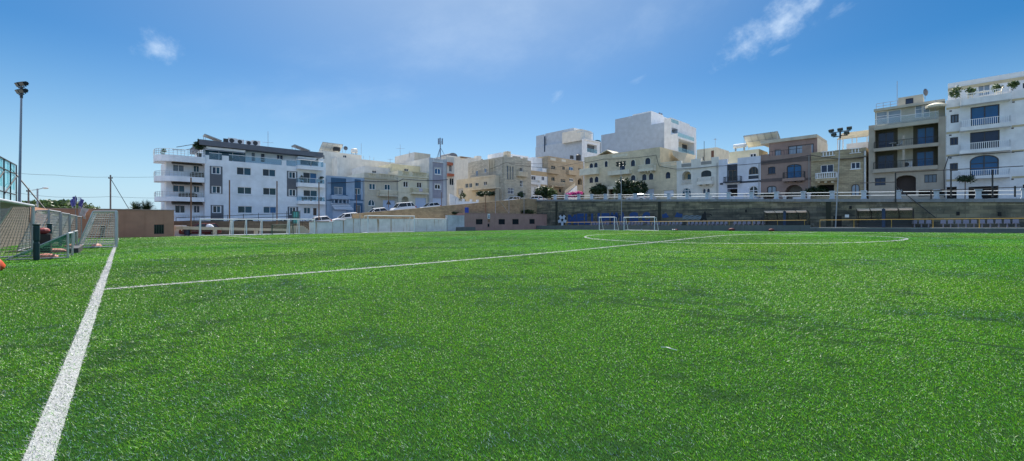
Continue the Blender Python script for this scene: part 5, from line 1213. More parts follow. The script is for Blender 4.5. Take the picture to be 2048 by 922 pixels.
h.slab('roof_slab', 70, 112, 640, 132, .3, .797, GBT); 
rb = h.body(h.p(265, 0, 3)[0], h.p(466, 0, 3)[0], h.p(365, 48, 3)[1], 4, GBT, d=3, zb=ph['zt']-.2, name='roof_room'); h.win(rb, 324, 66, 388, 110, n=0, pm=P_NAVY, fm=FRD)
g = M(); xa, xb = h.p(90, 0, 1)[0], h.p(262, 0, 1)[0]; zz = ph['zt']
for e_ in (.45, .85): g.tube((xa, 1, zz+e_), (xb, 1, zz+e_), .03, 5)
for i in range(4): x = xa+(xb-xa)*i/3; g.tube((x, 1, zz), (x, 1, zz+.85), .03, 5)
g.build('roof_rail', GALV, h.root); h.done(); GRB = h
antenna(GRB.at(258, 110, 2)+Vector((0, 0, -.5)), 3.6, 'tall whip antenna on the grey building roof', ())
dish(GRB.at(482, 75, 3.5), .3, 'small satellite dish on the grey building roof room', .5)
pa = empty('parasol', GRB.at(565, 222, -.1)+Vector((0, 0, -.2)), 0, 'folded-edge cream parasol on the grey building roof terrace', 'parasol'); q = M(); q.tube((0, 0, 0), (0, 0, 2.5), .03, 6); q.build('pole', GALV, pa); q = M(); q.lathe((0, 0, 1.75), [(.95, -.25), (1.0, 0), (.6, .22), (.08, .36)], 10); q.build('canopy', CRTR, pa)
def chair(loc, rz, label, mat):
    o = empty('garden_chair', loc, rz, label, 'chair', 'balcony chairs'); q = M(); q.box(-.24, .24, -.24, .24, .4, .45); q.build('seat', mat, o); q = M(); q.hexa([(-.24, .2, .45), (.24, .2, .45), (.24, .25, .45), (-.24, .25, .45), (-.22, .32, .95), (.22, .32, .95), (.22, .36, .95), (-.22, .36, .95)]); q.build('backrest', mat, o)
    for sx_ in (-.2, .2):
        for sy_ in (-.2, .2): q = M(); q.tube((sx_, sy_, 0), (sx_*.9, sy_*.9, .4), .025, 5); q.build('leg', mat, o)
def table(loc, label, mat, r=.4):
    o = empty('garden_table', loc, 0, label, 'table'); q = M(); q.lathe((0, 0, .68), [(r, 0), (r, .04)], 14); q.build('tabletop', mat, o); q = M(); q.tube((0, 0, 0), (0, 0, .68), .04, 6); q.build('leg', mat, o)
WPL = plain('white_plastic', (.72, .72, .72), .4)
B1 = lambda x: GRB.root.location + Vector((0, 0, L1[2])) + Matrix.Rotation(ANG_B, 3, 'Z') @ Vector((GRB.p(x, 0, .3)[0], .3, 0))
table(B1(222), 'white table on the upper balcony of the grey building', WPL); chair(B1(272), ANG_B-1.2, 'white chair on the upper balcony of the grey building', WPL)
acunit(GRB.root.location + Vector((0, 0, L2[2]+.05)) + Matrix.Rotation(ANG_B, 3, 'Z') @ Vector((GRB.p(338, 0, .4)[0], .4, 0)), ANG_B, 'air conditioner on the lower balcony of the grey building', 1.1)

# ---- 17 white block at the right edge
crop(1880, 130, 3.292)
CRB = plaster('cream_band', (.56, .47, .30), .2)
h = House('apartment_building', 'tall white building with cream bands and white slatted balconies at right edge', 'building', ('a', 76), U(38), U(820), zst(-16))
m = h.body(0, h.w, h.p(300, 196)[1], 12, WHITE); zt = m['zt']
for r, pm in (((201, 268, 392, 392), P_BLUE), ((198, 436, 393, 548), P_NAVY)): h.win(m, *r, n=1, pm=pm, fm=FRD, fw=.1)
h.win(m, 196, 592, 388, 726, n=1, rise=.7, tr=.6, pm=P_BLUE, fm=FRD, fw=.1)
for r in ((70, 326, 123, 380), (66, 476, 119, 527), (65, 646, 118, 697)): h.win(m, *r, n=1, pm=P_GREY if r[1] < 400 else P_NAVY, fm=FRD, fw=.12)
h.void(m, 44, 802, 110, 880, rec=.5); h.void(m, 188, 798, 386, 880, rec=1.2); h.win(m, 545, 786, 600, 850, n=0, pm=P_DARK, fm=FRD)
for r in ((640, 240, 760, 330), (640, 410, 760, 490), (640, 570, 760, 650)): h.win(m, *r, n=1, pm=P_NAVY, fm=FRD)
SL = 'slat'
for a in ((132, 470, 345, 392, 418), (128, 468, 503, 550, 572), (125, 465, 688, 728, 745)): h.balc(*a, 1.0, SL, WHITE, STEELW)
for x0, x1, y in ((42, 132, 276), (42, 128, 438), (42, 125, 588), (42, 125, 752), (474, 800, 202), (474, 800, 380), (474, 800, 548), (474, 800, 725)): h.slab('band', x0, y, x1, y+13, -.04, -.002, CRB)
for x, y in ((70, 303), (68, 462), (68, 612), (484, 244), (478, 416), (482, 573), (478, 752)): h.slab('vent', x-8, y-4, x+8, y+4, -.03, -.002, BLK)
h.balc(136, 470, 168, 205, 245, 1.0, SL, WHITE, STEELW)
ph = h.body(h.p(52, 0, 2.2)[0], h.w, h.p(300, 82, 2.2)[1], 9, WHITE, d=2.2, zb=zt-.2, name='penthouse_wall'); r = h.rect(52, 100, 600, 114, 2.2); q = M(); q.box(ph['x0'], ph['x1'], 2.1, 2.198, ph['zt']-1.0, ph['zt']-.65); q.build('band', CRB, h.root)
h.win(ph, 545, 115, 600, 150, n=0, pm=P_NAVY, fm=FRD); h.win(ph, 250, 125, 330, 215, n=1, pm=P_PALE); h.done(); WRB = h
for x, y, rad, lab, sd_ in ((104, 222, .85, 'wide bushy plant at left of the top terrace of the white building', 31), (203, 200, .7, 'second bushy plant on the top terrace rail of the white building', 33), (378, 178, .6, 'third bushy plant on the top terrace, above the balcony middle', 35), (478, 160, .6, 'plant at right end of the top terrace balcony of the white building', 37)):
    plant(WRB.at(x, 215, .3)*0+W(76.5, -WRB.s0-WRB.p(x, 0, .5)[0], WRB.zb+zt-.05), rad*.9, 320, .13, lab, LEAF, False, .35, seed=sd_)
def onb(x, d, z): return W(76+d, -WRB.s0-WRB.p(x, 0, d)[0], WRB.zb+z)
zb4 = WRB.rect(136, 205, 470, 245, -1.0)[3]
table(onb(285, -.4, zb4), 'pale table on the top balcony of the white building', CRTR, .5); chair(onb(200, -.45, zb4), ANG_B+1.4, 'pale chair left of the table on the white building balcony', CRTR); chair(onb(385, -.45, zb4), ANG_B-1.4, 'pale chair right of the table on the white building balcony', CRTR)
# ================================================================== pitch-side things
crop(0, 0, 1)
PINKW = plaster('dusty_pink', (.42, .25, .215), .3); TERRA = plaster('terracotta_wall', (.50, .255, .16), .3); COPE = plaster('wall_cap', (.40, .26, .20), .3)
h = House('changing_room', 'low terracotta changing-room block with flat roof and barred window, left of pitch', 'building', ('b', 48.95), 40, 348, -.6, 'pitch buildings')
m = h.body(0, h.w, h.p(300, 421)[1], 3.2, TERRA); h.win(m, 308, 449, 328, 468, n=3, pm=P_DARK, fm=FRD, fw=.05, rec=.15)
q = M(); q.box(-.05, h.w+.05, -.06, 3.25, m['zt'], m['zt']+.12); q.build('coping', COPE, h.root); h.void(m, 200, 452, 210, 480, rec=.4); h.done(); CHR = h
crop(880, 240, 3.84)
h = House('pink_hut', 'long low dusty-pink hut with four barred windows behind far corner', 'building', ('b', 49), U(190), U(828), -.6, 'pitch buildings')
m = h.body(0, h.w, h.p(510, 722)[1], 3, PINKW)
for r in ((276, 761, 327, 802), (450, 761, 499, 802), (556, 761, 605, 802), (687, 761, 728, 798)): h.win(m, *r, n=5, pm=P_DARK, fm=FRD, fw=.05, rec=.12)
q = M(); q.box(-.04, h.w+.04, -.05, 3.05, m['zt'], m['zt']+.1); q.build('coping', PINKW, h.root)
h.slab('sign', 366, 720, 384, 758, -.05, -.002, FRW)
r = h.rect(371, 728, 380, 752, -.05); q = M(); q.box(r[0], r[1], -.06, -.051, r[2], r[3]-.3); q.ball(((r[0]+r[1])/2, -.055, r[3]-.12), .14, 8, 6, (1, .1, 1)); q.build('sign_figure', MB, h.root)
h.slab('sign_plate', 367, 762, 384, 785, -.03, -.002, plain('brown_plate', (.25, .13, .08), .6)); h.slab('meter_box', 370, 796, 379, 820, -.15, -.002, P_DARK)
h.done(); PINKH = h
ztop = h.zb+m['zt']+.1
q = M(); q.lathe((0, 0, 0), [(.36, 0), (.38, .3), (.36, .6), (.38, .9), (.34, .95)], 14)
o = empty('barrel', W(PINKH.s0+PINKH.p(190, 0, .8)[0]+.45, 49.8, ztop), 0, 'bright blue plastic barrel on the left end of pink hut roof', 'barrel'); q.build('drum', plain('barrel_blue', (.01, .05, .32), .45), o); q = M(); q.lathe((0, 0, .95), [(.3, 0), (.3, .06), (.1, .07)], 12); q.build('lid', plain('barrel_blue', (0, 0, 0)), o)
def post(u, v0, v1, b, mat, label, r=.05, grp=None, nm='net_post', cat='post'):
    a, Y = on_b(u, b); p = W(a, b, zv(v0, Y)); q = M(); q.tube((0, 0, 0), (0, 0, zv(v1, Y)-p.z), r, 7); q.lathe((0, 0, zv(v1, Y)-p.z), [(r*1.2, 0), (r*.9, .05)], 7); return placed(q, nm, mat, p, 0, label, cat, grp)
for u, v1, mt, lab in ((971, 387, RUST, 'thin brown net post on the pink hut, leftmost of four'), (991, 393, GALV, 'pale net post on pink hut, left of the braced one'), (1018, 391, GALV, 'pale net post on pink hut with diagonal brace'), (1048, 388, GALV, 'pale net post at right end of the pink hut')): post(u, 427.5, v1, 50.5, mt, lab, .06, 'net posts')
a, Y = on_b(1018, 50.5); q = M(); q.tube((0, 0, 0), (-2.4, 0, 2.35), .05, 5); placed(q, 'brace_bar', GALV, W(a, 50.4, ztop), ANG_A, 'slanting steel brace on the pink hut roof', 'brace')
for u, v0, v1, lab in ((382, 466, 356, 'tall rusty net post by the left edge of the apartment block'), (459, 464, 361, 'tall rusty net post left of the apartment middle windows'), (554, 450, 363, 'tall rusty net post right of the apartment middle windows'), (638, 440, 365, 'tall rusty net post in front of apartment right-hand balconies')): post(u, v0, v1, 50.6, RUST, lab, .075, 'net posts')
post(713, 424, 380, 54, RUST, 'thin rusty post in front of the blue house', .05, 'net posts'); post(777, 415, 380, 54, RUST, 'thin rusty post in front of the cream house garage', .05, 'net posts'); post(883, 412, 385, 54, RUST, 'thin rusty post in front of the tall grey house', .05, 'net posts')
def tsign(u, v, lab):
    a, Y = on_b(u, 56); p = W(a, 56, zrd(a)); zt = zv(v, Y)-p.z
    o = empty('road_sign', p, ANG_A, lab, 'road sign'); q = M(); q.tube((0, 0, 0), (0, 0, zt+.3), .035, 6); q.build('pole', GALV, o); q = M(); q.extr([(-.45, zt-.35), (.45, zt-.35), (0, zt+.42)], -.07, -.04); q.build('sign_plate', POTD, o)
tsign(777, 405, 'dark triangular road sign seen from behind by the grey-beige house')

# concrete gallery behind the goals
BEI = plaster('beige_concrete', (.47, .41, .31), .5)
ga = on_b(350, 50.2)[0]; gb = on_b(584, 50.2)[0]
gl = empty('gallery_wall', W(ga, 50.2, -.45), ANG_A, 'beige concrete beam and posts with dark openings behind left goals', 'wall')
Lg = gb-ga; zA = zv(452.5, on_b(350, 50.2)[1])+.45; zB = zv(458, on_b(584, 50.2)[1])+.45
def zl(x): return zA+(zB-zA)*x/Lg
q = M(); q.hexa([(0, 0, zl(0)-.35), (Lg, 0, zl(Lg)-.3), (Lg, .4, zl(Lg)-.3), (0, .4, zl(0)-.35), (0, 0, zl(0)), (Lg, 0, zl(Lg)), (Lg, .4, zl(Lg)), (0, .4, zl(0))]); q.build('beam', BEI, gl)
for x0, x1 in ((on_b(426, 50.2)[0]-ga, on_b(434, 50.2)[0]-ga), (on_b(509, 50.2)[0]-ga, on_b(516, 50.2)[0]-ga), (on_b(577, 50.2)[0]-ga, Lg)): q = M(); q.box(x0, x1, .003, .38, 0, zl((x0+x1)/2)-.34); q.build('post', BEI, gl)
q = M(); q.box(-.5, Lg+6, 3.2, 3.6, -.5, 1.75); placed(q, 'rubble_wall', stone('dark_rubble', (.13, .105, .075), .6, .3, .03, .35, .4), W(ga, 50.2, -.45), ANG_A, 'dark rubble wall inside the beige concrete gallery', 'wall')
q = M(); q.box(0, 1.1, 0, .3, 0, 1.25); q.box(1.1, 2.8, 0, .3, 0, .65); placed(q, 'garden_wall', plaster('white_block_wall', (.6, .62, .66), .3), W(on_b(349, 51)[0], 51, -.45), ANG_A, 'low white stepped wall beside the changing-room block', 'wall')
# steps with railing, low yellow wall, gate
a0 = on_b(585, 49.4)[0]; a1 = on_b(622, 49.4)[0]; q = M()
q.box(0, (a1-a0)*.55, 0, .9, -.6, .95); 
for i in range(5): x = (a1-a0)*(.55+.09*i); q.box(x, x+(a1-a0)*.09, 0, .9, -.6, .95-.19*(i+1)+.19)
st = empty('steps', W(a0, 49.4, -.3), ANG_A, 'beige concrete steps with dark handrail left of stained wall', 'steps'); q.build('stair', BEI, st)
q = M(); xs_ = [(a1-a0)*.0, (a1-a0)*.55, (a1-a0)]; 
for dz in (.5, .95): q.path([(xs_[0], .05, .95+dz), (xs_[1], .05, .95+dz), (xs_[2], .05, .2+dz)], .03, 5)
for x, z in ((0, .95), (xs_[1]*.5, .95), (xs_[1], .95), (xs_[2], .2)): q.tube((x, .05, z), (x, .05, z+.95), .03, 5)
q.build('handrail', BLK, st)
a0, Y = on_b(584, 52.5); a1 = on_b(599, 52.5)[0]; zt = zv(422, Y)
g = empty('metal_gate', W(a0, 52.5, .9), ANG_A, 'dark green metal gate with turquoise glazing below apartment block', 'gate'); hh = zt-.9; ww = a1-a0
GRNM = plain('dark_green_metal', (.02, .045, .04), .5); q = M(); q.box(0, .12, 0, .12, -1, hh); q.box(ww-.12, ww, 0, .12, -1, hh); q.box(.12, ww-.12, 0, .12, hh-.1, hh); q.box(.12, ww-.12, 0, .12, hh*.45, hh*.45+.08)
for i in range(1, 4): x = ww*i/4; q.box(x-.03, x+.03, .02, .1, -1, hh-.1)
q.build('frame', GRNM, g); q = M(); q.box(.12, ww-.12, .05, .07, .1, hh-.11); q.build('glazing', plain('turquoise_glass', (.05, .30, .30), .15), g)

# guard rail of the road in front of the apartments
gr_ = empty('guard_rail', W(0, 54.6), ANG_A, 'two-bar dark guard rail along the lower road before the apartments', 'railing'); q = M(); x0, x1 = on_b(352, 54.6)[0], on_b(600, 54.6)[0]
for dz in (.55, 1.0): q.tube((x0, 0, .35+dz+.35), (x1, 0, zrd(x1)+dz), .035, 5)
q.build('rail', POTD, gr_); q = M()
for i in range(9): x = x0+(x1-x0)*i/8; q.tube((x, 0, .2), (x, 0, .7+(zrd(x1)-.35)*i/8+1.0-.0), .035, 5)
q.build('post', POTD, gr_)
q = M(); q.box(x0-2, x1+6, 0, .5, -1.2, .5); q.hexa([(x0-2, .01, .5), (x1+6, .01, .5), (x1+6, .49, .5), (x0-2, .49, .5), (x0-2, .01, .53), (x1+6, .01, .78), (x1+6, .49, .78), (x0-2, .49, .53)]); placed(q, 'road_wall', BROWN, W(0, 54.3), ANG_A, 'brown retaining wall under the lower road', 'wall')

# ---- goals
NETM = plain('net_cord', (.55, .54, .50), .8, 0, .1); NETG = plain('green_net', (.03, .20, .12), .7); GOALW = plain('goal_paint', (.80, .80, .80), .4, 0, .06); ALG = plain('goal_aluminium', (.55, .56, .57), .35, .5)
def netgrid(q, fn, nu, nv, r, skip=0):
    P = [[Vector(fn(i/nu, j/nv)) for j in range(nv+1)] for i in range(nu+1)]
    for i in range(nu+1):
        for j in range(nv+1):
            if i < nu: q.tube(P[i][j], P[i+1][j], r, 3, None, False)
            if j < nv: q.tube(P[i][j], P[i][j+1], r, 3, None, False)
def goal(p, rz, wd, ht, label, mat=GOALW, r=.05, dt=.8, db=1.6, net=True, cell=.3, nr=.005, nm='football_goal', grp='goals', netm=None, base=True):
    """mouth along local x from 0 to wd, net bag towards +y"""
    o = empty(nm, p, rz, label, 'goal', grp)
    for x in (0, wd): q = M(); q.tube((x, 0, 0), (x, 0, ht), r, 10); q.build('post', mat, o)
    q = M(); q.tube((-r, 0, ht), (wd+r, 0, ht), r, 10); q.build('crossbar', mat, o)
    if base:
        q = M(); rb = r*.6
        for x in (0, wd): q.path([(x, 0, ht), (x, dt, ht-.02), (x, db, .03)], rb, 6); q.tube((x, 0, .03), (x, db, .03), rb, 6)
        q.tube((0, db, .03), (wd, db, .03), rb, 6); q.build('back_frame', mat, o)
    if net:
        q = M()
        def bag(s, t):
            L1_, L2_ = dt, math.hypot(db-dt, ht); d = t*(L1_+L2_); sag = .12*math.sin(math.pi*s)*math.sin(math.pi*t)
            if d < L1_: return (s*wd, d, ht-.02-sag)
            k = (d-L1_)/L2_; return (s*wd, dt+(db-dt)*k+sag*.4, (ht-.02)*(1-k)+.03*k-sag)
        netgrid(q, bag, max(4, int(wd/cell)), max(4, int((dt+2.2)/cell)), nr)
        for x in (0.0, wd):
            def side(s, t, x=x): yb = dt+(db-dt)*(1-t); return (x, s*yb, .03+t*(ht-.05))
            netgrid(q, side, max(3, int(db/cell)), max(4, int(ht/cell)), nr)
        q.build('net', netm or NETM, o)
    return o
def aonb(u, b): return on_b(u, b)[0]
# the pitch's own far goal
g = goal(W(gc-3.66, 45.5, zg(gc, 45.5)), ANG_A, 7.32, 2.44, 'full-size white goal on the far goal line in front of stained wall', r=.065, dt=1.2, db=2.0, cell=.35, nr=.004)
# portable goals behind the goal line
for u0, u1, b, lab in ((401, 466, 47.4, 'portable white goal nearest the changing-room block'), (462.5, 524, 48.0, 'portable white goal second from the changing-room block'), (493, 578, 47.1, 'wide portable white goal, middle of the row behind goal line'), (524, 598, 48.3, 'portable white goal in front of the dark green gate'), (579, 629, 47.3, 'portable white goal beside the steps, end of the row')):
    a0, a1 = aonb(u0, b), aonb(u1, b); Y0_ = on_b((u0+u1)/2, b)[1]
    hh = zv(438.7, Y0_)-zg(a0, b); goal(W(a0, b, zg(a0, b)), ANG_A, a1-a0, hh, lab, r=.06, dt=.5, db=1.1, net=False)
a0, a1 = aonb(829, 47.6), aonb(892.5, 47.6); goal(W(a0, 47.6, zg(a0, 47.6)), ANG_A, a1-a0, 2.05, 'portable white goal leaning near right end of the stained wall', r=.06, dt=.4, db=1.1, cell=.4, nr=.004)
q = M(); a, Y = on_b(720, 46.6); q.tube((0, 0, 0), (0, 0, 2.7), .045, 6); placed(q, 'corner_pole', GALV, W(a, 46.6, zg(a, 46.6)), 0, 'thin pale pole beside the far goal, left of it', 'pole')
# small green goal behind the line
a0 = aonb(545, 48.2); goal(W(a0, 48.2, zg(a0, 48.2)), ANG_A, 2.4, 1.25, 'small dark green training goal among the white ones', mat=GRNM, r=.04, dt=.3, db=.8, cell=.2, nr=.006, netm=NETG)
# goals by the big wall
for u0, u1, a_, lab in ((1198.5, 1229, 61.8, 'small white goal left of the other by the mural wall'), (1248, 1309, 61.3, 'larger white goal with angled back by the mural wall')):
    b0, b1 = on_a(u0, a_)[0], on_a(u1, a_)[0]; Ym = on_a((u0+u1)/2, a_)[1]; hh = zv(434.5, Ym)-zg(a_, b0)
    goal(W(a_, b0, zg(a_, b0)), ANG_B, b0-b1, hh, lab, r=.06, dt=.5, db=1.3, net=False)
# goals along the near touchline (left)
goal(W(0.05, 21.3, zg(0, 21.3)), ANG_A+R(90), 4.6, 2.0, 'white portable goal standing on the near touchline, seen end-on', mat=ALG, r=.06, dt=.9, db=1.5, cell=.13, nr=.010)
go = goal(W(-2.1, 6.6, zg(-2, 7)), ANG_A+R(90), 6.0, 1.88, 'nearest netted goal at left edge beside the orange bag', mat=ALG, r=.05, dt=.5, db=1.3, cell=.10, nr=.0095, netm=plain('old_net', (.34, .31, .26), .8, 0, .2))
for i, (b0, L_) in enumerate(((19.4, 5.0), (25.0, 5.0), (30.6, 5.0), (36.2, 5.0))):
    goal(W(-2.3, b0, zg(-2, b0)), ANG_A+R(90), L_, 1.95, ('first netted goal in the line along the left wall', 'second netted goal in the line along the left wall', 'third netted goal in the line along the left wall', 'farthest netted goal in the line along the left wall')[i], mat=GALV, r=.045, dt=.4, db=1.0, cell=.16, nr=.007)
for i, (a_, b_, rz) in enumerate(((-1.15, 11.5, R(90)), (-1.5, 20.2, R(90)))):
    goal(W(a_, b_, zg(a_, b_)), ANG_A+rz, 1.9, .9, ('low folding training goal with green net beside the dark green pads', 'low folding training goal with green net near the end-on goal')[i], mat=ALG, r=.035, dt=.03, db=1.45, cell=.1, nr=.005, netm=NETG, grp='training goals')
q = M(); q.box(-.15, .15, -1.4, 1.4, 0, .22); placed(q, 'sandbag', POTD, W(-1.25, 17.0, zg(-1, 17)), ANG_A, 'long dark weight bag lying on the turf near end-on goal', 'bag')
# stone boundary wall, left
OLDST = stone('old_boundary', (.13, .11, .085), .5, .24, .02, .3, .55, (.07, .065, .055))
wallstrip('boundary_wall', 'b', 0, 0, 1, lambda a: 0, lambda a: 1, 1, OLDST, 'x') if False else None
q = M()
for i in range(16):
    b0, b1 = -6+3.4*i, -6+3.4*(i+1); 
    q.hexa([(-.5, b0, -1), (0, b0, -1), (0, b1, -1), (-.5, b1, -1), (-.5, b0, 2.45-.006*b0), (0, b0, 2.45-.006*b0), (0, b1, 2.45-.006*b1), (-.5, b1, 2.45-.006*b1)])
o = q.build('boundary_wall', [OLDST], loc=W(-4.6, 0), rz=ANG_A); tag(o, 'old brown stone boundary wall behind the netted goals at left', 'wall')
q = M(); q.box(0, 13.8, -.03, .02, 0, 2.75); placed(q, 'side_wall', TERRA, W(-4.57, 35, -.4), ANG_A+R(90), 'terracotta rendered stretch of wall behind the line of nets', 'wall')
# padded posts, red-black kit between them
PADM = plain('green_pad', (.012, .045, .05), .6)
for (u, v, zt, lab) in ((73, 521, 447, 'dark green padded post, left of the pair by the gate'), (99, 506, 446, 'dark green padded post, right of the pair by the gate')):
    X_ = (u-CU)/F
    for t in range(60):
        Yp = 12+.2*t; a_, b_ = ab(X_*Yp, Yp)
        if CAMZ-(v-CV)*Yp/F >= 0: pass
        if (v-CV)*Yp/F >= CAMZ-zg(a_, b_): break
    hh = (v-zt)*Yp/F; o = empty('padded_post', (X_*Yp, Yp, zg(a_, b_)), 0, lab, 'post', 'padded posts'); q = M(); q.lathe((0, 0, 0), [(.07, 0), (.08, .1), (.078, hh*.45), (.06, hh*.5), (.08, hh*.55), (.08, hh*.9), (.07, hh*.93)], 14); q.build('pad', PADM, o)
    q = M(); q.lathe((0, 0, hh*.93), [(.07, 0), (.1, .03), (.1, .06), (.05, .08)], 14); q.build('cap', PADM, o)
p = ((87-CU)/F*17.2, 17.2); a_, b_ = ab(*p); kt = empty('kit_trolley', (p[0], p[1], zg(a_, b_)), ANG_A, 'dark kit trolley with red bundle on top between the padded posts', 'trolley')
q = M(); q.box(-.22, .22, -.25, .25, .1, .85); q.build('body', plain('trolley_dark', (.03, .022, .02), .7, 0, .5, 3), kt)
for x in (-.18, .18):
    for y in (-.2, .2): q = M(); q.tube((x-.03, y, .06), (x+.03, y, .06), .06, 8); q.build('wheel', TYRE if 'TYRE' in globals() else BLK, kt)
q = M(); q.ball((0, 0, .98), .2, 10, 6, (1, 1.1, .7)); q.build('bundle', plain('bundle_red', (.22, .03, .03), .7, 0, .4), kt)
# bags
ORB = plain('orange_nylon', (.62, .075, .02), .5, 0, .25, 4); PINKB = plain('pink_sandbag', (.55, .22, .17), .7, 0, .3)
def sack(p, s, hgt, mat, label, rz=0, sd_=1, nm='kit_bag', tie=True):
    o = empty(nm, p, rz, label, 'bag'); rr = random.Random(sd_); q = M(); n_ = 16; k0 = len(q.v)
    prof = [(.75, 0), (1.0, .12), (1.02, .3), (.85, .55), (.55, .75), (.26, .88), (.2, .94), (.3, 1.0)] if tie else [(.8, 0), (1.0, .3), (.95, .6), (.6, .9), (.1, 1)]
    for rad, z in prof:
        for i in range(n_):
            t = 2*math.pi*i/n_; rj = rad*(1+rr.uniform(-.1, .1)); q.v.append((s[0]*rj*math.cos(t), s[1]*rj*math.sin(t), hgt*z*(1+rr.uniform(-.03, .03))))
    for a in range(len(prof)-1):
        for i in range(n_): j = (i+1) % n_; q.f.append((a*n_+i, a*n_+j, (a+1)*n_+j, (a+1)*n_+i)); q.mi.append(0)
    q.f.append(tuple(range((len(prof)-1)*n_, len(prof)*n_))); q.mi.append(0)
    q.build('bag_body', mat, o, smooth=True)
    if tie: q = M(); q.lathe((0, 0, hgt*.86), [(s[0]*.27, 0), (s[0]*.3, .03), (s[0]*.27, .06)], 10); q.build('drawstring', POTD, o)
a_, b_ = -2.2, 6.75; sack(W(a_, b_, zg(a_, b_)-.01), (.21, .18), .43, ORB, 'bright orange drawstring bag on the turf at left edge', .5, 3)
for i, (u, v, lab) in enumerate(((92, 519, 'flattened pink sandbag inside the near folding goal'), (110, 505, 'pink sandbag by the right padded post'), (147, 492, 'pink sandbag by the second folding goal'), (193, 492, 'long pink sandbag in the end-on goal'))):
    X_ = (u-CU)/F; Yp = 1.38*F/(v-CV); a_, b_ = ab(X_*Yp, Yp); sack((X_*Yp, Yp, zg(a_, b_)-.02), (.42, .2), .2, PINKB, lab, i*.7, 10+i, 'sandbag', False)
# balls and red kit by the far wall
BALL = plain('football_white', (.75, .75, .75), .4); BALLK = plain('football_black', (.02, .02, .02), .4)
def football(u, a_, label):
    b_ = on_a(u, a_)[0]; o = empty('football', W(a_, b_, zg(a_, b_)), u, label, 'ball', 'footballs'); q = M(); q.ball((0, 0, .12), .12, 14, 10); q.build('ball_shell', BALL, o, smooth=True); k = M()
    for d in [(0, -1, .3), (.9, -.3, .4), (-.9, -.3, .4), (0, .2, 1), (.6, .8, .2), (-.6, .8, .2), (.5, -.7, -.5), (-.5, -.7, -.5)]:
        d = Vector(d).normalized(); e_ = d.orthogonal().normalized(); g_ = d.cross(e_); k.poly([Vector((0, 0, .12))+d*.1215+(e_*math.cos(t*1.2566)+g_*math.sin(t*1.2566))*.04 for t in range(5)])
    k.build('patch', BALLK, o)
football(1283, 61.0, 'white football in front of the larger mural-wall goal'); football(1345.5, 61.5, 'white football, left of the close pair under the mural'); football(1349, 61.8, 'white football, right of the close pair under the mural')
REDK = plain('red_fabric', (.10, .012, .016), .7, 0, .3)
for u, lab, s in ((1353, 'dark red bag beside the pair of footballs', .25), (1463, 'red bundle against the low wall, left of the first dugout', .42), (1543, 'flat red bundle against the low wall under the first dugout', .36)):
    b_ = on_a(u, 63.1)[0]; sack(W(63.1, b_, zg(63, b_)), (s, .22), s*.95, REDK, lab, ANG_B, int(u), 'kit_bag', False)

for u, v, dx, lab in ((1338, 692, .055, 'thin curled white plastic strip lying on the turf, right of centre'),):
    Yp = 1.12*F/(v-CV); X_ = (u-CU)/F*Yp; a_, b_ = ab(X_, Yp); q = M(); q.path([(-dx, dx*.9, .012), (-dx*.3, dx*.35, .02), (dx*.2, -dx*.2, .018), (dx, -dx*.8, .012)], .003, 5); placed(q, 'litter', FRW, (X_, Yp, zg(a_, b_)+.008), 0, lab, 'litter')
# ---- floodlights
LAMPG = plain('lamp_glass', (.07, .08, .085), .5); LAMPD = plain('lamp_body', (.03, .036, .04), .9, 0, .1, 6, .1)
def floodlight(p, hgt, rz, label, rows, r0=.11, lean=(0, 0), s=1.0, pm=None):
    o = empty('floodlight', p, 0, label, 'floodlight', 'pitch floodlights'); top = Vector((lean[0], lean[1], hgt)); q = M()
    q.tube((0, 0, 0), top, r0, 10, r0*.62); q.lathe((0, 0, 0), [(r0*2, 0), (r0*2, .06)], 10); q.build('pole', pm or GALV, o)
    rot = Matrix.Rotation(rz, 3, 'Z')
    for z, n_, wd in rows:
        q = M(); q.tube(top+rot@Vector((-wd, 0, z)), top+rot@Vector((wd, 0, z)), .06, 6); q.build('cross_arm', BLK, o)
        for i in range(n_):
            x = (-wd+2*wd*i/(n_-1))*.86 if n_ > 1 else 0
            c = top+rot@Vector((x, -.05, z+.42*s)); tl = Matrix.Rotation(rz+(.25*(i-(n_-1)/2)), 3, 'Z')@Matrix.Rotation(R(28), 3, 'X')
            def bx(q, x0, x1, y0, y1, z0, z1): q.hexa([c+tl@Vector(v) for v in ((x0, y0, z0), (x1, y0, z0), (x1, y1, z0), (x0, y1, z0), (x0, y0, z1), (x1, y0, z1), (x1, y1, z1), (x0, y1, z1))])
            q = M(); bx(q, -.42*s, .42*s, -.1, .16, -.27*s, .27*s); bx(q, -.2*s, .2*s, .16, .32, -.15*s, .15*s); q.tube(c+tl@Vector((0, .1, -.27*s)), c+tl@Vector((0, .1, -.42*s)), .04, 5); lb = q.build('lamp', LAMPD, o)
            q = M(); bx(q, -.37*s, .37*s, -.11, -.101, -.22*s, .22*s); q.build('lamp_glass', LAMPG, lb)
    q = M(); q.tube(top-Vector((0, 0, .3)), top+Vector((0, 0, max(z for z, _, _ in rows))), .09, 8); q.build('mast_head', BLK, o)
b_, Y = on_a(1671, 66.4); floodlight(W(66.4, b_, .5), zv(272, Y)-.5, ANG_B-.15, 'slim floodlight pole with five square lamps between the dugouts', ((0, 2, .78), (.56, 3, 1.1)), .08, (.6, 0), .62)
b_, Y = on_a(1243.5, 66.3); floodlight(W(66.3, b_, .3), zv(332, Y)-.3, ANG_B, 'slim floodlight pole in front of the cream house and mural', ((0, 3, .85), (.48, 3, .85)), .075, (-.15, 0), .52)
a_, b_ = -5.9, 41.8; p = W(a_, b_, -.5); floodlight(p, zv(188, p.y)+.5, ANG_A+R(-60), 'tall thick floodlight pole at far left with stacked lamps', ((0, 2, .30), (.58, 2, .36)), .10, (.12, .1), .60, plain('pole_blue_grey', (.22, .24, .30), .5))
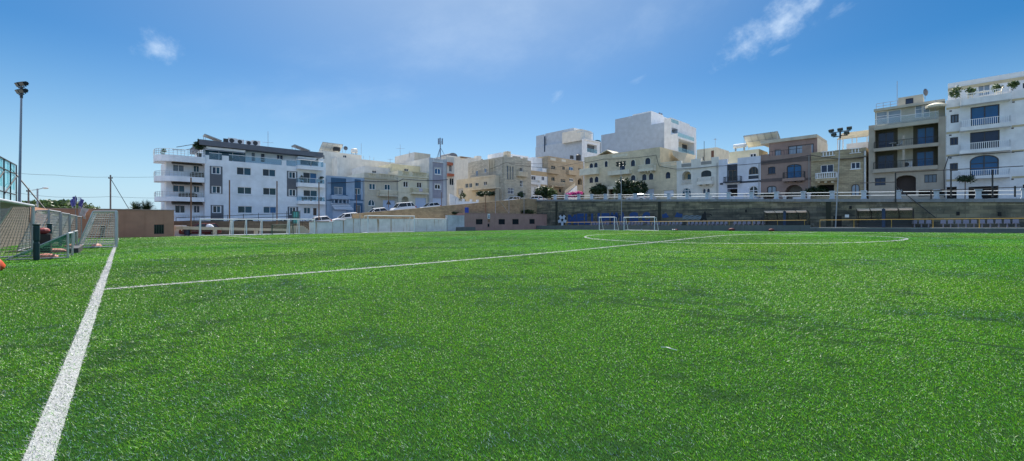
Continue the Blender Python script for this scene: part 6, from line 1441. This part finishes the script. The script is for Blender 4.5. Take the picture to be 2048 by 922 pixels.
# ---- padel cage, posts, lamp behind the left wall
cg = empty('court_cage', W(-6.5, 46), ANG_A, 'teal netted steel court cage above the wall at far left', 'cage'); q = M()
for i in range(7):
    y = -2.6*i-.2; q.tube((0, y, -1), (0, y, 6.2), .045, 6); q.tube((0, y, 6.2), (-2.4, y, 7.5), .035, 6)
for z in (3.6, 5.4, 6.2): q.tube((0, -16, z), (0, -.2, z), .05, 6)
q.tube((0, -.2, 5.2), (0, -5.4, 3.4), .05, 6); q.tube((0, -5.4, 5.2), (0, -10, 3.4), .05, 6); q.tube((-2.4, -16, 7.5), (-2.4, -.2, 7.5), .05, 6)
q.build('frame', BLK, cg); q = M(); q.poly([(-.07, -16, 4.0), (-.07, -.2, 4.0), (-.07, -.2, 6.2), (-.07, -16, 6.2)]); q.poly([(-.1, -16, 6.2), (-.1, -.2, 6.2), (-2.4, -.2, 7.5), (-2.4, -16, 7.5)])
q.build('netting', glassy('cage_net', (.08, .42, .50), .55), cg)
q = M(); q.poly([(-.065, -16, .5), (-.065, -.2, .5), (-.065, -.2, 4.0), (-.065, -16, 4.0)]); q.build('glass_wall', glassy('cage_glass', (.35, .5, .62), .3), cg)
q = M(); q.box(-1.2, -.6, -3.6, -2.9, 7.2, 7.6); q.build('lamp', LAMPD, cg)
def sky_pt(u, v, Y): return Vector(((u-CU)/F*Y, Y, zv(v, Y)))
# slanted stay and poles
q = M(); a, b_ = sky_pt(20, 334, 37), sky_pt(90, 418, 37); q.tube((0, 0, 0), b_-a, .05, 6); placed(q, 'stay_pole', POTD, a, 0, 'long slanting steel stay running down behind the left floodlight', 'pole')
def telepole(u, v1, Y, label, guy=None, r=.11):
    p = sky_pt(u, 443, Y); p.z = -1; o = empty('utility_pole', p, 0, label, 'pole', 'utility poles'); q = M(); zt = zv(v1, Y)+1; q.tube((0, 0, 0), (0, 0, zt), r, 8, r*.8); q.build('pole', plain('weathered_wood', (.16, .14, .13), .8), o)
    q = M(); q.tube((-.3, 0, zt-.5), (.3, 0, zt-.5), .05, 5); q.lathe((.25, 0, zt-.45), [(.06, 0), (.06, .15)], 6); q.lathe((-.25, 0, zt-.45), [(.06, 0), (.06, .15)], 6); q.build('insulator', BLK, o)
    if guy: q = M(); e_ = sky_pt(guy[0], guy[1], Y)-p; q.tube((0, 0, zt-.5), e_, .04, 5); q.build('guy_wire', BLK, o)
telepole(221, 350, 62, 'lone utility pole with guy wire behind the changing-room block', (262, 425)); telepole(57, 376, 60, 'utility pole with insulators left of the bushes', None)
sl = empty('street_lamp', sky_pt(75, 443, 52)+Vector((0, 0, -1)), 0, 'small curved-arm street lamp behind the left bushes', 'street lamp'); zt = zv(397, 52)+1; q = M(); q.tube((0, 0, 0), (0, 0, zt), .08, 6); q.tube((0, 0, zt-.1), (.9, 0, zt+.1), .04, 5); q.tube((0, 0, zt-.1), (-.7, 0, zt-.2), .04, 5); q.build('pole', GALV, sl); q = M(); q.ball((1.0, 0, zt+.08), .3, 10, 6, (1.3, .6, .4)); q.build('lamp_head', ACM, sl)
# flags
FLB = plain('purple_flag', (.15, .14, .38), .8, 0, .3); FLW = plain('white_flag', (.55, .5, .48), .8, 0, .15)
def flag(u, v0, v1, label, cloths, Y=41):
    p = sky_pt(u, v0, Y); o = empty('flag', p, 0, label, 'flag', 'flags on the terracotta wall'); hh = zv(v1, Y)-p.z; q = M(); q.tube((0, 0, 0), (0, 0, hh), .03, 6); q.build('flagpole', GALV, o)
    for mat, z0, z1, sx_, sd_ in cloths:
        rr = random.Random(sd_); q = M(); P = [[(sx_*(.9*i/5)*(1-.35*j/6)+.08*rr.random(), .14*math.sin(i*1.9+j*.6), hh*(z1+(z0-z1)*(j/6)) - .35*(i/5)*(i/5)) for j in range(7)] for i in range(6)]
        for i in range(5):
            for j in range(6): q.poly([P[i][j], P[i+1][j], P[i+1][j+1], P[i][j+1]])
        q.build('flag_cloth', mat, o, smooth=True)
flag(151, 432, 391, 'dark purple flag hanging left of the pair on the terracotta wall', ((FLB, .55, .97, -.55, 1),)); flag(158, 432, 394, 'purple and white flag hanging right of the pair', ((FLB, .52, .97, .5, 2), (FLW, .0, .5, 1.0, 3)))

# ---- trees and bushes
def bush(u, v0, v1, Y, rad, n_, size, label, mat, sd_, nm='bush', trunk=True, cat='bush', yr=None, base=None):
    p = sky_pt(u, v0, Y); top = zv(v1, Y); zb_ = p.z if base is None else base; rz_ = (top-p.z)/2
    o = empty(nm, (p.x, p.y, zb_), 0, label, cat); q = M(); q.leaves((0, 0, p.z-zb_+rz_), (rad, yr or rad*.8, rz_*1.05), int(n_*1.8), size*1.15, random.Random(sd_), .35, 20); q.build('foliage' if nm == 'bush' else 'crown', mat, o)
    if trunk:
        rr = random.Random(sd_); q = M(); t0 = (0, 0, -.4); 
        for i in range(4): a = rr.uniform(0, 6.28); q.tube((0, 0, -.3), (rad*.5*math.cos(a), rad*.4*math.sin(a), p.z-zb_+rz_*rr.uniform(.8, 1.3)), .09, 6, .03)
        q.build('trunk', BARK, o)
    return o
# in front of the houses on the upper street
bush(1083, 398, 370, 100, 2.5, 1700, .22, 'large round bush behind the railing before white-orange house', LEAFD, 1); bush(1103, 397, 374, 99, 1.7, 900, .2, 'smaller paler bush right of the large round one', LEAF, 2)
bush(1196, 394, 367, 88, 2.4, 1500, .22, 'round dark bush at the left foot of the cream house', LEAFD, 3)
bush(1247, 394, 356, 82, 2.3, 1700, .22, 'tall dark street tree left of the pair before the cream house', LEAFD, 4, 'street_tree', cat='tree'); bush(1272, 394, 359, 80, 2.2, 1600, .22, 'tall dark street tree right of the pair before the cream house', LEAFD, 5, 'street_tree', cat='tree')
bush(1151, 396, 382, 95, 2.7, 900, .2, 'pink flowering bougainvillea behind the railing by white staircase', leafmat('bougainvillea', (.42, .05, .28), .4), 6, trunk=False, yr=1.2)
bush(1166, 396, 384, 95, 1.6, 500, .2, 'dark leafy shrub right of the bougainvillea', LEAFD, 16, trunk=False, yr=1.0)
bush(1638, 394, 372, 62, 2.0, 1200, .17, 'dark spreading shrub under the stone house balcony', LEAFD, 7, trunk=False, yr=.8); bush(1622, 392, 378, 62.5, .9, 300, .15, 'small dark palm-like shrub left of the spreading shrub', LEAFD, 8, trunk=False, yr=.6)
b_, Y = on_a(1930, 73); o = empty('lollipop_tree', W(73, b_, zst(b_)-.2), 0, 'clipped round lollipop tree on a thin stem before the white building', 'tree'); zc = zv(357, Y)-zst(b_)+.2; q = M(); q.tube((0, 0, 0), (.03, 0, zc), .05, 6); q.build('trunk', BARK, o); q = M(); q.leaves((0, 0, zc), (.95, .9, .6), 900, .1, random.Random(3), .6, 12); q.build('crown', LEAFD, o)
bush(2015, 394, 381, 52, .9, 260, .15, 'low scraggly plant at the foot of the white building', LEAF, 9, trunk=False)
cone(W(TALL.s0+TALL.w+3.2, 61, 5.0), 1.0, 3.0, 'dark green conifer by the white stair walls', LEAFD, 5)
bush(926, 396, 384, 96, .8, 300, .15, 'small grey-green shrub right of the conifer', LEAF, 10, trunk=False)
bush(962, 393, 382, 97, 1.1, 500, .18, 'small arch-shaped bush left, below the corner house canopy', LEAFD, 11, trunk=False); bush(977, 392, 381, 97, 2.0, 900, .18, 'wide clipped hedge below the corner house canopy', LEAFD, 12, trunk=False); bush(1043, 395, 384, 95, 1.2, 500, .18, 'dark shrub at the right foot of corner house', LEAFD, 13, trunk=False)
bush(912, 429, 423.5, 76, 1.6, 400, .14, 'dark low weeds on top of whitewashed wall', LEAFD, 14, trunk=False, yr=.4); bush(1056, 428, 419, 88, 2.0, 700, .16, 'dark tangled bush on the pink hut roof edge', LEAFD, 15, trunk=False, yr=.7)
# left skyline
bush(107, 420, 399, 70, 5.2, 2200, .32, 'broad green tree crown above the terracotta wall, left of flags', LEAF, 20, 'broad_tree', cat='tree', yr=3, base=-1); bush(78, 418, 408, 66, 2.6, 800, .26, 'smaller bushy tree beside the street lamp', LEAF, 21, 'broad_tree', cat='tree', base=-1); bush(158, 420, 412, 68, 2.6, 700, .26, 'low shrub crown behind the hanging flags', LEAF, 22, 'broad_tree', cat='tree', base=-1)
def palm(u, v0, v1, Y, label, sd_):
    p = sky_pt(u, v0, Y); o = empty('palm_tree', (p.x, p.y, -1), 0, label, 'palm', 'palms behind the changing rooms'); rr = random.Random(sd_); zc = p.z+1; hh = zv(v1, Y)-p.z; q = M(); q.tube((0, 0, 0), (0, 0, zc+.2), .22, 8, .17); q.build('trunk', BARK, o); q = M()
    for i in range(90):
        az = rr.uniform(0, 6.28); el = rr.uniform(-.1, 1.35); L_ = hh*rr.uniform(1.0, 1.4); d = Vector((math.cos(az)*math.cos(el), math.sin(az)*math.cos(el), math.sin(el))); s = Vector((-math.sin(az), math.cos(az), 0)); pr = Vector((0, 0, zc))
        for k in range(7):
            t0, t1 = k/7, (k+1)/7; f = lambda t: Vector((0, 0, zc))+d*L_*t-Vector((0, 0, 1))*L_*.45*t*t*math.cos(el)
            for sg in (-1, 1):
                for m_ in range(2): c = f(t0+(t1-t0)*m_*.5); q.poly([c, c+d*.04, c+s*sg*.42*(1-t0*.75)+d*.28-Vector((0, 0, .1))])
    q.build('fronds', LEAFD, o)
palm(272, 420, 404, 60, 'left one of two dark fan palms beside the utility pole stay', 1); palm(293, 420, 402, 60, 'right one of two dark fan palms beside apartment block', 2)

# ---- cars
TYRE = plain('tyre', (.02, .02, .02), .85); RIM = plain('rim', (.45, .45, .46), .3, .7); LAMPW = plain('headlight', (.7, .72, .75), .15); LAMPR = plain('taillight', (.35, .02, .015), .25); CGL = plain('car_glass', (.012, .016, .02), .05, 0, .1)
def car(p, rz, label, paint, kind='hatch', slope=0):
    """nose towards local -x"""
    o = empty('parked_car', p, rz, label, 'car', 'cars parked up the road'); o.rotation_euler.y = slope
    L_, Wd, H_ = dict(hatch=(4.1, 1.74, 1.47), suv=(4.4, 1.84, 1.62), van=(4.7, 1.86, 1.9), estate=(4.5, 1.78, 1.5))[kind]
    def ring(x, hw, z0, z1): return [(x, -hw*.93, z0), (x, -hw, z0+(z1-z0)*.35), (x, -hw*.985, z0+(z1-z0)*.75), (x, -hw*.9, z1), (x, hw*.9, z1), (x, hw*.985, z0+(z1-z0)*.75), (x, hw, z0+(z1-z0)*.35), (x, hw*.93, z0)]
    def loft(q, rings):
        for a, b_ in zip(rings, rings[1:]):
            n_ = len(a)
            for i in range(n_): j = (i+1) % n_; q.poly([a[i], a[j], b_[j], b_[i]])
        q.poly(rings[0][::-1]); q.poly(rings[-1])
    hw = Wd/2; zs = H_*.60; q = M()
    loft(q, [ring(-L_*.5, hw*.78, .30, .58), ring(-L_*.485, hw*.88, .22, .70), ring(-L_*.42, hw*.97, .2, zs*.86), ring(-L_*.22, hw, .2, zs*.97), ring(-L_*.1, hw, .2, zs), ring(L_*.3, hw, .2, zs*1.02), ring(L_*.44, hw*.97, .22, zs*1.0), ring(L_*.49, hw*.9, .26, zs*.92), ring(L_*.5, hw*.84, .32, zs*.7)])
    q.build('body', paint, o, smooth=False)
    rb = .47 if kind != 'estate' else .48; rf = -.04 if kind != 'van' else -.16; wf = -.24 if kind != 'van' else -.31
    def cab(x, f, z): return [(x, -hw*f, z), (x, hw*f, z)]
    bz = zs*.985
    B_ = [(L_*wf, hw*.88, bz), (L_*rf, hw*.72, H_-.06), (L_*(rb-.12), hw*.70, H_-.05), (L_*rb, hw*.84, bz)]
    g = M(); pts = [((x, -w_, z), (x, w_, z)) for x, w_, z in B_]
    g.poly([pts[0][0], pts[1][0], pts[2][0], pts[3][0]][::-1]); g.poly([pts[0][1], pts[1][1], pts[2][1], pts[3][1]])
    for a, b_ in zip(pts, pts[1:]): g.poly([a[0], a[1], b_[1], b_[0]])
    g.build('windows', CGL, o)
    r_ = M(); (x1, w1, z1), (x2, w2, z2) = B_[1], B_[2]
    r_.hexa([(x1-.08, -w1-.03, z1-.03), (x2+.12, -w2-.03, z2-.03), (x2+.12, w2+.03, z2-.03), (x1-.08, w1+.03, z1-.03), (x1+.1, -w1+.08, z1+.06), (x2-.02, -w2+.08, z2+.06), (x2-.02, w2-.08, z2+.06), (x1+.1, w1-.08, z1+.06)])
    for s in (-1, 1):
        for (a, b_) in ((0, 1), (3, 2)): r_.tube((B_[a][0], s*B_[a][1], B_[a][2]), (B_[b_][0], s*B_[b_][1], B_[b_][2]), .05, 5)
        xm = L_*.12; r_.tube((xm, s*hw*.86, bz), (xm, s*hw*.715, H_-.05), .045, 5)
        if kind in ('suv', 'estate', 'van'): r_.tube((L_*.3, s*hw*.86, bz), (L_*.28, s*hw*.715, H_-.05), .06, 5)
    r_.build('roof', paint, o)
    for x in (-L_*.31, L_*.30):
        for s in (-1, 1):
            t = M(); t.tube((x, s*(hw-.2), .32), (x, s*(hw+.01), .32), .32, 16); wo = t.build('wheel', TYRE, o); m_ = M(); m_.tube((x, s*(hw+.0), .32), (x, s*(hw+.02), .32), .2, 12); m_.build('rim', RIM, wo)
    for s in (-1, 1):
        q = M(); q.hexa([(-L_*.492, s*hw*.55-.14, .56), (-L_*.44, s*hw*.86-.10, .58), (-L_*.44, s*hw*.86+.10, .58), (-L_*.492, s*hw*.55+.14, .56), (-L_*.48, s*hw*.55-.14, .69), (-L_*.42, s*hw*.86-.10, .76), (-L_*.42, s*hw*.86+.10, .76), (-L_*.48, s*hw*.55+.14, .69)]); q.build('headlight', LAMPW, o)
        q = M(); q.box(L_*.44, L_*.497, s*hw*.84-.08, s*hw*.84+.08, zs*.7, zs*.98); q.build('taillight', LAMPR, o)
        q = M(); q.ball((L_*(wf+.09), s*(hw+.06), bz+.06), .1, 8, 6, (.8, 1.1, .8)); q.build('mirror', paint, o)
    q = M(); q.box(-L_*.5-.01, -L_*.49, -.26, .26, .36, .48); q.build('number_plate', WPL, o)
    return o
CW = plain('car_white', (.72, .72, .73), .25, 0, .04); CS = plain('car_silver', (.42, .43, .45), .3, .4, .05); CK = plain('car_black', (.015, .015, .018), .2); CRD = plain('car_dark_red', (.10, .015, .015), .25); CPW = plain('car_pearl', (.78, .76, .74), .25, 0, .04)
def roadcar(u, lab, paint, kind, b=56.2, dz=0.0):
    a = on_b(u, b)[0]; return car(W(a, b, zcar(a)), ANG_A, lab, paint, kind, R(-5.5))
def flatcar(u, lab, paint, kind, b, z, rz=0):
    a = on_b(u, b)[0]; return car(W(a, b, z), ANG_A+rz, lab, paint, kind)
flatcar(478, 'black car mostly hidden behind the gallery beam', CK, 'hatch', 57.4, .03); roadcar(546, 'white estate car left of the dark green gate', CW, 'estate', 57.0, -.3)
roadcar(634, 'white hatchback with dark windows above the steps', CPW, 'hatch', 56.4, -.1); roadcar(693, 'pearl-white car in front of the blue house', CW, 'suv', 56.6, -.1); roadcar(752, 'white and black car in front of the grey-beige house', CW, 'hatch', 57, -.1); roadcar(806, 'white van with long dark windows before the cream house', CW, 'van', 57, -.35); roadcar(860, 'white hatchback before the tall grey house', CPW, 'hatch', 57, -.1)
flatcar(1026, 'white car with sunlit bonnet before the corner stone house', CPW, 'suv', 56.5, 5.25); 
flatcar(400, 'dark red car parked in the yard beside the gallery', CRD, 'hatch', 51.6, -.43, R(0))
a = on_b(418, 50.95)[0]; sack(W(a, 50.9, .3), (.55, .3), .62, plain('white_cloth', (.62, .64, .7), .8), 'crumpled white sheet heaped beside the dark red car', 0, 9, 'cloth_heap', False)
q = M(); q.lathe((0, 0, 0), [(.25, 0), (.3, .9), (.33, .95), (.28, 1.0)], 12); a = on_b(374, 50.8)[0]; o = empty('rubbish_bin', W(a, 50.8, -.43), 0, 'dark blue bin between white wall and dark red car', 'bin'); q.build('drum', plain('bin_blue', (.02, .04, .08), .5), o); q = M(); q.lathe((0, 0, 1.0), [(.3, 0), (.3, .05), (.1, .1)], 12); q.build('lid', POTD, o)
# cars and garden piers on the upper street
def upcar(u, lab, paint, kind, a=70.5):
    b = on_a(u, a)[0]; return car(W(a, b, zst(b)-.2), ANG_B, lab, paint, kind)
upcar(1070, 'white car at the corner behind the railing end', CW, 'hatch', 71); upcar(1275, 'pale silver car low behind the railing before cream house', CS, 'hatch')
GW_ = plaster('garden_white', (.62, .62, .63), .3)
for u, w_, hh, lab in ((1412, 3.0, .9, 'white stepped garden wall before the white-cream house'), (1470, 3.4, 1.25, 'white garden wall with tall pier before blue-white house'), (1508, 2.6, 1.35, 'white garden wall and pier between blue-white and brown houses'), (1603, 2.2, 1.3, 'white garden wall with pier before the brown house'), (1560, 1.6, .9, 'short white pier before brown house arch'), (1300, 2.4, 1.0, 'pale garden wall before the cream annexe')):
    b = on_a(u, 74.6)[0]; q = M(); z = zst(b)-.3; o = empty('garden_wall', W(74.6, b, z), ANG_B, lab, 'wall', 'garden walls on the upper street'); q.box(-w_/2, w_/2-.4, 0, .25, 0, hh*.62); q.box(-w_/2, 0, 0, .25, hh*.62, hh*.8); q.build('wall', GW_, o); q = M(); q.box(w_/2-.38, w_/2, -.06, .32, 0, hh*1.1); q.box(w_/2-.46, w_/2+.08, -.14, .40, hh*1.1, hh*1.22); q.build('pier', GW_, o)
bush(1540, 395, 388, 66, 3.2, 700, .14, 'dark clipped hedge before the brown house', LEAFD, 30, trunk=False, yr=.5)
# white stair walls by the tall grey house
q = M()
for i in range(5): q.hexa([(i*1.1, 0, -1), (i*1.1+1.1, 0, -1), (i*1.1+1.1, .3, -1), (i*1.1, .3, -1), (i*1.1, 0, 2.6-.42*i), (i*1.1+1.1, 0, 2.3-.42*i), (i*1.1+1.1, .3, 2.3-.42*i), (i*1.1, .3, 2.6-.42*i)])
placed(q, 'stair_wall', WHITE, W(TALL.s0+TALL.w+1.0, 62.5, 4.6), ANG_A, 'white sloping stair wall between grey house and corner house', 'wall')
q = M(); q.box(0, 6, 0, .3, -1, 1.0); 
for x in (.2, 2, 4, 5.8): q.box(x-.2, x+.2, -.05, .35, 1.0, 1.5)
placed(q, 'garden_wall', WHITE, W(TALL.s0+TALL.w+.6, 59.6, 4.5), ANG_A, 'white garden wall with piers in front of the conifer', 'wall')
# ---- overhead cables
def cable(name_label, pts, r=.035, sagn=6):
    P = []
    for a, b_ in zip(pts, pts[1:]):
        d = (b_-a).length
        for i in range(sagn): t = i/sagn; P.append(a+(b_-a)*t-Vector((0, 0, 1))*d*.012*4*t*(1-t))
    P.append(pts[-1]); o0 = P[0]; q = M(); q.path([p-o0 for p in P], r, 5); placed(q, 'overhead_cable', BLK, o0, 0, name_label, 'cable', 'overhead cables')
def pb(u, v, b): a, Y = on_b(u, b); return W(a, b, zv(v, Y))
def pa_(u, v, a): b, Y = on_a(u, a); return W(a, b, zv(v, Y))
cable('thick black cable looping along the blue and beige house fronts', [pb(655, 366, 61.6), pb(728, 362, 61.6), pb(796, 363, 61.6), pb(806, 358, 61.6), pb(862, 361, 61.6), pb(896, 359, 61.6)], .06)
cable('pair of cables crossing before the corner stone house to tan house', [pb(980, 338, 58), pb(1012, 325, 58), pb(1060, 327, 60), pb(1100, 326, 62)], .04); cable('cable from corner stone house to the cream house', [pb(1018, 327, 58), pb(1050, 332, 60), pa_(1100, 336, 75.3), pa_(1172, 322, 75.3)], .04)
cable('black cable along the big cream house front', [pa_(1170, 325, 75.6), pa_(1208, 318, 75.6), pa_(1262, 316, 75.6), pa_(1312, 310, 75.6), pa_(1318, 332, 75.6), pa_(1350, 338, 75.6), pa_(1432, 332, 75.6), pa_(1521, 326, 75.6)], .045)
cable('black cable along the brown and stone house fronts', [pa_(1521, 326, 75.6), pa_(1570, 318, 75.6), pa_(1620, 310, 75.6), pa_(1680, 318, 75.6), pa_(1735, 313, 75.6)], .045)
cable('black cable hooking up the white building at right', [pa_(1889, 395, 75.5), pa_(1888, 340, 75.5), pa_(1897, 313, 75.5), pa_(1930, 309, 75.5), pa_(2047, 302, 75.5)], .05, 3)
cable('thin wire strung across the sky from left cage to utility pole', [sky_pt(0, 343, 45), sky_pt(110, 350, 52), sky_pt(221, 354, 62), sky_pt(330, 353, 64)], .018); cable('lower thin wire across the sky behind the flags', [sky_pt(30, 385, 50), sky_pt(110, 394, 55), sky_pt(221, 393, 62), sky_pt(330, 396, 64)], .018)
cable('upper blue-grey wire tied to the apartment roof', [sky_pt(353, 294, 59), sky_pt(372, 291, 59), sky_pt(400, 286, 59)], .045); cable('lower blue-grey wire tied to the apartment roof', [sky_pt(345, 299, 59), sky_pt(370, 300, 59), sky_pt(388, 296, 59)], .045)
